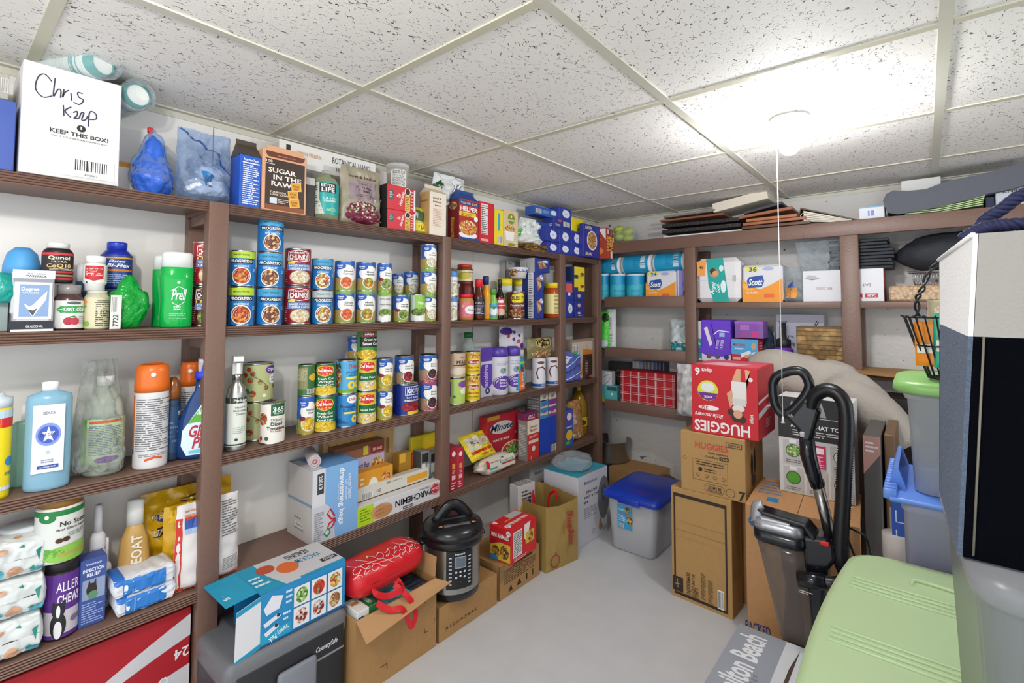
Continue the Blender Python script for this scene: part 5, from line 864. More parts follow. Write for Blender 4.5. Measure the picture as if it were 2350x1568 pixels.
for k in range(3):
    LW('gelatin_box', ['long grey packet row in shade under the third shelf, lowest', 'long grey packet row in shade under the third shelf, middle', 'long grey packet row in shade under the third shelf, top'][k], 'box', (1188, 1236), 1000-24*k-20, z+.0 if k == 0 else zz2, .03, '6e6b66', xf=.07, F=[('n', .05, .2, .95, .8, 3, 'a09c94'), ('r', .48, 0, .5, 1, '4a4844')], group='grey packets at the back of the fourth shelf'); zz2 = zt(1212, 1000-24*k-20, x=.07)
# end bay
LW('cracker_box', 'slim blue cracker box with yellow picture beside the right post', 'box', (1297, 1316), 941, z, .06, '2a56b4', xf=.2, F=[('r', .1, .6, .9, .95, '5a4aa0'), ('e', .5, .82, .3, .1, 'f0e8f0'), ('e', .5, .32, .4, .14, 'f0c030'), ('r', .1, .08, .6, .16, '4fb83a'), ('t', .5, .55, .06, 'snack', 'f0f0f8', {'w': .7})])
pouch('flour_bag', 'kraft paper bag with a round white emblem in the end bay', 'bag', (1300, 1347), 921, z, .05, 'b8854f', [('c', .35, .55, .14, 'd8c8b0'), ('t', .35, .57, .04, 'LA CASA', '8a3a2a', {'w': .28}), ('r', .1, .05, .7, .2, 'd8c0a0'), ('t', .4, .12, .08, '100', '5a3a2a', {'w': .3})], amp=.3, xf=.165, taper=.5)
OIL = see('a8801a', .75, .05, name='cooking_oil')
bottle('oil_bottle', 'large bottle of yellow cooking oil with yellow cap and label in the end bay', 'bottle', (1309, 1348), 892, z, [('bottle_body', OIL, [(0, 0), (.95, 0), (1, .02), (1, .3), (.93, .36), (1, .42), (.95, .62), (.6, .8), (.25, .9)]), ('bottle_cap', 'd8b81c', [(.24, .89), (.24, .99), (0, 1)])], [('label', 'd8c01c', .18, .36, 1.01, PI, [('e', .6, .4, .15, .3, '4a3a14'), ('t', .5, .8, .2, 'OIL', '4a3a14', {'w': .3})])], xf=.125)
# ------------------------------------------------------------------ fourth shelf, left and middle bays
z = SZ[3]
LEAF = [('p', [(.55, .75), (.62, .85), (.64, .7)], '1f8a7a'), ('p', [(.8, .55), (.9, .62), (.86, .45)], '1f8a7a'), ('e', .15, .3, .2, .2, '4aa0b4'), ('e', .5, .25, .12, .2, 'c89a7a'), ('p', [(.7, .3), (.78, .38), (.8, .2)], '1f8a7a'), ('e', .85, .15, .13, .14, '4aa0b4'), ('e', .3, .72, .1, .1, 'c8a088'), ('p', [(.05, .7), (.14, .8), (.16, .62)], '1f7a6a')]
a0 = yl(-30, .1, z); a1 = yl(98, .19, z)
tops = (1416, 1328, 1238); zz = z
for i, vt in enumerate(tops):
    hh = zt(60, vt, x=.19)-zz
    y0, y1 = yl(-60, .19, z), yl((100, 108, 110)[i], .19, zz)
    nm_ = ('bottom', 'middle', 'top')[i]
    mbk = pouch('wipes_pack', 'soft baby wipes pack with teal leaf print, %s of the three-pack pile' % nm_, 'wipes pack', None, None, None, hh*1.02, 'dde2e0', at=(0.195-.001, (y0+y1)/2, zz), hh=.16, w=y1-y0, tilt=0, amp=.0, rz=0)
    bpy.data.objects.remove(mbk)
    w_ = y1-y0; d_ = .16
    m = MB()
    def F(u, v, H=hh, w_=w_, s_=i*9): 
        # loop section: u along width, v around the pack (front, top, back, bottom)
        e = min(1, max(0, 4*u*(1-u))*3.5)**.5; a = 2*PI*v; ca, sa = math.cos(a), math.sin(a)
        x = abs(ca)**.45*(1 if ca > 0 else -1)*d_/2*(.75+.25*e); zz_ = abs(sa)**.5*(1 if sa > 0 else -1)*H/2*e
        k = .006*nz(u*w_, v*.5+s_, 0, 30)+.003*nz(u*w_+s_, v*.5, 0, 90)
        return (x+k, (u-.5)*w_, H/2+zz_*(1+k*8))
    m.grid(F, 50, 90, col('d9dedd', .35)); prints(m, lambda u, v, o: (lambda p: (p[0]+o+.002, p[1], p[2]))(F(u, ((v-.5)*.24) % 1)), w_, hh, LEAF, curved=True)
    prints(m, lambda u, v, o: (lambda p: (p[0], p[1], p[2]+o+.001))(F(u, .14+(.2*v))), w_, .1, [('p', [(.7, .5), (.78, .65), (.8, .4)], '1f8a7a'), ('e', .9, .3, .05, .1, '4aa0b4'), ('e', .55, .2, .06, .12, 'c89a7a')] if i == 2 else LEAF[:2], curved=True)
    o = m.obj('wipes_pack'); o.location = (.195-d_/2-.004*i, (y0+y1)/2, zz+.001); tag(o, 'soft baby wipes pack with teal leaf print, %s of the three-pack pile' % nm_, 'wipes pack', 'pile of baby wipes packs')
    if i == 2:
        m = MB(); m.lathe([(.052, -.004), (.052, .006), (.048, .011), (0, .013)], 'd8dee0', 28, sx=.75); k_ = m.obj('flip_lid', o); k_.location = (.0, .028, hh-.001)
    zz += hh
# supplement jars
o, r_, h_ = bottle('chew_jar', 'wide dark jar with purple label and a collie dog picture, under the white jar', 'jar', (98, 180), 1288, z, [('jar_body', '22181a', [(0, 0), (.96, 0), (1, .03), (1, .82), (.97, .86)]), ('jar_lid', '1c1718', [(1.0, .84), (1.0, .99), (0, 1)])],
   [('label', 'c8c4c8', .03, .82, 1.01, PI*1.2, [('r', 0, .42, 1, 1, '5a2a88'), ('r', 0, 0, 1, .06, '5a2a88'), ('t', .64, .8, .15, 'ALLER', 'f4f0f8', {'w': .36, 'b': 0}), ('t', .66, .6, .14, 'CHEWS', 'f4f0f8', {'w': .36, 'b': 2}), ('e', .5, .2, .12, .2, '1c1a1c'), ('e', .5, .13, .06, .14, 'e8e6e8'), ('e', .5, .44, .1, .12, '1c1a1c'), ('e', .5, .42, .03, .1, 'e8e6e8'), ('p', [(.4, .5), (.42, .6), (.46, .54)], '1c1a1c'), ('p', [(.54, .54), (.58, .6), (.6, .5)], '1c1a1c'), ('c', .74, .25, .05, '7a6a8a'), ('c', .86, .25, .05, '7a6a8a')])], xf=.18, rz=-.3)
o2, r2_, h2_ = bottle('chew_jar', 'wide white jar with brown lid and green hills label, on the dark jar', 'jar', (77, 190), 1147, z+h_, [('jar_body', 'dcdcda', [(0, 0), (.93, 0), (1, .04), (1, .82), (.95, .88)]), ('jar_lid', col('8a6224', .25), [(.97, .84), (.98, .98), (.9, 1), (0, 1)])],
   [('label', 'd8dad6', .08, .84, 1.01, PI*1.25, [('r', 0, .86, 1, .97, '1c7a3a'), ('e', .42, .83, .1, .09, '1c7a3a'), ('e', .42, .86, .025, .04, 'e8f0e8'), ('t', .74, .69, .09, 'No Scoot', '2a2a2a', {'w': .36, 'b': 2}), ('t', .72, .58, .045, 'Anal Gland Support', '2a2a2a', {'w': .4}), ('n', .65, .4, .9, .5, 3, '6a8a7a'), ('e', .56, .36, .04, .05, '4a2a1a'), ('e', .63, .37, .04, .05, '4a2a1a'), ('e', .3, .1, .32, .13, '5aa03a'), ('e', .72, .08, .35, .17, '8ac04a'), ('r', .55, .03, .95, .1, 'b0a04a'), ('n', .02, .4, .16, .8, 9, '8a9a9a')])], xf=.195, rz=-.35)
LW('medicine_box', 'slim blue infection relief box with a small dog picture', 'box', (178, 241), 1284, z, .05, '3a5296', xf=.165, F=[('t', .5, .93, .035, 'Veterinary', 'd8e0f4', {'w': .6}), ('t', .5, .84, .05, 'INFECTION', 'e8ecf8', {'w': .8, 'b': 2}), ('t', .5, .77, .05, 'RELIEF', 'e8ecf8', {'w': .5, 'b': 2}), ('r', .1, .4, .95, .7, '8a9ab8'), ('e', .45, .54, .2, .1, '2c2420'), ('p', [(.3, .6), (.34, .7), (.42, .62)], '2c2420'), ('p', [(.5, .62), (.6, .7), (.62, .6)], '2c2420'), ('c', .5, .46, .06, '5a8a6a'), ('n', .1, .05, .9, .36, 9, '9ab0e0')])
for i, (a, b, vt, lb) in enumerate(((201, 241, 1165, 'small white pump spray bottle standing behind the blue dog box'), (222, 254, 1240, 'clear capped white bottle low behind the blue dog box'))):
    bottle('pump_bottle', lb, 'bottle', (a, b), vt, z+(.075 if i == 0 else 0), [('bottle_body', 'd9d7da', [(0, 0), (1, 0), (1, .55), (.9, .6), (.55, .64)]), ('pump_cap', 'e2e0e4', [(.55, .63), (.5, .95), (.42, 1), (0, 1)])], [('label', 'cfccd2', .04, .45, 1.01, PI, [('r', 0, .9, 1, .96, '8a2a5a'), ('r', 0, .06, 1, .12, '8a2a5a'), ('n', .2, .2, .8, .84, 7, '6a6a74')])], xf=(.11, .10)[i])
LW('cardboard_box', 'small dark box in shade lifting the pump spray bottle', 'box', (190, 226), 1300, z, .05, '4a3a44', xf=.11)
bottle('shampoo_bottle', 'amber yellow dog shampoo bottle with white cap', 'bottle', (261, 342), 1155, z, [('bottle_body', col('c9a05a', .3), [(0, 0), (.92, 0), (1, .04), (.96, .3), (.8, .6), (.5, .72), (.42, .75)]), ('bottle_cap', 'e4e2de', [(.5, .74), (.5, .99), (0, 1)])], [('print', None, .1, .72, .98, 2.4, [('t', .55, .5, .14, 'PUREOAT', 'ece4d4', {'w': .8, 'rot': 90, 'b': 2})])], xf=.12, sx=.7, rz=-.2)
def yellowbag(lb, us, vt, z0, xf, d, els, **kw): return pouch('treat_pouch', lb, 'pouch', us, vt, z0, d, 'd8a818', els, xf=xf, rough=.2, **kw)
yellowbag('large shiny yellow dog treat pouch with dark blue emblem behind the post', (322, 536), 1122, z, .085, .07, [('e', .25, .72, .1, .07, '1c2a6a'), ('t', .25, .72, .06, 'Pedigree', 'f0ecd8', {'w': .3, 'i': 1}), ('n', .4, .78, .75, .9, 3, '5a4a1a'), ('r', .1, .52, .35, .6, '1c2040'), ('t', .22, .56, .05, 'DENTA', 'e8e0c8', {'w': .18, 'b': 2}), ('e', .3, .3, .08, .12, '7a2a4a')], tilt=0, amp=.3, seed=3)
yellowbag('smaller yellow treat pouch leaning behind the white pouch', (376, 475), 1161, z, .125, .05, [('r', .1, .8, .5, .95, 'e8bc2a'), ('t', .7, .84, .08, 'Pedi', 'f4f0e4', {'w': .3, 'b': 2}), ('r', .2, .05, .5, .2, '8a8a8a')], amp=.25)
pouch('treat_pouch', 'white resealable pouch with an orange base standing behind the left post', 'pouch', (401, 553), 1152, z, .05, 'dedad8', [('r', .0, 0, 1, .05, 'e85a1c'), ('r', 0, .0, .09, .85, 'c8301c'), ('n', .12, .84, .5, .94, 2, 'c8907c'), ('r', .12, .72, .5, .82, '3a5ab0'), ('r', .12, .82, .5, .85, 'c8401c'), ('r', .12, .66, .5, .72, 'a8c0e0'), ('n', .7, .5, .98, .94, 14, '6a6a6a'), ('n', .7, .1, .96, .25, 7, '8a8a8a'), ('n', .3, .5, .5, .56, 2, '8a8a9a')], xf=.19, amp=.12, taper=.06)
# soft packs of pads
for i in range(2):
    zz0 = z+.001+.045*i; m = MB()
    y0, y1 = yl((262, 256)[i], .19, zz0), yl(404, .19, zz0); w_ = y1-y0
    def F(u, v, H=.05, w_=w_, i=i):
        e = min(1, max(0, 4*u*(1-u))*4)**.5; a = 2*PI*v; ca, sa = math.cos(a), math.sin(a)
        return (abs(ca)**.4*(1 if ca > 0 else -1)*.05*(.8+.2*e)+.004*nz(u*w_, v+i, 0, 50), (u-.5)*w_, H/2+abs(sa)**.5*(1 if sa > 0 else -1)*H/2*e*(1+.15*nz(u, v, i, 9))+(.0+.014*(1-e)*math.sin(u*40)))
    m.grid(F, 60, 90, col('dcdee4', .35)); prints(m, lambda u, v, o: (lambda p: (p[0]+o+.0022, p[1], p[2]))(F(u, ((v-.5)*.3) % 1)), w_, .05, [('r', .16, .12, .82, .85, '2a78c8'), ('r', .3, .1, .31, .9, 'e8ecf4'), ('c', .2, .5, .08, 'e8ecf4')], curved=True)
    m.grid(lambda u, v: (lambda p: (p[0], p[1], p[2]+.0012))(F(.03+u*.16, .02+v*.46)), 4, 16, mat('2a70c8'))
    o = m.obj('wipes_pack'); o.location = (.142, (y0+y1)/2, zz0); tag(o, ['white and blue soft wipes pack lying on the shelf, lower of two', 'white and blue soft wipes pack with puckered end, upper of two'][i], 'wipes pack', 'two white and blue wipes packs')
# middle bay: box of bags etc.
by0, by1 = yl(712, .19, z), yl(818, .19, z); dd = .19
hbag = hgt(765, 1069, z, .19, 'x')
pkg('bin_bag_box', 'large white and sky blue box of drawstring bags on the fourth shelf', 'box', (.195, by0-.0), (.195, by1), z+.0005, hbag, .165, 'd3d5da', F=[('r', .24, .0, 1, 1, '7fb0e0'), ('r', 0, 0, .27, 1, 'd6d8dc'), ('p', [(0, 0), (.5, 0), (.42, .4), (.3, .5), (0, .5)], 'c9cbd0'), ('r', .1, .66, .24, .94, '3a3c40'), ('t', .17, .86, .05, '200', 'e8e8ea', {'w': .1, 'rot': -90, 'b': 2}), ('t', .17, .76, .05, '13', 'e8e8ea', {'w': .07, 'rot': -90, 'b': 2}),
   ('t', .64, .55, .075, 'drawstring bags', 'f2f6fa', {'w': .8, 'rot': -90, 'b': 2}), ('t', .82, .66, .06, 'amazon basics', 'f2f6fa', {'w': .36, 'rot': -90, 'b': 0}), ('t', .74, .62, .04, 'tall kitchen', 'eaf0f8', {'w': .3, 'rot': -90, 'b': 0}), ('t', .56, .62, .025, 'Clean Fresh Scent', 'dce8f4', {'w': .24, 'rot': -90, 'b': 0}),
   ('s', [(.48, .3), (.38, .42), (.32, .36), (.4, .28), (.5, .26)], .006, 'b8283c'), ('s', [(.5, .26), (.36, .22), (.32, .14), (.42, .16), (.5, .24)], .006, 'b8283c'), ('n', .05, .03, .24, .42, 14, '8a8a90'), ('p', [(.24, .1), (.34, .18), (.4, .1), (.32, .04)], '2a8a5a'), ('c', .32, .11, .03, 'c8d8d0')],
   L=[('r', 0, 0, 1, 1, 'c4bfbb'), ('r', 0, .5, 1, .54, '7f94b0'), ('n', .3, .26, .7, .3, 1, '4a4a4a'), ('b', .34, .17, .64, .21), ('n', .3, .12, .7, .15, 1, '6a6a6a')], T=[('r', 0, 0, 1, 1, '6a9fd8'), ('p', [(0, 0), (.25, 0), (.15, .9), (0, .9)], 'd3d5da')])
m = MB(); q = Vector((.165, yl(722, .165, z+hbag), z+hbag+.021)); M_ = Matrix.Rotation(PI/2, 4, 'Y')
m.lathe([(0, -.135), (.02, -.135), (.021, 0), (0, 0)], 'c9bfc2', 24, M=M_)
for rr in (.018, .012, .006): m.tube([(.0012, rr*math.cos(a*PI/10)*1.0, rr*math.sin(a*PI/10)) for a in range(20)], .0016, ('b8283c', 'd8c8cc', 'c03a4c')[int(rr*100) % 3], 5, closed=True)
o = m.obj('bag_roll'); o.location = q; o.rotation_euler = (0, 0, -.35); tag(o, 'pinkish roll of bags lying across the top of the drawstring bag box', 'roll')
LW('cardboard_box', 'kraft carton printed with black flower outlines at the back of the fourth shelf', 'box', (738, 902), 985, z, .03, 'c2a06a', xf=.035, F=[('s', [(.05, .9), (.12, .8), (.08, .7), (.2, .75), (.16, .9)], .0015, '2a2218'), ('s', [(.3, .95), (.38, .85), (.45, .95), (.5, .85), (.4, .75)], .0015, '2a2218'), ('s', [(.1, .6), (.2, .66), (.15, .5)], .0015, '2a2218'), ('r', .88, .6, .93, .8, '8a6a3a'), ('c', .84, .45, .04, 'e8b03a'), ('c', .62, .9, .06, 'e0a83a'), ('r', .97, 0, .98, 1, 'd89a2a')])
LW('sandwich_bag_box', 'brown and lavender box of sandwich bags behind the noodle box', 'box', (766, 880), 1020, z, .05, '9c6a4a', xf=.085, F=[('r', 0, .93, 1, 1, '7a4a30'), ('r', .7, .82, 1, .93, '8a2a2a'), ('t', .85, .875, .04, '200 BAGS', 'e8d0c0', {'w': .2}), ('r', .2, .3, 1, .8, 'b4aec8'), ('r', .16, .55, .34, .82, '4a2a80'), ('t', .5, .68, .07, 'Sandwich Bags', '2c2450', {'w': .36, 'i': 1}), ('t', .42, .55, .05, 'Fold & Close', '2c2450', {'w': .16}), ('e', .85, .62, .13, .13, 'F:snack'), ('r', .55, .82, .65, .95, 'd8c83a')])
LW('noodle_box', 'orange fried-rice style box with a noodle bowl picture behind the long cartons', 'box', (816, 901), 1078, z, .045, 'e09a2a', xf=.135, F=[('e', .45, .6, .14, .24, 'ece8e0'), ('t', .45, .62, .1, 'snap', 'b8402a', {'w': .16}), ('e', .8, .65, .16, .24, 'F:pasta'), ('r', .0, .0, .2, .3, 'b83a2a'), ('t', .1, .14, .14, '10', 'f0e0c8', {'w': .1}), ('n', .1, .7, .2, .9, 2, 'f4e8d0'), ('e', .33, .5, .05, .12, '2a5a9a')])
def longbox(lb, us, vt, xf, d, c, **kw): return LW('parchment_box', lb, 'box', us, vt, z, d, c, xf=xf, **kw)
longbox('long lime and white parchment paper box with upside-down lettering at the shelf edge', (820, 1017), 1134, .195, .045, 'dddcde', F=[('r', 0, 0, .16, 1, 'b4d822'), ('n', .02, .2, .13, .9, 5, '6a8a1a'), ('e', .25, .45, .12, .4, 'd0a070'), ('e', .27, .4, .1, .3, 'c08a58'), ('s', [(.18, .7), (.26, .78)], .002, '8a5a34'), ('s', [(.18, .5), (.27, .55)], .002, '8a5a34'), ('s', [(.18, .3), (.27, .35)], .002, '8a5a34'), ('t', .62, .52, .34, 'PARCHEMIN', '1a1a1c', {'w': .44, 'rot': 180, 'b': 1}), ('t', .76, .82, .12, 'Culinaire', '5a5a5c', {'w': .14, 'rot': 180, 'b': 0}), ('r', .49, .08, .61, .24, '3a1a1c'), ('t', .55, .16, .1, 'PREMIUM', 'f0e8e8', {'w': .1, 'rot': 180}), ('c', .89, .6, .34, 'c82a38'), ('o', .89, .6, .3, .1, 'e8c8cc'), ('t', .89, .6, .14, 'Chefs', 'f0d8dc', {'w': .08, 'rot': 180, 'i': 1}), ('r', .965, 0, 1, 1, 'b4d822')])
zl = zt(900, 1134, x=.195)
LW('tray', 'grey metal-edged flat box between the two long cartons', 'box', (822, 1014), 1128, z, .04, '5a5450', xf=.145, F=[('n', .2, .8, .9, .95, 1, 'a88a6a')])
LW('wrap_box', 'long cream carton with an orange end panel, resting behind the parchment box', 'box', (820, 985), 1098, zt(900, 1128, x=.145)+.001, .035, 'd8d4c8', xf=.145, F=[('r', .66, .2, .97, .72, 'e0a02a'), ('t', .27, .4, .22, 'OO', '3a3a34', {'w': .06, 'rot': 180}), ('b', .06, .12, .18, .5), ('t', .4, .8, .14, 'GOLD', '3a3a34', {'w': .05}), ('n', .44, .72, .66, .86, 1, '9a968a')])
LW('foil_box', 'bright yellow flattened packet standing at the back near the middle post', 'packet', (943, 1004), 998, z+.062, .02, 'd8c422', xf=.06, F=[('n', .1, .1, .9, .4, 2, '9a8a1a')])
LW('pasta_box', 'orange carton lying at the back beside the middle post', 'box', (944, 1005), 1036, z, .05, 'dc5a1e', xf=.085, F=[('r', 0, 0, 1, .12, 'b8421a')])
LW('pasta_box', 'small golden brown box at the back left of the orange carton', 'box', (915, 943), 1040, z, .04, 'a87a24', xf=.1, F=[('e', .4, .3, .3, .2, '5a3a14'), ('r', 0, .8, .5, 1, 'd8a83a')])
for i, (a, b) in enumerate(((965, 986), (986, 1009))):
    LW('coffee_pod_box', ['grey and white small box with olive picture, left of two beside the middle post', 'grey and white small box with olive picture, right of two beside the middle post'][i], 'box', (a, b), 1036, z, .05, '8a8a88', xf=.135, F=[('r', .1, .75, .8, .95, '2a2a2c'), ('r', .1, .5, .5, .72, 'd8d8d4'), ('e', .5, .25, .4, .2, 'F:leaf'), ('r', .7, .4, .95, .7, 'd8d8d4')], L=[('r', 0, 0, 1, 1, '4a4a48')])
# ------------------------------------------------------------------ on the floor along the left wall
y0, y1 = -.30, yl(434, .17, .2)
def sweep(A, B, D, w0, w1, c='c9c8cc'):
    up_, dn = [], []
    for k in range(15):
        t = k/14; x_ = (1-t)**2*A[0]+2*t*(1-t)*B[0]+t*t*D[0]; y_ = (1-t)**2*A[1]+2*t*(1-t)*B[1]+t*t*D[1]; w_ = (w0+(w1-w0)*t**1.6)/2
        up_.append((x_, y_+w_)); dn.append((x_, y_-w_))
    return ('p', up_+dn[::-1], c)
o = pkg('soda_case', 'big red soda carton with sweeping white bands standing under the fourth shelf', 'carton', (.175, y0), (.175, y1), 0, .335, .15, 'a80f1e',
   F=[sweep((.3, .0), (.62, .55), (1, .86), .01, .17), sweep((.42, .0), (.72, .42), (1, .47), .01, .16), sweep((.6, 0.02), (.8, .14), (1, .12), .02, .14), ('t', .8, .37, .062, 'ORIGINAL TASTE', 'e8e4e4', {'w': .3, 'rot': 203}), ('t', .975, .66, .075, '24', 'e8e4e4', {'rot': 180}), ('e', .62, .12, .05, .06, 'c9c8cc')])
# latch case
cx = .40; cy0, cy1 = yl(520, cx, .25), yl(797, cx, .25); cw = cy1-cy0; ctop = .262
o = thing('storage_case', 'charcoal plastic latch case on the floor beside the left post', 'case', (cx-.13, (cy0+cy1)/2, 0), 0)
m = MB(); m.box((-.13, -cw/2, 0), (.125, cw/2, ctop-.045), col('3a3c40', .5), .012); m.obj('case_body', o)
m = MB(); m.box((-.135, -cw/2-.004, ctop-.075), (.132, cw/2+.004, ctop), col('6a6c70', .45, bump=.1, bs=200), .022, seg=3); m.obj('case_lid', o)
m = MB(); m.box((.12, -cw/2+.02, .02), (.134, cw/2-.012, ctop-.035), col('232428', .5), .005); m.box((.13, -cw/2+.02, ctop-.105), (.1355, cw/2-.014, ctop-.1), '8a8c90')
prints(m, lambda u, v, t: (.134+t, (u-.5)*cw, v*ctop), cw, ctop, [('t', .8, .72, .05, 'CountrySafe', 'e0e0e4', {'w': .2, 'i': 1})]); m.obj('front_panel', o)
m = MB(); m.box((.132, -.045, .03), (.15, .065, ctop-.075), col('7c8088', .4), .01); m.box((.149, -.01, .1), (.1515, .04, .103), 'e4e6ea'); m.obj('latch', o)
# vacuum sealer bag box lying on the case, open at its left end
vx = cx-.012; vy0, vy1 = yl(597, vx, .3), yl(791, vx, .3); vh = .138; vd = .17
def vacbox():
    o = thing('appliance_box', 'teal and blue picture carton with a torn open end lying on the charcoal case', 'box', (vx-vd/2, (vy0+vy1)/2, ctop+.001), 0)
    w_ = vy1-vy0; m = MB()
    m.box((-vd/2, -w_/2, 0), (vd/2, w_/2, .003), '1f7fb8'); m.box((-vd/2, -w_/2, vh-.003), (vd/2, w_/2, vh), '1f7fb8'); m.box((vd/2-.003, -w_/2, .003), (vd/2, w_/2, vh-.003), '1f86bc'); m.box((-vd/2, -w_/2, .003), (-vd/2+.003, w_/2, vh-.003), '1f7fb8'); m.box((-vd/2+.003, w_/2-.003, .003), (vd/2-.003, w_/2, vh-.003), '1f7fb8')
    cells = []
    for i in range(3):
        for j in range(2): cells += [('r', .36+.205*i, .07+.41*j, .545+.205*i, .45+.41*j, 'e2e2e4'), ('e', .452+.205*i, .26+.41*j, .07, .15, 'F:'+[['meat', 'meat', 'nut'], ['leaf', 'tomato', 'snack']][j][i])]
    prints(m, *facemap(w_, vh, vd, 'F'), [('r', 0, 0, 1, .04, '17568c'), ('r', 0, .04, .33, .25, '1a9ac0'), ('t', .2, .12, .1, 'Variety Pack', 'e8f4f8', {'w': .22, 'rot': 200}), ('p', [(.03, .7), (.12, .9), (.24, .82), (.2, .6), (.06, .56)], 'e0e0e8'), ('p', [(.03, .42), (.2, .52), (.22, .44), (.05, .34)], 'e0e0e8'), ('p', [(.04, .24), (.18, .34), (.2, .26), (.06, .16)], 'e0e0e8'), ('c', .19, .48, .035, '1c2c3c'), ('c', .17, .3, .035, '1c2c3c'), ('n', .24, .3, .33, .5, 2, 'c8e4f0'), ('n', .27, .6, .34, .9, 3, 'c8e4f0')]+cells)
    prints(m, *facemap(w_, vh, vd, 'T'), [('r', 0, 0, 1, 1, '1a94b8'), ('p', [(.28, 0), (1, 0), (1, 1), (.2, 1), (.2, .5)], 'c8c6c8'), ('r', .45, 0, 1, .06, '1a94b8'), ('e', .45, .5, .12, .2, 'd8682a'), ('e', .25, .7, .1, .15, 'b84a2a'), ('t', .72, .55, .16, 'VACUUM', '2a8ab0', {'w': .3, 'rot': 180, 'b': 1}), ('t', .66, .8, .16, 'SEALING', '3a3a44', {'w': .28, 'rot': 180, 'b': 1}), ('r', .78, .2, .98, .32, '231c1c'), ('t', .88, .26, .07, 'NESCO', 'e8e8e8', {'w': .14, 'rot': 180}), ('n', .02, .2, .2, .6, 3, 'd8e8f0')])
    m.obj('carton', o)
    m = MB(); V = [(vd/2, -w_/2, .002), (vd/2, -w_/2, vh-.004), (vd/2+.004, -w_/2-.062, vh-.018), (vd/2+.004, -w_/2-.064, -.012)]
    V2 = [(a-.0015, b, c) for a, b, c in V]; F6 = [(0, 1, 2, 3), (7, 6, 5, 4), (0, 4, 5, 1), (1, 5, 6, 2), (2, 6, 7, 3), (3, 7, 4, 0)]
    m.add(V+V2, F6, 'dcdce0'); m.add([(a+.0005, b, c-.012) for a, b, c in (V[1], V[2])]+[(a+.0005, b, c) for a, b, c in (V[2], V[1])], [(0, 1, 2, 3)], '1a94b8'); m.add([(a+.0005, b, c) for a, b, c in (V[0], V[3])]+[(a+.0005, b, c+.012) for a, b, c in (V[3], V[0])], [(0, 1, 2, 3)], '1a94b8'); m.obj('side_flap', o)
    m = MB(); V = [(-vd/2, -w_/2, vh), (vd/2-.02, -w_/2, vh), (vd/2-.03, -w_/2-.075, vh-.012), (-vd/2, -w_/2-.08, vh-.006)]
    V2 = [(a, b, c-.0015) for a, b, c in V]; m.add(V+V2, F6, '1a94b8'); prints(m, lambda u, v, t: (vd/2-.03-v*.12, -w_/2-.075+u*.075, vh-.004+t+(u-1)*.006), .075, .12, [('t', .5, .35, .12, 'VACUUM', 'e8f4f8', {'w': .8, 'rot': 200}), ('t', .5, .6, .12, 'SEAL BAG', 'e8f4f8', {'w': .8, 'rot': 200})]); m.obj('top_flap', o)
vacbox()
# the big open carton with a red insulated bag
bx = .434; by0 = cy1+.008; by1 = yl(1001, bx, .1); bh = .228; bw = by1-by0; bd = .225
def wallbox(o, w_, h, d, c, t=.004, nm='carton'):
    m = MB(); m.box((-d/2, -w_/2, 0), (d/2, w_/2, t), c); m.box((d/2-t, -w_/2, t), (d/2, w_/2, h), c); m.box((-d/2, -w_/2, t), (-d/2+t, w_/2, h), c); m.box((-d/2+t, -w_/2, t), (d/2-t, -w_/2+t, h), c); m.box((-d/2+t, w_/2-t, t), (d/2-t, w_/2, h), c)
    return m
KC = col('a8804f', .75, bump=.05, bs=60, var=.04, name='corrugated_card'); KL = col('b98f62', .7, name='card_inside')
o = thing('cardboard_box', 'large open brown carton with folded-out flaps holding a red bag', 'box', (bx-bd/2, (by0+by1)/2, 0), 0)
m = wallbox(o, bw, bh, bd, KC); prints(m, *facemap(bw, bh, bd, 'F'), [('s', [(.84, .72), (.84, .8), (.88, .82)], .002, '2a1c10'), ('s', [(.95, .88), (.98, .9), (.98, .84)], .002, '2a1c10'), ('s', [(.84, .36), (.84, .3), (.88, .3)], .002, '2a1c10'), ('s', [(.98, .42), (.96, .36)], .002, '2a1c10'), ('s', [(.28, .22), (.36, .22), (.36, .14)], .002, '2a1c10')]); m.obj('carton', o)
def flap(nm, P, c=KL, par=None, t=.003):
    m = MB(); V = [tuple(p) for p in P]; n = (Vector(V[1])-Vector(V[0])).cross(Vector(V[2])-Vector(V[0])).normalized()*t
    V2 = [tuple(Vector(p)-n) for p in V]; k = len(V); m.add(V+V2, [tuple(range(k)), tuple(range(2*k-1, k-1, -1))]+[(i, (i+1) % k, k+(i+1) % k, k+i) for i in range(k)], c); return m.obj(nm, par)
L0 = Vector(o.location)
def loc(p): return tuple(Vector(tuple(map(float, p)))-L0)
e1 = px(842, 1479, z=bh-.03); e2 = px(1034, 1337, z=bh-.02)
flap('front_flap', [loc((bx, by0+.002, bh)), loc((e1[0], e1[1], bh-.03)), loc((e2[0], e2[1], bh-.02)), loc((bx, by1-.002, bh))], KL, o)
flap('end_flap', [loc((bx-.01, by1, bh)), loc((bx-.01, by1+.006, bh+.065)), loc((bx-.2, by1+.006, bh+.06)), loc((bx-.2, by1, bh))], KL, o)
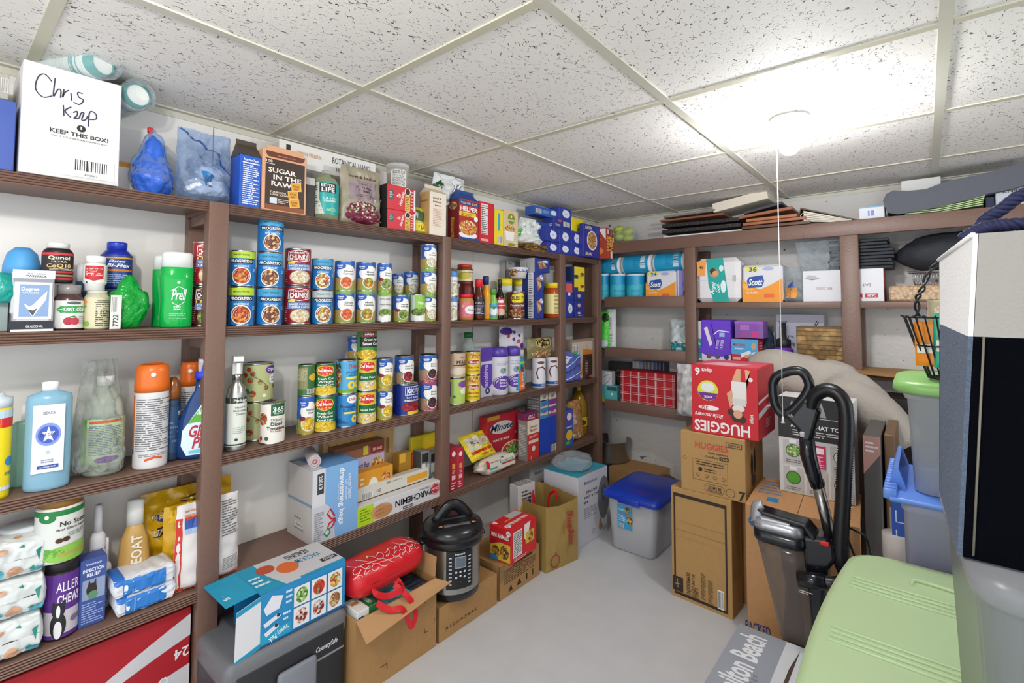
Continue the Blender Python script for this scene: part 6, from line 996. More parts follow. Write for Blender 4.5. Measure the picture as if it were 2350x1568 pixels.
# things inside it
pkg('cotton_box', 'white and dark green cotton box standing at the left in the open carton', 'box', (bx-.012, by0+.012), (bx-.012, by0+.085), .006, .238, .08, 'dfe0dc', T=[('r', .55, 0, 1, 1, '1c6a34'), ('t', .78, .5, .18, 'ORGANIC', 'e8f0e8', {'w': .6, 'rot': 90}), ('r', .1, .5, .45, .7, 'b8804a')], F=[('r', .55, 0, 1, 1, '1c6a34'), ('t', .78, .84, .04, 'OR', 'e8f0e8', {'w': .3, 'rot': 0}), ('r', .05, .85, .3, .93, '1c4a94'), ('n', .08, .3, .5, .8, 9, 'a8a8a4')])
pkg('tissue_box', 'flat teal and white box lying in the open carton under the red straps', 'box', (bx-.014, by0+.125), (bx-.014, by0+.215), .006, .215, .14, 'd4d6d8', T=[('r', 0, 0, 1, .5, '3ab0b8'), ('n', .2, .1, .8, .4, 2, 'e8f4f4')])
pkg('battery_box', 'dark navy ribbed box at the right in the open carton', 'box', (bx-.014, by0+.22), (bx-.014, by1-.012), .006, .205, .16, '20242e', T=[('n', .05, .05, .95, .95, 6, '3a4050'), ('r', .05, .7, .3, .95, '2a4ab0')])
RED = col('cc1a24', .35, name='red_nylon')
o = thing('insulated_bag', 'glossy red insulated lunch bag with white squiggle lines stuffed above the open carton', 'bag', (.328, by0+.16, .248), .06)
bagL, bagD, bagH = .305, .15, .098
def RB(u, v):
    a = 2*PI*v; e = max(.02, 1-abs(2*u-1)**7)**.5
    ca, sa = math.cos(a), math.sin(a); k = 1+.04*nz(u*2, v*3, 0, 3)
    return (abs(ca)**.7*(1 if ca > 0 else -1)*bagD/2*e*k, (u-.5)*bagL, bagH/2+abs(sa)**.75*(1 if sa > 0 else -1)*bagH/2*e*k+.0)
m = MB(); m.grid(RB, 36, 44, RED)
def RBo(u, v, o_):
    p = Vector(RB(u, v)); n = Vector((p.x, 0, p.z-bagH/2)).normalized(); q = p+n*(o_+.001); return (q.x, q.y, q.z)
sq = []
rnd = random.Random(3)
for k in range(9):
    pts = []; u0 = .07+.098*k
    for j in range(26):
        a = j*.62; pts.append((u0+.045*math.cos(a)+.0026*j, .10+.0056*j*1.0+.02*math.sin(a*1.3+k)))
    sq.append(('s', pts, .0016, 'ecd6d6'))
prints(m, RBo, bagL, .3, sq); m.obj('bag_body', o)
m = MB()
def strap(P, w_, nrm=(1, 0, .3)):
    V = []; Fs = []
    for j, p in enumerate(P):
        t = (Vector(P[min(j+1, len(P)-1)])-Vector(P[max(j-1, 0)])).normalized(); b = t.cross(Vector(nrm)).normalized()*w_/2; c = b.cross(t).normalized()*.001
        V += [Vector(p)+b+c, Vector(p)-b+c, Vector(p)-b-c, Vector(p)+b-c]
        if j: a = 4*(j-1); Fs += [(a+i, a+(i+1) % 4, a+4+(i+1) % 4, a+4+i) for i in range(4)]
    m.add(V, Fs, RED)
OL = Vector(o.location); Ri = Matrix.Rotation(-.06, 3, 'Z')
def W(u, v, x): q = px(u, v, x=x); return tuple(Ri @ (Vector(tuple(map(float, q)))-OL))
strap(smooth([W(858, 1336, .39), W(862, 1362, .42), W(890, 1368, .43), W(925, 1352, .44), W(915, 1334, .40), W(895, 1330, .38)]), .018)
strap(smooth([W(865, 1385, .44), W(895, 1400, .46), W(922, 1398, .475), W(935, 1420, .48), W(944, 1438, .475), W(954, 1408, .47), W(938, 1372, .455), W(905, 1342, .42)]), .018)
m.obj('carry_strap', o)
# small cartons further on, cooker on top
def strapbox(name, lab, ua, ub, h, els, extra=(), d=.215):
    a, b = yl(ua, bx, .05), yl(ub, bx, .05)
    return pkg(name, lab, 'box', (bx, a), (bx, b), 0, h, d, KC, F=els, L=[('r', .97, 0, 1, 1, '7a5a34')], T=list(extra)), a, b
o, a2, b2 = strapbox('cardboard_box', 'brown carton with a long printed number carrying the pressure cooker', 1007, 1141, .117, [('t', .36, .3, .085, '5122A3645', '3a2a18', {'w': .52, 'b': 0}), ('p', [(.42, 1), (.56, 1), (.54, .88), (.44, .88)], '8a6a3c'), ('n', .44, .92, .54, .97, 1, 'd8c8a8')], [('r', .0, .48, 1, .52, 'a07c4c')])
o, a3, b3 = strapbox('cardboard_box', 'brown carton with small printed lines and symbols under the animal cracker box', 1147, 1238, .135, [('n', .1, .38, .9, .8, 8, '4a3620'), ('r', .3, .82, .8, .95, '3a2a20'), ('p', [(.2, .12), (.26, .3), (.3, .12)], '2a1c10'), ('p', [(.4, .14), (.46, .32), (.52, .14)], '2a1c10'), ('r', .64, .15, .67, .32, '2a1c10'), ('r', .8, .16, .83, .34, '2a1c10'), ('p', [(0, .5), (.1, .6), (.1, 1), (0, 1)], '8a6a40')])
zc = .1178
xf = .488; cyy, cr = cylfit(966, 1109, xf, .27); cxx = max(.212+cr, xf-cr)
cr = min(cr, (xf-.212)/2); ch = .295
o = thing('pressure_cooker', 'stainless steel electric pressure cooker with black domed lid and control panel', 'cooker', (cxx, cyy, zc), facing(cxx, cyy, .8)+.12)
BLK = col('16171a', .25, name='black_plastic'); SST = col('a8a6a2', .28, .95, name='brushed_steel')
m = MB(); m.lathe([(0, 0), (cr*.8, 0), (cr*.86, .006), (cr*.88, .03), (cr*.88, .032)], BLK, 40); m.obj('base', o)
m = MB(); m.lathe([(cr*.885, .03), (cr*.885, ch*.62)], SST, 40, cap=False); m.obj('steel_body', o)
m = MB(); m.lathe([(cr*.9, ch*.61), (cr*.97, ch*.63), (cr*.99, ch*.67), (cr*.97, ch*.7), (cr*.97, ch*.715), (cr, ch*.72), (cr*1.0, ch*.77), (cr*.93, ch*.82), (cr*.75, ch*.86), (cr*.4, ch*.885), (0, ch*.89)], BLK, 44); lid = m.obj('lid', o)
m = MB(); P = [(0, -cr*.55+cr*1.1*t, ch*.845+.055*math.sin(PI*t)) for t in [i/12 for i in range(13)]]
m.tube(P, [.013]*13, BLK, 8, ry=.022); m.box((-.026, -cr*.45, ch*.86), (.026, cr*.45, ch*.905), BLK, .01); m.obj('lid_handle', lid)
m = MB(); m.box((cr*.45, -.05, ch*.855), (cr*.62, .05, ch*.875), col('5a5a5c', .5), .004)
for s_ in (-1, 1): m.add([(cr*.5, s_*.056, ch*.876), (cr*.62, s_*.056, ch*.872), (cr*.56, s_*.072, ch*.874)], [(0, 1, 2)], 'e8823a')
m.obj('lid_marks', lid)
for s_ in (-1, 1):
    m = MB(); m.box((-.02, s_*cr*.98-.012, ch*.62), (.02, s_*cr*.98+.012, ch*.67), BLK, .006); m.obj('side_grip', o)
m = MB(); mp = lambda u, v, t: ((cr*.885+.004+t)*math.cos((u-.5)*.95), (cr*.885+.004+t)*math.sin((u-.5)*.95), .05+v*ch*.44)
m.grid(lambda u, v: mp(u, v, 0), 12, 2, BLK); m.grid(lambda u, v: mp(u, v, -.004) if v > .5 else mp(u, v, 0), 12, 1, BLK)
prints(m, mp, cr*.84, ch*.44, [('t', .5, .93, .05, 'Instant', 'e8e8ea', {'w': .36}), ('r', .3, .55, .72, .86, '8a94a0'), ('r', .33, .58, .69, .83, '5c6874')]+[('r', x_, .12+.1*k, x_+.1, .15+.1*k, 'b8bcc4') for x_ in (.1, .8) for k in range(8)]+[('c', x_, y_, .03, 'c0c4cc') for x_, y_ in ((.35, .46), (.5, .46), (.65, .46), (.35, .32), (.65, .32), (.5, .36))]+[('c', .5, .2, .015, 'c84a3a')], curved=True); m.obj('control_panel', o)
m = MB(); P = smooth([(-cr*.2, -cr*.93, .12), (0, -cr*1.12, .14), (.02, -cr*1.2, .1), (.03, -cr*1.1, .03), (.03, -cr*1.02, .01)]); m.tube(P, .004, BLK, 6); m.obj('power_cord', o)
# animal cracker box
z3 = .1362; pc = px(1173, 1299, z=z3); prr = px(1231, 1259, z=z3); pll = px(1108, 1276, z=z3)
ah = zt(1173, 1219, x=pc[0])-z3
ANI = [('r', .04, .04, .96, .55, 'd8b83a'), ('e', .3, .25, .18, .18, 'F:bear'), ('e', .7, .3, .2, .2, 'F:bear'), ('p', [(.05, .55), (.95, .85), (.95, .7), (.05, .42)], 'b01a22'), ('t', .5, .74, .12, "MINI ANIMALS", 'f4f0e8', {'w': .8, 'b': 2}), ('c', .88, .88, .08, 'f0f0f0'), ('t', .88, .88, .08, '50', 'b01a22', {}), ('e', .2, .08, .2, .08, '3a8ac0')]
pkg('cracker_box', 'bright red animal cracker box torn open at the top corner, on a brown carton', 'box', pc, prr, z3, ah, (Vector(pc[:2])-Vector(pll[:2])).length*.8, 'cf1c26', L=ANI, F=[('r', .08, .15, .42, .9, 'e4e2de'), ('n', .1, .18, .4, .86, 14, '3a3a3a'), ('p', [(.5, .95), (.75, .98), (.6, .4), (.5, .55)], 'e8e6e4'), ('r', .55, .35, .9, .7, 'd8b83a'), ('e', .75, .52, .1, .15, 'F:bear'), ('n', .1, .03, .6, .12, 2, 'f0c8c8')],
    T=[('t', .55, .35, .16, 'MINI ANIMALS', 'f4f0e8', {'w': .7, 'rot': 180, 'b': 2}), ('r', .5, .6, .95, .95, 'b8b8b8'), ('c', .12, .3, .12, 'f0f0f0'), ('t', .12, .3, .1, '50', 'b01a22', {}), ('p', [(.0, .9), (.15, .95), (.1, .7)], 'e8e6e4'), ('t', .4, .6, .07, 'crackers', 'f0d23a', {'w': .3, 'rot': 180})], gap=0)
# paper grocery bag
p0 = Vector((.452, 1.785)); p1 = Vector((.492, 1.98)); t = (p1-p0); gw = t.length; t.normalize(); n = Vector((t.y, -t.x)); gd = .235; gh = zt(1325, 1140, x=.49)
ctr = (p0+p1)/2-n*gd/2
o = thing('paper_bag', 'open brown paper grocery bag with red script lettering and an apple print', 'bag', (ctr.x, ctr.y, 0), math.atan2(n.y, n.x))
PAP = col('a08448', .7, bump=.25, bs=25, var=.04, name='brown_paper')
def wall(m, A, B, nn, mt, bulge=.008, top=0):
    A = Vector(A); B = Vector(B); nn = Vector(nn)
    def f(u, v):
        p = A.lerp(B, u); k = math.sin(PI*u)*bulge*math.sin(PI*min(1, v*1.2))+.005*nz(u*3+A.x*9, v*3, A.y*7, 1.7)*min(1, 4*u*(1-u))
        return (p.x+nn.x*k, p.y+nn.y*k, v*(gh+top*math.sin(u*PI)+.004*nz(u*9, 0, A.x, 2)))
    m.grid(f, 14, 18, mt)
m = MB(); a, b = gd/2, gw/2
wall(m, (a, -b), (a, b), (1, 0), PAP, top=-.012); wall(m, (a, b), (-a, b), (0, 1), PAP); wall(m, (-a, b), (-a, -b), (-1, 0), PAP, top=.02); wall(m, (-a, -b), (a, -b), (0, -1), PAP, top=-.01); m.box((-a, -b, 0), (a, b, .002), PAP)
prints(m, lambda u, v, o_: (a+.011+o_, (u-.5)*gw, v*gh), gw, gh, [('t', .72, .58, .13, 'ShopRite', 'a8322a', {'w': .55, 'rot': -86, 'i': 1, 'b': 1}), ('s', [(.5, .72), (.5, .5)], .003, 'a8322a')])
prints(m, lambda u, v, o_: (a+.006+o_, (u-.5)*gw, v*gh), gw, gh, [('o', .25, .14, .1, .2, 'a8322a'), ('e', .3, .27, .05, .02, '3a8a3a'), ('s', [(.24, .24), (.27, .3)], .002, 'a8322a')])
for obj_ in [m.obj('bag_walls', o)]: pass
m = MB(); strap_ = lambda P: strap(smooth(P), .018, (1, .2, 0))
strap_([(-.02, -.05, gh-.06), (-.03, -.045, gh+.0), (-.05, -.03, gh-.0), (-.06, -.02, gh-.06)]); strap_([(.0, .02, gh-.07), (.0, .03, gh-.01), (.02, .05, gh+.005), (.03, .05, gh-.03)])
k_ = m.obj('red_ribbon_straps'); k_.location = o.location; k_.rotation_euler = o.rotation_euler; tag(k_, 'red cloth straps poking up inside the paper grocery bag', 'straps')
q0, q1 = yl(1152, .24, .25), yl(1220, .24, .25)
pkg('snack_box', 'white snack box with small pictures standing in the rear of the paper bag', 'box', (.29, 1.79), (.305, 1.90), .05, zt(1190, 1118, x=.29)-.05, .06, 'c8c4c2', F=[('e', .3, .6, .2, .1, 'c8a83a'), ('e', .6, .4, .25, .08, '8a2a2a'), ('n', .2, .75, .8, .92, 3, '3a3a3a'), ('c', .6, .7, .06, '5a4a7a'), ('e', .4, .25, .3, .08, 'a83a3a')], T=[('n', .05, .05, .95, .95, 5, '5a5654')])
# foot spa boxes
by_a, by_b = yl(1300, .442, .1), yl(1393, .45, .02)
sh = zt(1388, 1068, x=.442)
o = pkg('appliance_box', 'tall white appliance carton with teal top and grey device picture by the end post', 'box', (.442, 2.06), (.452, 2.33), 0, sh, .21, 'd0cfd6', T=[('r', 0, 0, 1, 1, '3aa0b4'), ('r', .3, .0, .55, .1, '8a8a8c')], F=[('t', .42, .88, .045, 'Belmint', '3a5a6a', {'w': .42, 'b': 0}), ('t', .45, .74, .035, 'DELUXE', '1a2a3a', {'w': .36, 'b': 1}), ('t', .45, .67, .035, 'FOOT & CALF', '1a2a3a', {'w': .5}), ('t', .26, .6, .035, 'SPA', '1a2a3a', {'w': .16}), ('n', .2, .36, .6, .52, 5, '9a9aa8'), ('e', .86, .55, .2, .32, '77767c'), ('e', .86, .62, .1, .12, '5a595f'), ('p', [(.72, .3), (.82, .12), (.76, .08), (.68, .12)], 'a8845a'), ('o', .5, .14, .035, .2, '6a7a9a'), ('r', .8, .05, .99, .12, 'a8a8ae')])
crumple('clear_plastic_bag', 'clear inflated plastic bag lying on the white appliance carton', 'bag', (.335, 2.17, sh+.001), (.2, .22, .085), CLEAR, 5, .2)
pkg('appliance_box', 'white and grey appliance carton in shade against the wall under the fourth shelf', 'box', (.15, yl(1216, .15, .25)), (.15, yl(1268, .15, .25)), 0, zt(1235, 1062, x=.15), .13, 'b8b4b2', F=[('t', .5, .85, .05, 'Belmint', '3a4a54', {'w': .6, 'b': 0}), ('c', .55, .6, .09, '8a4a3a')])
# grey bin with a blue lid
bnx0, bnx1, bny, bnd, bnh = .548, .768, 2.185, .335, .262
o = thing('pet_food_bin', 'grey plastic bin with a bright blue hinged lid and blue sticker on the floor', 'bin', ((bnx0+bnx1)/2, bny+bnd/2, 0), 0)
w_ = bnx1-bnx0; tw = (w_/2+.028, bnd/2+.012)
m = MB(); bmv = []
def rr(hx, hy, r_, n=5): return [(sx_*(hx-r_)+r_*math.cos(a0+PI/2*k/n), sy_*(hy-r_)+r_*math.sin(a0+PI/2*k/n)) for sx_, sy_, a0 in ((1, 1, 0), (-1, 1, PI/2), (-1, -1, PI), (1, -1, 1.5*PI)) for k in range(n+1)]
def loft(m, rings, mt, sm=True, cap=True):
    k = len(rings[0][0]); V = []; Fs = []
    for P_, z_ in rings: V += [(a, b, z_) for a, b in P_]
    for i in range(len(rings)-1): Fs += [(i*k+j, i*k+(j+1) % k, (i+1)*k+(j+1) % k, (i+1)*k+j) for j in range(k)]
    if cap: Fs += [tuple(range(k))[::-1], tuple((len(rings)-1)*k+j for j in range(k))]
    m.add(V, Fs, mt, sm)
loft(m, [(rr(w_/2-.006, bnd/2-.006, .03), 0), (rr(w_/2, bnd/2, .035), .01), (rr(tw[0]-.008, tw[1]-.004, .035), bnh)], col('a9abb0', .45, name='grey_bin_plastic'))
prints(m, lambda u, v, t: (-w_/2+(.22+.34*u)*w_-.004, -(bnd/2+.0125*(.42+v*.42))-t-.0012, bnh*(.42+.42*v)), w_*.34, bnh*.42, [('r', 0, 0, 1, 1, '3a9ac8'), ('t', .4, .8, .07, 'Pet Food', 'e8f4f8', {'w': .6}), ('t', .45, .68, .07, 'Storage', 'c83a34', {'w': .6}), ('e', .72, .84, .2, .12, 'F:bear'), ('e', .84, .42, .2, .18, 'F:bear'), ('b', .08, .06, .4, .2), ('n', .1, .3, .55, .6, 4, 'c8e4f0')])
m.obj('bin_body', o)
BLU = col('1539b0', .3, name='blue_lid_plastic')
m = MB(); loft(m, [(rr(tw[0]+.004, tw[1]+.004, .03), bnh-.022), (rr(tw[0]+.012, tw[1]+.012, .035), bnh-.016), (rr(tw[0]+.012, tw[1]+.012, .035), bnh+.004), (rr(tw[0]-.012, tw[1]-.012, .035), bnh+.018)], BLU); lid = m.obj('lid', o)
m = MB(); m.box((-.055, -tw[1]-.02, bnh-.026), (.055, -tw[1]-.008, bnh+.004), BLU, .003); m.obj('front_latch', lid)
# pot behind
zb = zt(1410, 1072, y=2.78)
pkg('cardboard_box', 'low brown carton in the corner behind the blue lidded bin', 'box', (.22, 2.765), (.52, 2.765), 0, zb, .225, KC)
o, r_, h_ = bottle('steel_pot', 'shiny stainless steel pot in the corner beyond the white carton', 'pot', (1352, 1446), 1020, zb, [('pot_body', col('9a9896', .3, .9), [(0, 0), (.9, 0), (.98, .06), (1, .15), (1, .98), (1.04, 1), (.97, .98), (.95, .15), (0, .12)])], xf=2.775, plane='y')
crumple('brown_paper', 'crumpled brown wrapping paper behind the blue lidded bin', 'paper', (.62, 2.65, .14), (.24, .16, .1), col('6a5040', .8), 4, .3)
pkg('cardboard_box', 'shaded brown carton under the crumpled paper behind the bin', 'box', (.53, 2.56), (.71, 2.56), 0, .139, .19, KC)
# ------------------------------------------------------------------ on the back wall shelves
T0 = 1.735-.16-.003; B1L, B1R, B2, B3 = 1.392-.16, 1.353-.16, 1.079-.16, .751-.16
zs1 = 1.392-.024-.16; zs2 = 1.079-.024-.16; zs3 = .751-.024-.16; zr1 = 1.193; zr2 = .87; zt0 = 1.718-.16
yB = BY+.03
TEAL = '1a9ac8'
def roll(lb, us, vt, z0, lying=False, xf=yB, vb=None):
    if not lying:
        return bottle('paper_towel_roll', lb, 'paper roll', us, vt, z0, [('roll', 'e6e8ea', [(0, 0), (.96, 0), (1, .02), (1, .97), (.94, 1), (.3, 1), (.28, .97)])], [('wrapper', TEAL, .02, .93, 1.01, PI*1.2, [('r', 0, 0, 1, .52, '38b8cc'), ('e', .3, .52, .14, .1, '38b8cc'), ('e', .6, .56, .16, .08, '38b8cc'), ('e', .85, .5, .12, .1, '38b8cc'), ('n', .3, .15, .7, .42, 5, '1a86b8'), ('b', .4, .0, .6, .06)])], xf=xf, plane='y', group='upright wrapped paper rolls')
    a, b = xb(us[0], xf, z0), xb(us[1], xf, z0); w_ = b-a; r_ = hgt((us[0]+us[1])/2, vt, z0, xf, 'y')/2
    o = thing('paper_towel_roll', lb, 'paper roll', ((a+b)/2, xf+r_+.01, z0+.0005), 0, 'lying wrapped paper rolls'); M_ = Matrix.Translation((0, 0, r_)) @ Matrix.Rotation(PI/2, 4, 'Y')
    m = MB(); m.lathe([(r_*.28, -w_/2+.004), (r_*.28, -w_/2), (r_*.9, -w_/2), (r_*.99, -w_/2+.006), (r_*.99, w_/2-.006), (r_*.9, w_/2), (r_*.28, w_/2)], 'dfe3e6', 26, M=M_, cap=False); m.obj('roll', o)
    m = MB(); mp = lambda u, v, t: ((u-.5)*w_*.84, -(r_+t)*math.cos((v-.5)*2.6), r_+(r_+t)*math.sin((v-.5)*2.6)); m.grid(lambda u, v: mp(u, v, .0004), 2, 16, mat(TEAL)); prints(m, mp, w_*.84, r_*2.6, [('p', [(.3, 0), (1, 0), (1, 1), (.35, 1), (.28, .6)], '30aec8'), ('n', .4, .3, .62, .8, 5, '1a86b8'), ('b', .72, .55, .86, .85), ('r', .7, .3, .9, .5, 'e4e6e8')], curved=True); m.obj('wrapper', o); return o
zz = zs1+.001
for i, (a, b) in enumerate(((1372, 1398), (1400, 1437), (1438, 1481))): roll('teal wrapped paper roll standing upright, %s' % ('half hidden by the end post', 'second from the end post', 'beside the small white and orange pack')[i], (a, b), 628, zz)
zu = zt(1440, 628, y=yB)
for i, (a, b, v) in enumerate(((1368, 1418, 590), (1422, 1490, 584), (1494, 1568, 579))): roll('teal wrapped paper roll lying on others, %s' % ('half hidden by the end post', 'middle of three', 'rightmost, next to shelf post')[i], (a, b), v, zu, True)
def scott(lb, us, vt, z0, num, n2='toilet_paper_pack', d=.12, yf=yB, hk=0):
    return BW(n2, lb, 'paper pack', us, vt, z0, d, 'e0dfe2', yf=yf, bev=.012, F=[('p', [(0, 0), (1, 0), (1, .62), (.7, .45), (.45, .34), (.2, .45), (0, .62)], 'f09a2a'), ('p', [(0, .5), (.15, .47), (.3, .33), (.15, .3), (0, .4)], 'f4b04a'), ('p', [(.12, .58), (.18, .68), (.52, .72), (.56, .56), (.5, .4), (.16, .38)], '24509c'), ('t', .34, .54, .17, 'Scott', 'f4f4f6', {'w': .36, 'b': 2, 'i': 1}), ('r', .1, .84, .42, .96, 'e8e05a'), ('t', .28, .89, .12, num, '2c6a9a', {'w': .2, 'b': 2}), ('e', .66, .89, .14, .05, 'a8b4d8'), ('t', .26, .26, .05, 'ComfortPlus', 'f8f0e4', {'w': .3}), ('r', .55, .12, .8, .22, 'e8643a')])
scott('small white and orange toilet paper pack marked 24', (1482, 1551), 622, zz, '24')
BW('tissue_pack', 'lilac wrapped tissue pack cut off by the shelf post', 'paper pack', (1554, 1592), 620, zz, .12, '8f8ad0', yf=BY+.045, F=[('r', .04, 0, .1, 1, 'd8d8e4'), ('c', .6, .25, .12, '1c1c24'), ('p', [(.3, .5), (.6, .9), (.7, .8), (.4, .4)], '7a74c0')])
# right bays of the upper shelf
zz = zr1+.001
BW('toilet_paper_pack', 'big wrapped toilet paper pack with a teal band and an orange corner', 'paper pack', (1597, 1699), 592, zz, .14, 'e4e2e4', bev=.024, F=[('p', [(.26, .99), (.64, .99), (.7, .5), (.76, 0.01), (.42, 0.01), (.3, .4)], '18a49c'), ('p', [(.03, .93), (.26, .97), (.22, .6), (.04, .6)], 'f0a04a'), ('t', .14, .8, .07, '48', '4a3a2a', {}), ('c', .44, .66, .1, 'c88a5a'), ('c', .41, .7, .07, '4a3020'), ('c', .46, .65, .06, 'd8a078'), ('e', .6, .76, .05, .07, 'd8f0ee'), ('t', .4, .32, .09, 'Angel', 'f0faf8', {'w': .28, 'rot': 80, 'i': 1}), ('t', .52, .32, .09, 'Soft', 'f0faf8', {'w': .2, 'rot': 80, 'i': 1}), ('e', .64, .35, .06, .14, 'e4f4f2'), ('b', .84, .45, .92, .6), ('r', .03, .5, .25, .505, 'b8b6b8'), ('r', .7, .5, .97, .505, 'b8b6b8')],
   R=[('o', .5, .75, .06, .4, 'a8a4a4'), ('o', .5, .25, .06, .4, 'a8a4a4')])
scott('large white and orange toilet paper pack marked 36', (1704, 1797), 608, zz, '36', d=.15)
pouch('clear_plastic_bag', 'clear crinkled bag with another wrapped paper pack right of the large orange one', 'bag', (1797, 1842), 612, zz, .1, 'ffffff', [('r', .1, .1, .7, .4, 'e8a04a'), ('p', [(.2, .4), (.5, .6), (.6, .4)], '2a4a9c')], mat_=CLEAR, xf=yB, plane='y', amp=.25)
dz = zt(1935, 619, y=yB)
BW('appliance_box', 'white carton with an upside-down slogan and red edge behind the shelf post', 'box', (1843, 2030), 619, zz, .17, 'e2e2e6', yf=BY+.045, F=[('t', .28, .42, .08, 'FEEL GOOD', '8a5a6a', {'w': .2, 'rot': 180, 'b': 0}), ('t', .8, .5, .08, 'EAT', '8a5a6a', {'w': .1, 'rot': 180, 'b': 0}), ('p', [(.04, .78), (.08, .86), (.16, .84), (.22, .74), (.12, .7)], 'b8bac0'), ('s', [(.04, .76), (.12, .7), (.22, .74)], .002, '4a4a50'), ('r', .78, .12, .93, .24, 'b8203c'), ('t', .86, .18, .08, 'DASH', 'f0e8ec', {'w': .1, 'rot': 180, 'b': 2}), ('r', .7, .12, .75, .24, 'b8203c')], R=[('r', 0, 0, 1, 1, 'b8203c')])
o = thing('tray_stack', 'stack of thin black foam trays on the white carton beside the shelf post', 'trays', ((xb(1900, yB, dz)+xb(2052, yB, dz))/2, yB+.12, dz+.0005), 0)
sw = xb(2050, yB, dz)-xb(1900, yB, dz); top = hgt(2000, 545, dz, yB, 'y'); BK = col('1d2128', .6, bump=.3, bs=60, name='black_foam')
for k in range(9):
    m = MB(); h0 = top*k/9; j = random.uniform(-.006, .006); m.box((-sw/2+j, -.09, h0), (sw/2+j-(.02 if k > 5 else 0), .09, h0+top/9-.0015), BK, .003); m.obj('tray', o)
pouch('clear_plastic_bag', 'twisted clear wrapping hanging in front of the black trays, left of the post', 'bag', (1838, 1924), 552, dz, .05, 'ffffff', mat_=CLEAR, xf=yB-.005, plane='y', amp=.7, taper=-.35, seed=9)
crumple('hat_bag', 'black soft rounded bag on the upper back shelf beyond the tray stack', 'bag', (1.90, yB+.1, zt(2100, 622, y=yB)+.001), (.50, .17, .19), col('22252c', .7, bump=.3, bs=40), 3, .08, flat=True)
zf = zt(2100, 622, y=yB)
o = thing('wire_rack', 'silver mesh wire tray resting on the pale speckled pan', 'rack', (1.86, yB+.09, zt(2100, 655, y=yB)+.001), 0)
m = MB(); rw, rd_, rh_ = .16, .07, zf-zt(2100, 655, y=yB)-.003
m.tube([(-rw, -rd_, rh_), (rw, -rd_, rh_), (rw, rd_, rh_), (-rw, rd_, rh_)], .0025, CHROME, 6, closed=True); m.tube([(-rw+.02, -rd_+.01, .003), (rw-.02, -rd_+.01, .003), (rw-.02, rd_-.01, .003), (-rw+.02, rd_-.01, .003)], .002, CHROME, 6, closed=True)
for k in range(34):
    x_ = -rw+.01+k*(2*rw-.02)/33
    for s_ in (-1, 1): m.tube([(x_, -rd_, rh_), (max(-rw+.02, min(rw-.02, x_+s_*.014)), -rd_+.01, .003)], .0008, CHROME, 4)
m.obj('mesh_tray', o)
BW('baking_pan', 'pale speckled foil pan on the upper back shelf under the wire tray', 'pan', (2040, 2190), 655, zz, .16, food('speck', ['d8b894', 'd0ae88', 'dcc0a0', 'c8a078'], 90), yf=yB, bev=.008)
# top of the back shelves
zz = zt0+.0; y_ = BY+.0; zz = 1.733-.16
zz = zt0+.001
FR = dict(group='picture frames stacked on the top of the back shelves')
def plank(nm, lb, cat, ua, va, ub, vb, th, c, d=.22, yf=BY+.025, **kw):
    a = px(ua, va, y=yf); b = px(ub, vb, y=yf); m = MB(); L_ = b[0]-a[0]
    sl = math.atan2(b[2]-a[2], L_); m.box((0, 0, 0), (math.hypot(L_, b[2]-a[2]), d, th), c, .002, seg=1)
    if kw.get('els'): prints(m, lambda u, v, t: (u*L_, -t, v*th), L_, th, kw['els'])
    o = m.obj(nm); o.location = (a[0], yf, a[2]); o.rotation_euler = (0, -sl, kw.get('rz', 0)); return tag(o, lb, cat, kw.get('group'))
G = 'flat frames and boards on top of the back shelves'
bk = col('241f1d', .5, bump=.6, bs=90, var=.5); br = col('8a5236', .4, var=.1, bs=30)
plank('board', 'white board at the bottom of the black frame pile', 'board', 1522, 548, 1702, 532, .014, 'e4e3e2', group=G)
plank('picture_frame', 'distressed black picture frame lying flat, lower of two', 'frame', 1519, 537, 1700, 520, .022, bk, group=G)
plank('picture_frame', 'distressed black picture frame lying flat, upper of two', 'frame', 1519, 523, 1696, 507, .02, bk, group=G)
plank('picture_frame', 'reddish brown frame lying on the black frames', 'frame', 1515, 510, 1660, 493, .012, br, d=.2, group=G)
plank('picture_frame', 'grey ornate-edged frame at the top of the left pile', 'frame', 1522, 501, 1642, 484, .012, col('8a807a', .5, bump=.9, bs=120), d=.2, group=G)
for i, (ua, va, ub, vb, c) in enumerate(((1702, 527, 1860, 513, '5a3a2c'), (1704, 519, 1850, 503, '9a5c3c'), (1712, 510, 1830, 497, 'a8683f'), (1695, 503, 1818, 480, '9a5c3c'))):
    plank('picture_frame', 'brown wooden frame in the middle pile, %s' % ('lowest', 'second from the bottom', 'second from the top', 'tilted topmost one')[i], 'frame', ua, va, ub, vb, .016, col(c, .4), group=G)
plank('picture_frame', 'charcoal frame tilted above the brown frames', 'frame', 1706, 492, 1795, 468, .014, col('3a3c40', .5), group=G)
plank('canvas_panel', 'thick cream canvas panel tilted near the ceiling on the frame pile', 'panel', 1637, 488, 1763, 455, .05, col('dcd2c0', .6), d=.18, rz=.0)
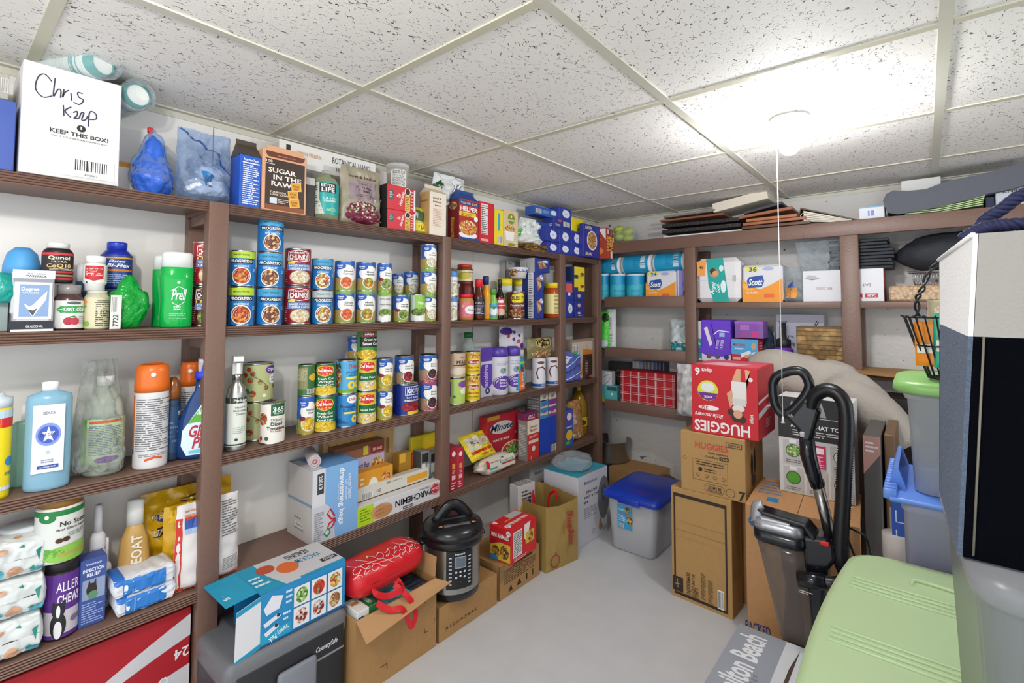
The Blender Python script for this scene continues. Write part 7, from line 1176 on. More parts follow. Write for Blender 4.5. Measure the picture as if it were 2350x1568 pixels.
# ring binder
o = thing('ring_binder', 'old ring binder lying open edge out on the top of the back shelves', 'binder', (px(1828, 500, y=BY+.03)[0], BY+.03, zz), 0)
L_ = px(1965, 508, y=BY+.03)[0]-px(1828, 500, y=BY+.03)[0]; hb = .085
m = MB(); m.add([(0, 0, .03), (.018, 0, hb+.02), (L_, 0, .022), (L_, .2, .022), (.018, .2, hb+.02), (0, .2, .03)]+[(0, 0, .026), (.02, 0, hb+.012), (L_, 0, .016), (L_, .2, .016), (.02, .2, hb+.012), (0, .2, .026)], [(0, 1, 4, 5), (1, 2, 3, 4), (6, 7, 10, 11), (7, 8, 9, 10), (1, 2, 8, 7), (0, 1, 7, 6)], '5a4234')
m.add([(0, 0, .026), (L_*.95, 0, .0), (L_*.95, .2, 0), (0, .2, .026)]+[(0, 0, .03), (L_*.95, 0, .004), (L_*.95, .2, .004), (0, .2, .03)], [(0, 1, 2, 3), (4, 7, 6, 5), (0, 4, 5, 1)], '5a4234'); m.obj('cover', o)
m = MB()
for k in range(5): m.add([(.03, .004, .034+.011*k), (L_*.93, .004, .006+.003*k), (L_*.93, .19, .006+.003*k), (.03, .19, .034+.011*k)]+[(.03, .004, .043+.011*k), (L_*.93, .004, .0085+.003*k), (L_*.93, .19, .0085+.003*k), (.03, .19, .043+.011*k)], [(0, 1, 2, 3), (4, 7, 6, 5), (0, 4, 5, 1), (0, 3, 7, 4)], 'd8d2c0')
m.obj('pages', o)
m = MB()
for k in (.03, .1, .17): m.tube([(.03+.018*math.cos(a*PI/8), k, .06+.022*math.sin(a*PI/8)) for a in range(16)], .002, CHROME, 6, closed=True)
m.obj('binder_rings', o)
BW('small_box', 'small white carton with a blue label on the top of the back shelves', 'box', (1972, 2031), 474, zz, .1, 'dcdde4', yf=BY+.03, F=[('r', 0, .93, 1, 1, '6ab0d8'), ('r', .35, .4, .6, .75, '7a8ac8'), ('r', .42, .4, .46, .75, 'd8dcf0')])
# white box near the ceiling, foam slab, folders
a = px(2068, 440, y=2.90)
pkg('small_box', 'white flat carton wedged high behind the grey foam slab', 'box', (xb(2068, 2.88, a[2]), 2.88), (xb(2160, 2.88, a[2]), 2.88), zt(2100, 446, y=2.88), zt(2100, 412, y=2.88)-zt(2100, 446, y=2.88), .08, 'e2e2de')
pkg('cardboard_box', 'grey carton against the wall under the white flat carton', 'box', (xb(2066, 2.88, 1.6), 2.88), (xb(2160, 2.88, 1.6), 2.88), zz, zt(2100, 446, y=2.88)-zz-.001, .08, '9a9a98')
out = [(2036, 492), (2026, 465), (2034, 449), (2050, 441), (2085, 442), (2125, 438), (2150, 428), (2180, 418), (2220, 410), (2260, 402), (2310, 388), (2370, 372), (2370, 424), (2320, 438), (2270, 448), (2210, 465), (2150, 480), (2100, 490), (2060, 496)]
pts = [px(u, v-4, y=BY+.02) for u, v in out]; m = MB(); m.prism([(p[0], p[2]) for p in pts], BY+.02, BY+.14, col('63666e', .9, bump=.35, bs=260, name='grey_felt'), axis='y')
tag(m.obj('foam_slab'), 'thick grey felt slab sagging over the top of the back shelves', 'slab')
m = MB(); rnd = random.Random(5)
for k in range(5):
    pts = [px(u, v, y=BY+.03) for u, v in ((2078-k, 495-k*3), (2150, 489-k*4), (2210, 478-k*4), (2256+k, 470-k*5))]
    V = []; Fs = []
    for j, p in enumerate(pts): V += [(p[0], BY+.03, p[2]), (p[0], BY+.2, p[2]), (p[0], BY+.2, p[2]+.0035), (p[0], BY+.03, p[2]+.0035)]
    for j in range(3): Fs += [(4*j+i, 4*j+(i+1) % 4, 4*j+4+(i+1) % 4, 4*j+4+i) for i in range(4)]
    Fs += [(0, 3, 2, 1), (12, 13, 14, 15)]; m.add(V, Fs, 'c3dba0')
tag(m.obj('file_folders'), 'pale green file folders squeezed under the grey felt slab', 'folders')
BW('navy_box', 'dark navy carton between the green folders and the white mask box', 'box', (2262, 2284), 452, zz, .1, '1c2448', yf=BY+.06)
BW('mask_box', 'white and orange carton with a round blue number badge', 'box', (2286, 2372), 428, zz, .12, 'c8ccd4', yf=BY+.05, F=[('r', 0, 0, 1, .12, 'd8a868'), ('o', .45, .42, .14, .3, '4a6a9a'), ('c', .45, .42, .11, '6a86b0'), ('t', .45, .42, .1, '20', 'e8ecf4', {}), ('t', .45, .82, .13, 'KN95', '3a3c44', {'w': .5, 'b': 0})])
# limes in a clear bag at the corner
for i, (u, v) in enumerate(((1420, 528), (1440, 532), (1420, 545), (1442, 548))):
    q = px(u, v, y=2.83); m = MB(); m.lathe([(0, -.04), (.018, -.03), (.028, 0), (.018, .03), (0, .04)], col('b8c83a', .4), 16, M=Matrix.Rotation(PI/2, 4, 'Y')); o = m.obj('yellow_squash'); o.location = (q[0], q[1], max(zz+.03, q[2])); tag(o, 'yellow-green squash in a clear bag, in the shelf corner', 'squash', 'yellow-green squashes in a bag')
crumple('clear_plastic_bag', 'clear bag with yellow-green squashes in the top corner of the shelves', 'bag', (px(1432, 540, y=2.83)[0], 2.83, zz), (.17, .12, .115), CLEAR, 3, .1)
# middle shelf of the back wall
zz = zs2+.001
pouch('frozen_bag', 'green and white bag beside the end panel on the middle back shelf', 'bag', (1368, 1394), 716, zz, .06, '4fd03a', [('e', .7, .85, .3, .12, '1c3a1c'), ('r', .5, .05, 1, .25, 'c8dcd8')], xf=yB, plane='y')
pouch('letter_sheet', 'white printed bag standing beside the green one on the middle back shelf', 'bag', (1392, 1411), 710, zz, .03, 'd8dada', [('b', .1, .5, .6, .8), ('n', .1, .1, .7, .4, 4, '9aa0a0')], xf=yB+.02, plane='y')
pouch('diaper_pack', 'white and teal diaper pack in crinkled film, left of the shelf post', 'diapers', (1527, 1588), 733, zz, .14, 'ccd6d6', [('p', [(0, .05), (1, .05), (1, .35), (.5, .3), (0, .55)], '1f98a0'), ('c', .85, .3, .1, 'c87a5a')], xf=BY+.06, plane='y', amp=.14, rough=.2)
zz = zr2+.001
BW('tissue_pack', 'teal and white pack half hidden right of the shelf post', 'paper pack', (1590, 1611), 737, zz, .1, 'dadcda', yf=yB+.01, F=[('r', 0, .05, 1, .55, '1f98a0'), ('p', [(.4, .4), (.9, .4), (.6, .5)], 'e8f0f0')])
BW('cleaning_pad_box', 'violet cleaning cloth box with a white squeegee drawing', 'box', (1611, 1678), 735, zz, .12, '6a3ad0', yf=yB, F=[('r', 0, 0, 1, .22, 'd8d6e0'), ('e', .5, .26, .6, .14, '6a3ad0'), ('p', [(.08, .8), (.2, .84), (.38, .42), (.28, .36)], 'e8e4f0'), ('s', [(.35, .9), (.5, .4)], .005, '2a1c5a'), ('s', [(.42, .65), (.6, .75), (.95, .72)], .006, 'f0ecf8'), ('r', .62, .6, .8, .7, 'a8c8f0'), ('t', .55, .42, .06, 'FLOOR', 'f0ecf8', {'w': .2, 'rot': 80}), ('t', .7, .42, .06, 'DUSTER', 'f0ecf8', {'w': .24, 'rot': 80}), ('c', .25, .12, .06, '7a4a3a'), ('c', .55, .12, .06, '5a5a6a'), ('c', .85, .12, .06, '24306a')])
mz = zt(1712, 777, y=yB-.02)
BW('sponge_box', 'red, white and blue cleaning sponge box with a bald man in white', 'box', (1679, 1741), 779, zz, .11, 'c8222e', yf=yB-.02, F=[('r', 0, .38, 1, 1, '4aa8dc'), ('t', .3, .78, .12, 'Mr.Clean', 'c8222e', {'w': .44, 'b': 2}), ('t', .3, .62, .09, 'Eraser', 'f0f4f8', {'w': .34}), ('e', .86, .18, .16, .32, 'e8e8ec'), ('e', .84, .72, .09, .14, 'd8a078'), ('p', [(.34, .4), (.7, .56), (.75, .44), (.38, .24)], 'e8eaf0'), ('e', .62, .3, .14, .07, 'd8a078'), ('r', .05, .16, .34, .26, 'e8a8a8')], R=[('n', .2, .1, .8, .9, 7, 'f0c8c8')])
o = BW('plastic_box', 'translucent purple lidded plastic box on the sponge box', 'box', (1686, 1752), 738, mz, .1, see('a070c8', .65, .2), yf=yB+.0, F=[('r', 0, .86, 1, 1, 'a45ad0'), ('r', .2, .08, .55, .4, '9a4aa0'), ('r', .6, .08, .85, .4, 'c83a8a'), ('r', .2, .48, .52, .8, 'b070c8'), ('r', .58, .48, .85, .8, '8a4ab0')])
crumple('clear_plastic_bag', 'dark crinkled clear bag with a blue strip behind the purple boxes', 'bag', (px(1720, 750, y=2.9)[0], 2.92, zz), (.23, .1, .24), see('4a5878', .45, .12, bump=.8), 8, .2)
BW('appliance_box', 'pale lavender electric brush carton with dark lettering on the back shelf', 'box', (1782, 1893), 722, zz, .06, 'c0c2d4', yf=2.9, F=[('t', .16, .85, .05, 'Quest', '3a3040', {'w': .18}), ('n', .08, .66, .34, .74, 2, '7a7a8c'), ('t', .25, .56, .07, 'Electric', '1c2030', {'w': .28}), ('t', .26, .42, .07, 'Cleaning', '1c2030', {'w': .3}), ('t', .2, .28, .07, 'Brush', '1c2030', {'w': .2}), ('s', [(.78, .68), (.85, .78), (.9, .85), (.87, .88), (.82, .78)], .004, '1c1c24')])
bottle('pump_bottle', 'black pump-topped bottle with purple base in front of the lavender carton', 'bottle', (1775, 1822), 742, zz, [('bottle_body', col('6a3aa8', .3), [(0, 0), (1, 0), (1, .35), (.8, .42)]), ('pump_cap', '23262c', [(.75, .4), (.75, .6), (.35, .64), (.32, 1), (0, 1)])], xf=2.8, plane='y')
BW('storage_basket', 'tan box printed with a woven cane pattern under the upper back shelf', 'box', (1829, 1936), 750, zz, .1, food('weave', ['b08a50', '9c7840', 'c49c60', '8a6834'], 30), yf=yB, F=[('r', 0, .95, 1, 1, '6a5030')]+[('r', .005+.12*i, 0, .008+.12*i, .95, '4a3618') for i in range(9)]+[('r', 0, .11*j, 1, .11*j+.012, '5a4420') for j in range(9)]+[('r', .03+.12*i+.06*(j % 2), .11*j, .033+.12*i+.06*(j % 2), .11*j+.11, '6a5028') for i in range(8) for j in range(8)])
q = [px(1890, 836, y=2.74), px(2112, 822, y=2.62)]
m = MB(); V = [(q[0][0], 2.735, .862), (2.05, 2.60, .868), (2.05, 2.98, .885), (q[0][0]-.05, 2.98, .874)]
flap('flattened_box', [(a_, b_, c_+.018) for a_, b_, c_ in ((1.42, 2.74, .862), (2.05, 2.55, .858), (2.05, 2.95, .862), (1.44, 2.95, .862))], KC, None, .012)
tag(bpy.data.objects['flattened_box'], 'flattened brown carton lying across the middle back shelf, sticking out', 'flat carton')
m = MB(); m.box((-.006, -.002, 0), (.006, .002, .05), 'd03a44'); o = m.obj('ribbon_tag'); qq = px(2096, 838, y=2.54); o.location = (qq[0], 2.541, .832); tag(o, 'small red strip hanging at the edge of the flattened carton', 'strip')
# lowest back shelf
zz = zs3+.001
BW('gift_box', 'red and white plaid gift box on the lowest back shelf', 'box', (1424, 1550), 856, zz+.0, .16, 'b8141e', yf=BY+.024, bev=.004, F=[e for i in range(7) for e in (('r', .03+.155*i, 0, .045+.155*i, 1, 'e0c8c8'), ('r', .06+.155*i, 0, .066+.155*i, 1, 'd8a8a8'))]+[e for j in range(4) for e in (('r', 0, .1+.24*j, 1, .115+.24*j, 'e0c8c8'), ('r', 0, .15+.24*j, 1, .16+.24*j, 'd8a8a8'))]+[('r', 0, .8, 1, .815, '8a0c14')])
zg = zt(1487, 856, y=BY+.024)
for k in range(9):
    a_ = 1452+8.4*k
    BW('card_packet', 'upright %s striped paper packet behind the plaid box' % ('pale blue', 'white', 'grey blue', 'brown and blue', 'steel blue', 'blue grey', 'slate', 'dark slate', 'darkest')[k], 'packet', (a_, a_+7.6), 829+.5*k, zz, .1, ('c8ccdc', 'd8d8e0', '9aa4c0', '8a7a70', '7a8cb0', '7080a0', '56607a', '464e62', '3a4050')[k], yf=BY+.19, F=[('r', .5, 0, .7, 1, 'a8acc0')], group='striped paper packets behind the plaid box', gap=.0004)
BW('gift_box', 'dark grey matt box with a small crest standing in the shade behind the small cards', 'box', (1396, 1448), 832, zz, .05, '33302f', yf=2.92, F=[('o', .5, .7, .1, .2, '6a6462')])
BW('small_box', 'white box with grey leaf marks near the end panel', 'box', (1368, 1404), 852, zz+.064, .05, 'd4d4d8', yf=BY+.06, F=[('s', [(.5, .3), (.8, .5), (.9, .7)], .003, '4a5060'), ('s', [(.4, .1), (.7, .25)], .003, '4a5060'), ('s', [(.5, .7), (.8, .85)], .003, '4a5060')])
BW('gift_bag', 'teal, yellow and red paper gift bag low beside the end panel', 'bag', (1362, 1416), 884, zz, .06, '5ab4b4', yf=BY+.045, F=[('p', [(0, 0), (.25, 0), (.1, 1), (0, 1)], 'c8303a'), ('p', [(.25, 0), (.5, 0), (.25, 1), (.1, 1)], 'c8d03a'), ('r', .6, .7, 1, .95, '2c5a5a'), ('c', .8, .5, .08, 'e0f0f0')])
pouch('gift_bag', 'crumpled silver-white bag hanging at the end of the lowest back shelf', 'bag', (1548, 1590), 838, zz-.0, .08, 'c4c2c0', xf=BY-.02-.06, plane='y', amp=.22, seed=11, rough=.25, hh=None)
bpy.data.objects['gift_bag.001'].location.z -= .0
# ------------------------------------------------------------------ boxes in the middle of the back
mh = .435
def med(o, wd, h, d):
    pass
K1 = col('b08a54', .7, var=.03, name='tan_card'); BRD = '2c2018'
pkg('cardboard_box', 'tall slim tan carton with a dark printed border standing on the floor', 'box', (.935, 1.988), (1.174, 1.974), 0, mh, .11, K1,
    F=[('r', .045, .03, .075, .95, BRD), ('r', .9, .03, .93, .95, BRD), ('r', .045, .92, .93, .95, BRD), ('r', .045, .03, .93, .055, BRD), ('r', .02, .06, .2, .19, BRD), ('s', [(.06, .12), (.16, .13)], .002, 'c8a878'), ('s', [(.11, .09), (.1, .17)], .002, 'c8a878'), ('t', .29, .15, .035, 'DYNJ50XXMAX0', '3a2a1a', {'w': .22, 'rot': 90}), ('t', .37, .16, .03, '37.5 x 28 (71 cm x 71 cm)', '3a2a1a', {'w': .2, 'rot': 90}), ('t', .43, .1, .03, 'QTY/N7 71', '3a2a1a', {'w': .1, 'rot': 90}),
       ('b', .78, .06, .86, .2), ('n', .5, .07, .58, .3, 18, '5a4028'), ('n', .62, .06, .7, .26, 16, '5a4028'), ('r', .05, .62, .9, .623, '8a6a3c'), ('r', .05, .7, .9, .702, '8a6a3c'), ('r', .05, .56, .9, .562, '9a7a48')], R=[('p', [(.1, .3), (.9, .3), (.6, 1), (.1, 1)], '9a7848')])
pkg('cardboard_box', 'brown carton standing hidden behind the slim bordered carton', 'box', (.95, 2.112), (1.2, 2.112), 0, mh-.001, .2, KC)
hx0, hx1 = xb(1563, 1.985, .44), xb(1712, 1.985, .45); hz = zt(1640, 1000, y=1.985)
mick = lambda a, b: [('c', a, b, .022, '2a1c10'), ('c', a-.025, b+.025, .012, '2a1c10'), ('c', a+.025, b+.025, .012, '2a1c10')]
pkg('diaper_carton', 'brown nappy shipping carton with red lettering, under the red carton', 'box', (hx0, 1.985), (hx1, 1.985), mh+.0005, hz-mh, .26, K1,
    F=[('t', .5, .8, .1, 'HUGGIES', 'c8402c', {'w': .52, 'b': 2}), ('t', .6, .7, .035, 'little movers', '2a1c10', {'w': .3}), ('r', .62, .6, .76, .66, '2a1c10'), ('t', .5, .63, .035, 'Comfort', '2a1c10', {'w': .2}), ('t', .69, .63, .035, '360', 'c8a878', {'w': .1}), ('r', .72, .84, .96, .92, '2a1c10'), ('r', .73, .85, .95, .91, 'b08a54'), ('t', .84, .88, .04, '50804.00', '2a1c10', {'w': .18}), ('s', [(.2, .22), (.2, .56), (.74, .56), (.74, .22), (.2, .22)], .0012, '3a2a1a'), ('n', .26, .46, .68, .54, 2, '3a2a1a'), ('c', .32, .4, .035, '2a1c10'), ('n', .38, .36, .68, .43, 2, '3a2a1a'), ('o', .28, .3, .03, .2, '3a2a1a'), ('o', .42, .3, .03, .2, '3a2a1a'), ('o', .55, .3, .03, .2, '3a2a1a'), ('o', .68, .3, .03, .2, '3a2a1a'),
       ('o', .07, .55, .03, .15, '3a2a1a'), ('s', [(.38, .14), (.42, .18), (.66, .18), (.7, .13), (.66, .05), (.42, .05), (.38, .1)], .0012, '3a2a1a'), ('t', .54, .13, .05, '2X 44 | 88', '2a1c10', {'w': .2}), ('t', .54, .08, .025, 'DIAPERS / COUCHES', '2a1c10', {'w': .22}), ('o', .78, .11, .07, .08, '3a2a1a'), ('t', .95, .1, .14, '7', '2a1c10', {'b': 2})],
    R=[('e', .35, .5, .06, .2, '2a1c10'), ('e', .5, .55, .05, .22, '2a1c10'), ('e', .42, .25, .12, .1, '3a2818'), ('t', .35, .85, .12, 'H', 'c8402c', {'b': 2})])
rx0, rx1 = xb(1588, 1.995, .7), xb(1742, 1.995, .7); rz1 = zt(1660, 842, y=1.995)
o = pkg('diaper_box', 'big red nappy box standing upside down on the brown nappy carton', 'box', (rx0, 1.995), (rx1, 1.995), hz+.001, rz1-hz, .25, 'bc1422',
    F=[('r', .01, .01, .99, .99, 'c41826'), ('t', .46, .11, .15, 'HUGGIES', 'eceaea', {'w': .84, 'rot': 180, 'b': 2}), ('t', .27, .27, .06, 'little movers', 'f0e8e8', {'w': .44, 'rot': 180, 'i': 1}), ('e', .27, .38, .16, .035, 'f0ecec'), ('t', .2, .38, .05, '360', 'b01422', {'w': .12, 'rot': 180}), ('c', .26, .63, .15, 'd0d83a'), ('p', [(.1, .6), (.42, .6), (.38, .52), (.27, .48), (.15, .52)], '6a2a8a'), ('e', .26, .68, .11, .07, 'e0e0e0'), ('t', .26, .54, .03, '100%', 'f0f0f4', {'w': .12, 'rot': 180}), ('t', .1, .9, .11, '6', 'f0e8e8', {'b': 2, 'rot': 180}), ('t', .25, .92, .06, 'diapers', 'f0e8e8', {'w': .16, 'rot': 180}), ('t', .9, .3, .05, 'infant', 'f0e8e8', {'w': .12, 'rot': 90}),
       ('p', [(.62, .78), (.7, .98), (.76, .98), (.76, .78), (.82, .78), (.9, .96), (.82, .98), (.84, .7)], 'd8a080'), ('p', [(.62, .5), (.62, .8), (.84, .8), (.84, .5)], 'e2dedc'), ('p', [(.55, .62), (.63, .68), (.66, .5), (.6, .42)], 'd8a080'), ('p', [(.64, .46), (.83, .46), (.84, .56), (.63, .56)], 'd4cfcc'), ('e', .72, .42, .09, .05, 'e2dedc'), ('c', .7, .31, .085, '3a2018'), ('c', .77, .27, .05, '3a2018'), ('c', .6, .36, .04, '3a2018'), ('c', .71, .34, .06, 'd8a080'), ('c', .9, .84, .03, 'e8d8d8')],
    R=[('r', 0, .02, 1, .98, 'a81420'), ('p', [(0, .3), (1, .42), (1, .5), (0, .38)], 'c8c4c4'), ('p', [(0, .5), (1, .58), (1, .62), (0, .54)], 'c8c4c4'), ('r', .35, .1, .75, .28, '8a0c16'), ('n', .4, .12, .7, .26, 4, 'c8a0a0')], T=[('r', .02, .02, .98, .98, 'c84a58'), ('p', [(.1, .2), (.6, .1), (.8, .5), (.3, .6)], 'd8a0a8')])
pz = .468
K2 = col('b8895a', .65, var=.05, name='orange_card')
o = pkg('cardboard_box', 'large orange-brown carton behind the vacuum with blue lettering at its foot', 'box', (1.243, 1.90), (1.578, 1.925), 0, pz, .34, K2, F=[('t', .1, .1, .07, 'PACKED', '1c3a78', {'w': .24, 'b': 2}), ('e', .08, .88, .05, .04, '1f5a8a'), ('s', [(.05, .88), (.11, .9)], .003, '8ab0c8')], T=[('r', .17, .2, .28, .33, '2a7ab0'), ('r', .48, 0, .485, 1, '3a2818'), ('n', .05, .4, .3, .9, 5, '6a7a9a')])
def foodpic(u, v, c): return [('r', u-.14, v-.13, u+.14, v+.12, 'bcbab8'), ('c', u, v+.01, .068, '1c1c1c'), ('c', u, v+.01, .062, c), ('n', u-.1, v-.12, u+.1, v-.08, 2, '6a6a6a'), ('r', u-.05, v+.09, u+.05, v+.125, 'e8e8e8')]
cz1 = zt(1875, 918, y=2.12)
pkg('appliance_box', 'black and white food processor carton with round food pictures behind the vacuum', 'box', (xb(1789, 2.12, .5), 2.12), (xb(1964, 2.12, .5), 2.12), pz+.001, cz1-pz, .13, 'd6d4d4', F=[('r', 0, .57, 1, 1, '222122'), ('r', 0, .8, 1, .806, 'c8c8c8'), ('t', .5, .71, .04, 'ALL IS WHAT TO', 'e8e8e8', {'w': .66, 'b': 2}), ('n', .2, .6, .85, .67, 3, 'c8c8c8'), ('p', [(.12, .82), (.2, .97), (.27, .82)], '9a98a0'), ('p', [(.5, .82), (.6, .97), (.66, .82)], '9a98a0'), ('r', .82, .85, .97, .97, 'e0e0e0'), ('r', .86, .88, .93, .94, '222122')]
    +foodpic(.2, .43, 'F:leaf')+foodpic(.2, .15, '4f9a2a')+foodpic(.52, .15, 'e08a3a')+foodpic(.84, .43, 'd8d4c8')+foodpic(.84, .15, 'e8c83a')+[('r', .46, .3, .64, .53, 'c81f5a'), ('r', .48, .45, .62, .51, 'f0e8ec'), ('n', .48, .31, .62, .43, 6, 'f0d0dc')])
gz = zt(1985, 1000, y=1.95)
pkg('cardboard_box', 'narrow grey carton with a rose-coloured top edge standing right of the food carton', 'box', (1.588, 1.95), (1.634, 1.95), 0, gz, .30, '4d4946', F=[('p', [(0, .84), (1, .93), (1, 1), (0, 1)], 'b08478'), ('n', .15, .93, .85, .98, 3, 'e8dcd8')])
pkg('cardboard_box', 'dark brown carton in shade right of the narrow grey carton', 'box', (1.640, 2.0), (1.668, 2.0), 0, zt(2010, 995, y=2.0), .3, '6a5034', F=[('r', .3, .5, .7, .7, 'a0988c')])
pkg('cardboard_box', 'big nearly black carton in the deep shade below the flattened carton', 'box', (1.60, 2.50), (2.20, 2.50), 0, .80, .20, '1b1613')  # made-up box: its near-black colour stands in for shade behind the clutter
# the folded pale bolster
ctrl = [(1742, 868), (1765, 858), (1800, 862), (1850, 872), (1900, 880), (1950, 905), (2000, 945), (2040, 985), (2072, 1030)]
C0 = [Vector(tuple(map(float, px(u, v, y=2.37)))) for u, v in ctrl]; Cs = [Vector(p) for p in smooth(C0, 6)]; n = len(Cs)
def bolster(u, v):
    i = min(n-2, int(u*(n-1))); f = u*(n-1)-i; c = Cs[i].lerp(Cs[i+1], f); t = (Cs[min(n-1, i+2)]-Cs[max(0, i-1)]).normalized()
    a = 2*PI*v; up_ = Vector((0, 0, 1)); s_ = up_-t*up_.dot(t); s_.normalize(); b = t.cross(s_)
    e = min(1, (1-abs(2*u-1))*9)**.5
    rz_ = (.094+.012*math.sin(u*5))*e; ry_ = .1*e
    fold = 1-.2*math.exp(-((u-.45)/.025)**2)*max(0, math.sin(a+.9))-.1*math.exp(-((u-.5-.1*math.sin(a))/.02)**2)-.12*math.exp(-((u-.72-.2*math.cos(a))/.03)**2)
    w_ = 1+.12*nz(u*1.4, math.cos(a)*.3, math.sin(a)*.3, 4)+.05*math.sin(u*26+a*2.2)*max(0, math.sin(-a+.4))*(1 if u > .25 else .4)
    return c+s_*rz_*math.sin(a)*w_*fold-b*ry_*math.cos(a)*w_*fold
m = MB(); m.grid(lambda u, v: tuple(bolster(u, v)), 90, 40, col('9b938a', .85, bump=.35, bs=90, name='beige_cloth')); o = m.obj('bolster_pillow'); tag(o, 'long beige stuffed bolster slumped over the cartons behind the vacuum', 'pillow')
m = MB(); m.tube([tuple(px(u, v, y=2.12)) for u, v in ((1735, 905), (1742, 925), (1758, 935), (1780, 925))], .003, 'b8b0a8', 6); m.obj('piping_cord', o)

# ------------------------------------------------------------------ upright vacuum cleaner
VY = 1.79
o = thing('vacuum_cleaner', 'black and silver upright vacuum cleaner with a clear dust bin and looped hose', 'vacuum', (1.50, VY, 0), 0)
def V(u, v, dy=0): p = px(u, v, y=VY+dy); return (float(p[0])-1.50, dy, float(p[2]))
VB = col('14161c', .18, name='glossy_black'); VS = col('b9bcc2', .25, .6, name='silver_trim')
m = MB(); m.tube(smooth([V(*p) for p in ((1774, 880), (1783, 864), (1815, 852), (1842, 855), (1857, 880), (1853, 900), (1838, 922), (1815, 944), (1797, 950), (1782, 935), (1775, 908))]+[V(1774, 880)], 5)[:-1], .0125, VB, 10, closed=True, ry=.015); m.obj('grip_loop', o)
m = MB(); m.prism([(V(*p)[0], V(*p)[2]) for p in ((1795, 945), (1818, 946), (1842, 918), (1855, 905), (1862, 925), (1886, 938), (1876, 975), (1866, 1012), (1838, 1015), (1832, 985), (1812, 965))], -.022, .022, VB, axis='y'); b_ = m.obj('handle_body', o)
mod = b_.modifiers.new('soft', 'BEVEL'); mod.width = .012; mod.segments = 3
m = MB(); m.tube([V(1851, 1000), V(1855, 1045), V(1866, 1085), V(1877, 1118)], [.021, .023, .021, .019], VB, 14); m.box((V(1838, 990)[0], -.026, V(1844, 1000)[2]), (V(1850, 990)[0], -.0, V(1844, 988)[2]), 'b8b4b8', .003); m.obj('upper_tube', o)
m = MB(); m.tube([V(1876, 1110), V(1906, 1232)], .0165, col('a8a49f', .2, .95, name='polished_tube'), 16); m.obj('wand', o)
hp = [V(1862, 935, -.005), V(1868, 912, -.01), V(1888, 897, -.015), V(1912, 898, -.02), V(1932, 915, -.025), V(1941, 945, -.03), V(1942, 1000, -.03), V(1938, 1080, -.03), V(1934, 1160, -.03), V(1930, 1230, -.03), V(1932, 1290, -.02), V(1950, 1330, 0)]
sp = smooth(hp, 30); L_ = len(sp); hs = MB()
fine = []
for i in range(L_-1):
    for k in range(1): fine.append(tuple(sp[i]))
hs.tube(fine, [.0215 if i % 2 else .0182 for i in range(len(fine))], col('1a1a1c', .35, name='hose_plastic'), 12); hs.obj('hose', o)
# canister
def ring(cx_, cz_, hx, hy, r_=.02): return [(a+cx_, b) for a, b in rr(hx, hy, r_)]
BINM = see('8f857c', .30, .08, name='smoky_clear_plastic')
a0 = V(1795, 1235); a1 = V(1842, 1475); hy = .058
m = MB(); rings = []
for k in range(7):
    t = k/6; rings.append((ring(a1[0]+(a0[0]-a1[0])*t, 0, .052+.016*t, .05+.01*t, .03), a1[2]+(a0[2]-a1[2])*t))
loft(m, rings, BINM, cap=True); m.obj('dust_bin', o)
m = MB(); c = V(1822, 1400); M_ = Matrix.Translation((c[0], 0, a1[2]+.01)); m.lathe([(.0, 0), (.03, 0), (.022, .16), (.03, .2), (.034, .26)], see('5a3a3c', .6, .2), 20, M=M_); m.obj('cyclone', o)
bt = a0[2]
m = MB(); loft(m, [(ring(a0[0], 0, .071, .064, .03), bt-.002), (ring(a0[0], 0, .074, .067, .03), bt+.005), (ring(a0[0], 0, .074, .067, .03), bt+.034)], VB); m.obj('bin_rim', o)
m = MB(); loft(m, [(ring(a0[0]-.002, 0, .072, .064, .03), bt+.034), (ring(a0[0]-.004, 0, .066, .058, .03), bt+.06)], VS); m.box((a0[0]-.05, -.05, bt+.06), (a0[0]+.03, .05, bt+.066), 'd4d8dc', .002)
m.tube(smooth([(a0[0]-.068, -.02, bt+.04), (a0[0]-.066, -.02, bt+.085), (a0[0]-.05, -.02, bt+.095)]), .008, VS, 8, ry=.02); m.obj('bin_top', o)
m = MB(); m.prism([(a0[0]-.066, bt+.086), (a0[0]+.075, bt+.078), (a0[0]+.1, bt+.05), (a0[0]+.1, bt+.03), (a0[0]+.082, bt+.035), (a0[0]+.068, bt+.062), (a0[0]-.05, bt+.074)], -.045, .02, VB, axis='y'); b_ = m.obj('carry_handle', o); mod = b_.modifiers.new('soft', 'BEVEL'); mod.width = .006; mod.segments = 2
m = MB(); m.prism([(V(*p)[0], V(*p)[2]) for p in ((1843, 1218), (1900, 1225), (1922, 1245), (1925, 1275), (1905, 1300), (1890, 1460), (1920, 1490), (1868, 1490), (1862, 1360), (1852, 1290))], -.045, .05, VB, axis='y'); b_ = m.obj('motor_body', o); mod = b_.modifiers.new('soft', 'BEVEL'); mod.width = .012; mod.segments = 3
m = MB(); m.box((V(1887, 1235)[0], -.05, V(1897, 1240)[2]), (V(1908, 1235)[0], -.044, V(1897, 1230)[2]), 'c8281c', .002); m.obj('red_pedal_tab', o)
m = MB(); m.tube([V(1832, 1328, -.075), V(1895, 1337, -.075)], .022, VB, 14); hs2 = smooth([V(1895, 1337, -.075), V(1915, 1340, -.07), V(1935, 1335, -.04), V(1945, 1325, 0)], 10); m.tube(hs2, [.019 if i % 2 else .015 for i in range(len(hs2))], 'f0f0f0' if 0 else col('1a1a1c', .35, name='hose_plastic'), 12); prints(m, lambda u, v, t: (V(1842, 1330)[0]+u*.06, -.0975-t, V(1860, 1335)[2]+v*.018), .06, .018, [('n', .1, .2, .7, .8, 2, 'c8c8cc')]); m.obj('hose_cuff', o)
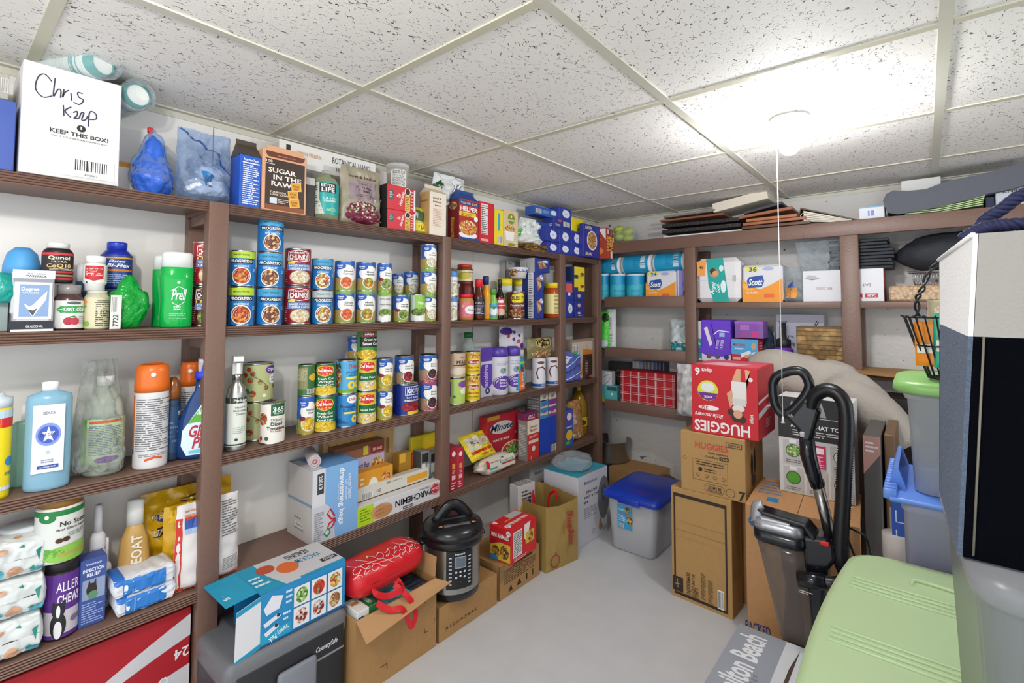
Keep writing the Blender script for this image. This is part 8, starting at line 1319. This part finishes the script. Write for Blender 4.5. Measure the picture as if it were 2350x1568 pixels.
m = MB(); m.prism([(-.13, .001), (.1, .001), (.11, .03), (.03, .075), (-.06, .075), (-.14, .03)], -.06, .1, VB, axis='y'); b_ = m.obj('floor_head', o); mod = b_.modifiers.new('soft', 'BEVEL'); mod.width = .01; mod.segments = 2
bx_ = V(1885, 1470); m = MB(); m.tube([(bx_[0]-.01, .0, .06), (bx_[0], 0, max(.1, bx_[2]+.01))], .03, VB, 12); m.obj('neck', o)
m = MB(); m.tube(smooth([V(1935, 1205, .03), V(1965, 1220, .05), V(1990, 1240, .05), (V(2005, 1300)[0], .05, .35), (V(2005, 1300)[0], .05, .2), (V(1960, 1300)[0], .04, .1)]), .0035, VB, 6); m.tube(smooth([V(1935, 1220, .04), V(1955, 1260, .04), V(1965, 1300, .04), V(1950, 1380, .04)]), .0035, VB, 6); m.obj('power_cord', o)

# ------------------------------------------------------------------ grey appliance carton by the lid
hbz = .15
pkg('appliance_box', 'grey appliance carton lying on the floor with white lettering and a torn slot', 'box', (1.268, 1.30), (1.53, 1.30), 0, hbz, .415, '8d939d', bev=.002,
    T=[('r', 0, 0, 1, 1, '969ca6'), ('t', .2, .5, .17, 'Hamilton Beach', 'e8eaee', {'w': .85, 'rot': 90, 'b': 2}), ('r', .52, 0, .78, 1, 'd4d6da'), ('p', [(.62, .1), (.66, .1), (.67, .95), (.63, .7)], '4a3a34'), ('p', [(.6, .2), (.68, .25), (.67, .5), (.62, .45)], '2a2422'), ('n', .36, .3, .42, .5, 5, '7a808a')], F=[('t', .3, .5, .3, 'Hamilton Beach', 'e8eaee', {'w': .5})])

# ------------------------------------------------------------------ storage bins on the right
GL = see('aec697', .93, .35, name='pale_green_plastic'); GL2 = see('86b868', .96, .35, name='leaf_green_plastic')
CLR = see('c6c7cc', .42, .35, name='frosted_plastic'); CLR3 = see('909298', .62, .3, name='smoky_frosted_plastic'); CLR2 = see('b4b4c8', .5, .35, name='frosted_lilac_plastic')
def bin_(nm, lb, x0, x1, y0, y1, z0, z1, mt, lid=None, rim=.012, taper=.02, grp=None, lidm=None, ribs=0, rz=0):
    o = thing(nm, lb, 'storage bin', ((x0+x1)/2, (y0+y1)/2, z0+.0004), rz, grp); hx, hy = (x1-x0)/2, (y1-y0)/2; h = z1-z0
    m = MB(); loft(m, [(rr(hx-taper, hy-taper, .035), 0), (rr(hx-.004, hy-.004, .035), h-.03), (rr(hx, hy, .035), h-.028), (rr(hx+rim*.5, hy+rim*.5, .035), h)], mt); m.obj('bin_body', o)
    if lidm is not None:
        def lr(hx_, hy_, r_):
            P_ = rr(hx_, hy_, r_)
            if not ribs: return P_
            e0, e1 = P_[11], P_[12]; P_ = P_[:12]+[(e0[0], e0[1]+(e1[1]-e0[1])*k/12) for k in range(1, 12)]+P_[12:]
            return P_
        m = MB(); loft(m, [(lr(hx+rim-.002, hy+rim-.002, .06), h-.014), (lr(hx+rim+.004, hy+rim+.004, .06), h-.008), (lr(hx+rim+.002, hy+rim+.002, .06), h+.008), (lr(hx+rim-.012, hy+rim-.012, .055), h+.014)], lidm)
        if ribs:
            loft(m, [(lr(hx+rim, hy+rim, .06), h-.045), (lr(hx+rim+.001, hy+rim+.001, .06), h-.012)], col('7fae5c', .4), cap=False)
            for yb_ in (.0, .205):
                for j in range(4): yy = yb_+j*.014; m.box((-hx+.012, yy, h+.0125), (hx, yy+.005, h+.0165), lidm, .0015)
            m.tube(smooth([(-.135, .285, h+.013), (-.13, .31, h+.0155), (-.06, .30, h+.0155), (-.055, .275, h+.013)]), .004, lidm, 8)
            m.v = [(a-(.026*(1-min(1, (b/hy)**2)) if a < 0 else 0), b, c) for a, b, c in m.v]
        m.obj('lid', o)
    return o, hx, hy, h
o, hx, hy, h = bin_('storage_bin', 'large frosted storage bin with a broad pale green ribbed lid in the right foreground', 1.632, 2.10, .56, 1.338, 0, .615, CLR, lidm=GL, ribs=2)
# shallow bin and colour-block tote on it
o, hx, hy, h = bin_('storage_bin', 'frosted clear bin standing on the green lid, under the striped fabric tote', 1.772, 2.25, .68, .98, .632, .900, CLR3, rim=.008, taper=.012, rz=math.radians(4))
o = thing('fabric_tote', 'white and navy canvas storage tote with rope handles at the right edge', 'tote', (1.765, .70, .9035), math.radians(0))
TW = col('e0dfe0', .9, bump=.25, bs=250, name='white_felt'); TN = col('4f5b6d', .95, bump=.4, bs=300, var=.25, name='blue_grey_felt'); TNV = col('05060c', 1.0, bump=.3, bs=300, name='navy_canvas'); TB = col('989590', .9, bump=.2, bs=260, name='stone_canvas')
def tp(sx_, fy, z): # tapered corner positions: sx_ 0 left 1 right, fy 0 near 1 far
    k = z/.335; x_ = (.006+.022*k)*(1-fy)+(-.004+.009*k)*fy+sx_*(.42+.02*k); return (x_, (.0+.22*fy), z)
zse = .228
def quad(m, A, B, C_, D, mt, t=.004, inn=(1, 0, 0)):
    inn = Vector(inn)*t; P = [Vector(p) for p in (A, B, C_, D)]; V_ = P+[p+inn for p in P]; m.add(V_, [(0, 1, 2, 3), (7, 6, 5, 4), (0, 4, 5, 1), (1, 5, 6, 2), (2, 6, 7, 3), (3, 7, 4, 0)], mt)
m = MB(); quad(m, tp(0, 1, zse+.008), tp(0, 0, zse), tp(0, 0, .335), tp(0, 1, .327), TW); quad(m, tp(1, 0, zse), tp(1, 1, zse+.008), tp(1, 1, .335), tp(1, 0, .335), TW, inn=(-1, 0, 0)); quad(m, tp(1, 1, zse), tp(0, 1, zse), tp(0, 1, .327), tp(1, 1, .327), TB, inn=(0, -1, 0)); m.obj('white_band', o)
fx = lambda p, k=.0045: (p[0]+k, p[1], p[2])
m = MB(); quad(m, fx(tp(0, 0, zse)), fx(tp(1, 0, zse-.004), -.0045), fx(tp(1, 0, .335), -.0045), fx(tp(0, 0, .335)), TB, inn=(0, 1, 0)); m.obj('stone_front_band', o)
TNV.node_tree.nodes['Principled BSDF'].inputs['Specular IOR Level'].default_value = .05
m = MB(); quad(m, tp(0, 1, 0), tp(0, 0, 0), tp(0, 0, zse), tp(0, 1, zse+.008), TN); m.obj('blue_grey_side', o)
m = MB(); quad(m, tp(1, 0, 0), tp(1, 1, 0), tp(1, 1, zse), tp(1, 0, zse), TN, inn=(-1, 0, 0)); m.obj('blue_grey_side', o)
m = MB(); quad(m, fx(tp(0, 0, .0)), fx(tp(1, 0, .0), -.0045), fx(tp(1, 0, zse-.004), -.0045), fx(tp(0, 0, zse)), TNV, inn=(0, 1, 0)); quad(m, tp(1, 1, 0), tp(0, 1, 0), tp(0, 1, zse), tp(1, 1, zse), TNV, inn=(0, -1, 0)); m.box((.01, .004, 0), (.42, .216, .004), TNV); m.obj('navy_front', o)
m = MB(); s0, s1 = Vector(tp(0, 0, .004)), Vector(tp(0, 0, zse)); m.tube([s0+Vector((.012, -.0012, 0)), s1+Vector((.012, -.0012, 0))], .0012, '6e6a5e', 5); m.tube([Vector(tp(0, 0, .334)), Vector(tp(0, 1, .326))], .003, TW, 6); m.obj('seam_piping', o)
def rope(P, r_=.0062):
    Q = smooth(P, 16); out = MB(); n_ = len(Q)
    for s_ in range(3):
        pts = []
        for i, q in enumerate(Q):
            t = (Vector(Q[min(i+1, n_-1)])-Vector(Q[max(0, i-1)])).normalized(); a = t.cross(Vector((0, 1, .2))).normalized(); b = t.cross(a); ph = i*.42+s_*2*PI/3
            pts.append(Vector(q)+(a*math.cos(ph)+b*math.sin(ph))*r_*.62)
        out.tube(pts, r_*.62, (col('1a1d44', .7), col('20244e', .7), col('1c2048', .7))[s_], 7)
        out.tube([p+Vector((0, 0, 0))+(p-Vector(q))*.42 for p, q in zip(pts, Q)], r_*.2, col('b8b8c6', .7), 5)
    return out
W2 = lambda u, v, y: tuple(Vector(tuple(map(float, px(u, v, y=y))))-Vector(o.location))
rope([W2(2212, 548, .76), W2(2240, 532, .76), W2(2275, 520, .76), W2(2320, 516, .76), W2(2400, 512, .76)]).obj('rope_handle', o)
rope([W2(2238, 542, .80), W2(2262, 505, .80), W2(2300, 480, .80), W2(2345, 448, .80), W2(2420, 430, .80)]).obj('rope_handle', o)
# tower at the back: lilac bin, blue flap lid, green lidded bin, wire basket
tx0 = xb(2072, 1.40, .6)
o, hx, hy, h = bin_('storage_bin', 'tall frosted bin with blue interlocking lid flaps, beyond the foreground bins', tx0, 2.15, 1.385, 1.68, 0, .745, CLR2, rim=.006, taper=.008)
BLP = see('5a86dc', .93, .3, name='sky_blue_plastic')
m = MB(); m.box((-hx-.02, -hy-.012, h-.006), (hx+.01, hy+.01, h+.004), BLP, .003)
for k in range(13):
    yy = -hy-.008+k*(2*hy+.01)/13; m.box((-hx-.03, yy, h-.004), (-hx-.006, yy+.013, h+.018), BLP, .003)
m.prism([(-hx-.024, h+.004), (-hx+.01, h+.004), (-hx-.004, h+.05), (-hx-.012, h+.05)], -hy*.6, hy, BLP, axis='y'); m.obj('flap_lid', o)
gx = xb(2076, 1.43, .95)
o, hx, hy, h = bin_('storage_bin', 'frosted bin with a leaf green lid on top of the blue flap lid', gx, 2.12, 1.415, 1.67, .752, .985, CLR, rim=.018, taper=.012, lidm=GL2)
m = MB(); 
k_ = crumple('cable_coil', 'dark coiled cable and clutter seen inside the green lidded bin', 'cable', (gx+.13, 1.5, .765), (.14, .1, .14), col('3a4658', .6), 4, .25)
# blue box and white thing seen in the gap
pkg('appliance_box', 'small royal blue printed box in the dark gap beside the tall frosted bin', 'box', (xb(2045, 1.76, .6), 1.76), (xb(2045, 1.76, .6)+.1, 1.76), .44, zt(2060, 1128, y=1.76)-.44, .1, '1c4aa0', F=[('r', 0, .85, 1, 1, '1f8aa0'), ('s', [(.1, .75), (.1, .6), (.4, .6)], .003, 'c8d4e8'), ('s', [(.1, .5), (.1, .35), (.4, .35)], .003, 'c8d4e8'), ('s', [(.1, .28), (.1, .12), (.4, .12)], .003, 'c8d4e8')])
bottle('plastic_tub', 'cream rounded plastic tub below the royal blue box in the dark gap', 'tub', (2036, 2110), 1240, 0, [('tub_body', 'aaa29c', [(0, 0), (.55, 0), (.6, .05), (.62, .6), (.85, .75), (1, .9), (1, 1), (0, 1)])], xf=1.74, plane='y')
# wire basket with snack bags
bxc, byc = 1.802, 1.475; zb0 = 1.0015
o = thing('wire_basket', 'tapered black wire basket with twisted handle on the leaf green lid', 'basket', (bxc, byc, zb0))
WIRE = col('17181b', .4, .3, name='black_wire'); zr_ = zt(2110, 728, y=byc)-zb0; rt = .088; rb = .048
m = MB()
for k in range(26):
    a = 2*PI*k/26; m.tube([(rb*math.cos(a)*.3, rb*math.sin(a)*.3, .003), (rb*math.cos(a), rb*math.sin(a), .004), ((rb+rt)/2*math.cos(a), (rb+rt)/2*math.sin(a), zr_*.5), (rt*math.cos(a), rt*math.sin(a), zr_), ((rt+.006)*math.cos(a), (rt+.006)*math.sin(a), zr_+.004)], .0017, WIRE, 5)
for r_, z_ in ((rt, zr_), ((rb+rt)/2+.003, zr_*.55), (rb, .004)): m.tube([(r_*math.cos(2*PI*a/24), r_*math.sin(2*PI*a/24), z_) for a in range(24)], .002, WIRE, 5, closed=True)
m.obj('wire_cage', o)
m = MB(); hpts = smooth([(-.062, -.03, zr_), (-.062, -.03, zr_+.04), (-.052, -.025, zr_+.065), (-.035, -.01, zr_+.11), (.0, 0, zr_+.135), (.035, .01, zr_+.11), (.062, .03, zr_)], 10)
for s_ in range(2): m.tube([Vector(q)+Vector((.004*math.cos(i*.5+s_*PI), .004*math.sin(i*.5+s_*PI), 0)) for i, q in enumerate(hpts)], .0025, WIRE, 6)
m.obj('twisted_handle', o)
for i, (dx, dy, c, lb, hh_) in enumerate(((-.045, -.03, 'e88a1c', 'orange snack packet standing in the wire basket', .1), (-.012, -.05, '12a080', 'green snack packet standing in the wire basket', .12), (.02, -.02, '4aa0d0', 'light blue snack packet standing in the wire basket', .11))):
    pouch('snack_packet', lb, 'packet', None, None, None, .016, c, [('r', .1, .3, .9, .5, 'e8e8e0')], at=(bxc+dx, byc+dy, zb0+.03), hh=hh_, w=.05, rz=-PI/2+.3*(i-1), group='snack packets in the wire basket')
pouch('noodle_bag', 'clear bag of pale noodles rising out of the wire basket', 'bag', None, None, None, .04, 'cfc3a0', [('r', .55, .4, .95, .8, '3a7a3a'), ('e', .3, .6, .2, .3, 'F:chowder')], at=(bxc+.01, byc+.02, zb0+.09), hh=zr_+.04-.09, w=.11, rz=-PI/2, mat_=see('d8ceb0', .6, .15))
# pull cord of the bulb
m = MB(); q0 = px(1797, 292, z=CEIL-.03); qx, qy = BULB[0]-.036, BULB[1]-.004
zend = zt(1797, 962, y=qy)
m.tube([(qx-BULB[0], qy-BULB[1], zend), (qx-BULB[0], qy-BULB[1], CEIL-.03)], .0013, 'e8e6e0', 6); m.lathe([(0, zend-.012), (.006, zend-.012), (.003, zend-.004), (.004, zend), (.002, zend+.008), (0, zend+.008)], 'e8e6e0', 10, M=Matrix.Translation((qx-BULB[0], qy-BULB[1], 0)))
m.box((qx-BULB[0]-.006, qy-BULB[1]-.006, CEIL-.034), (.0, .006, CEIL-.024), 'd8d6d0', .002); m.obj('pull_cord', lampt)
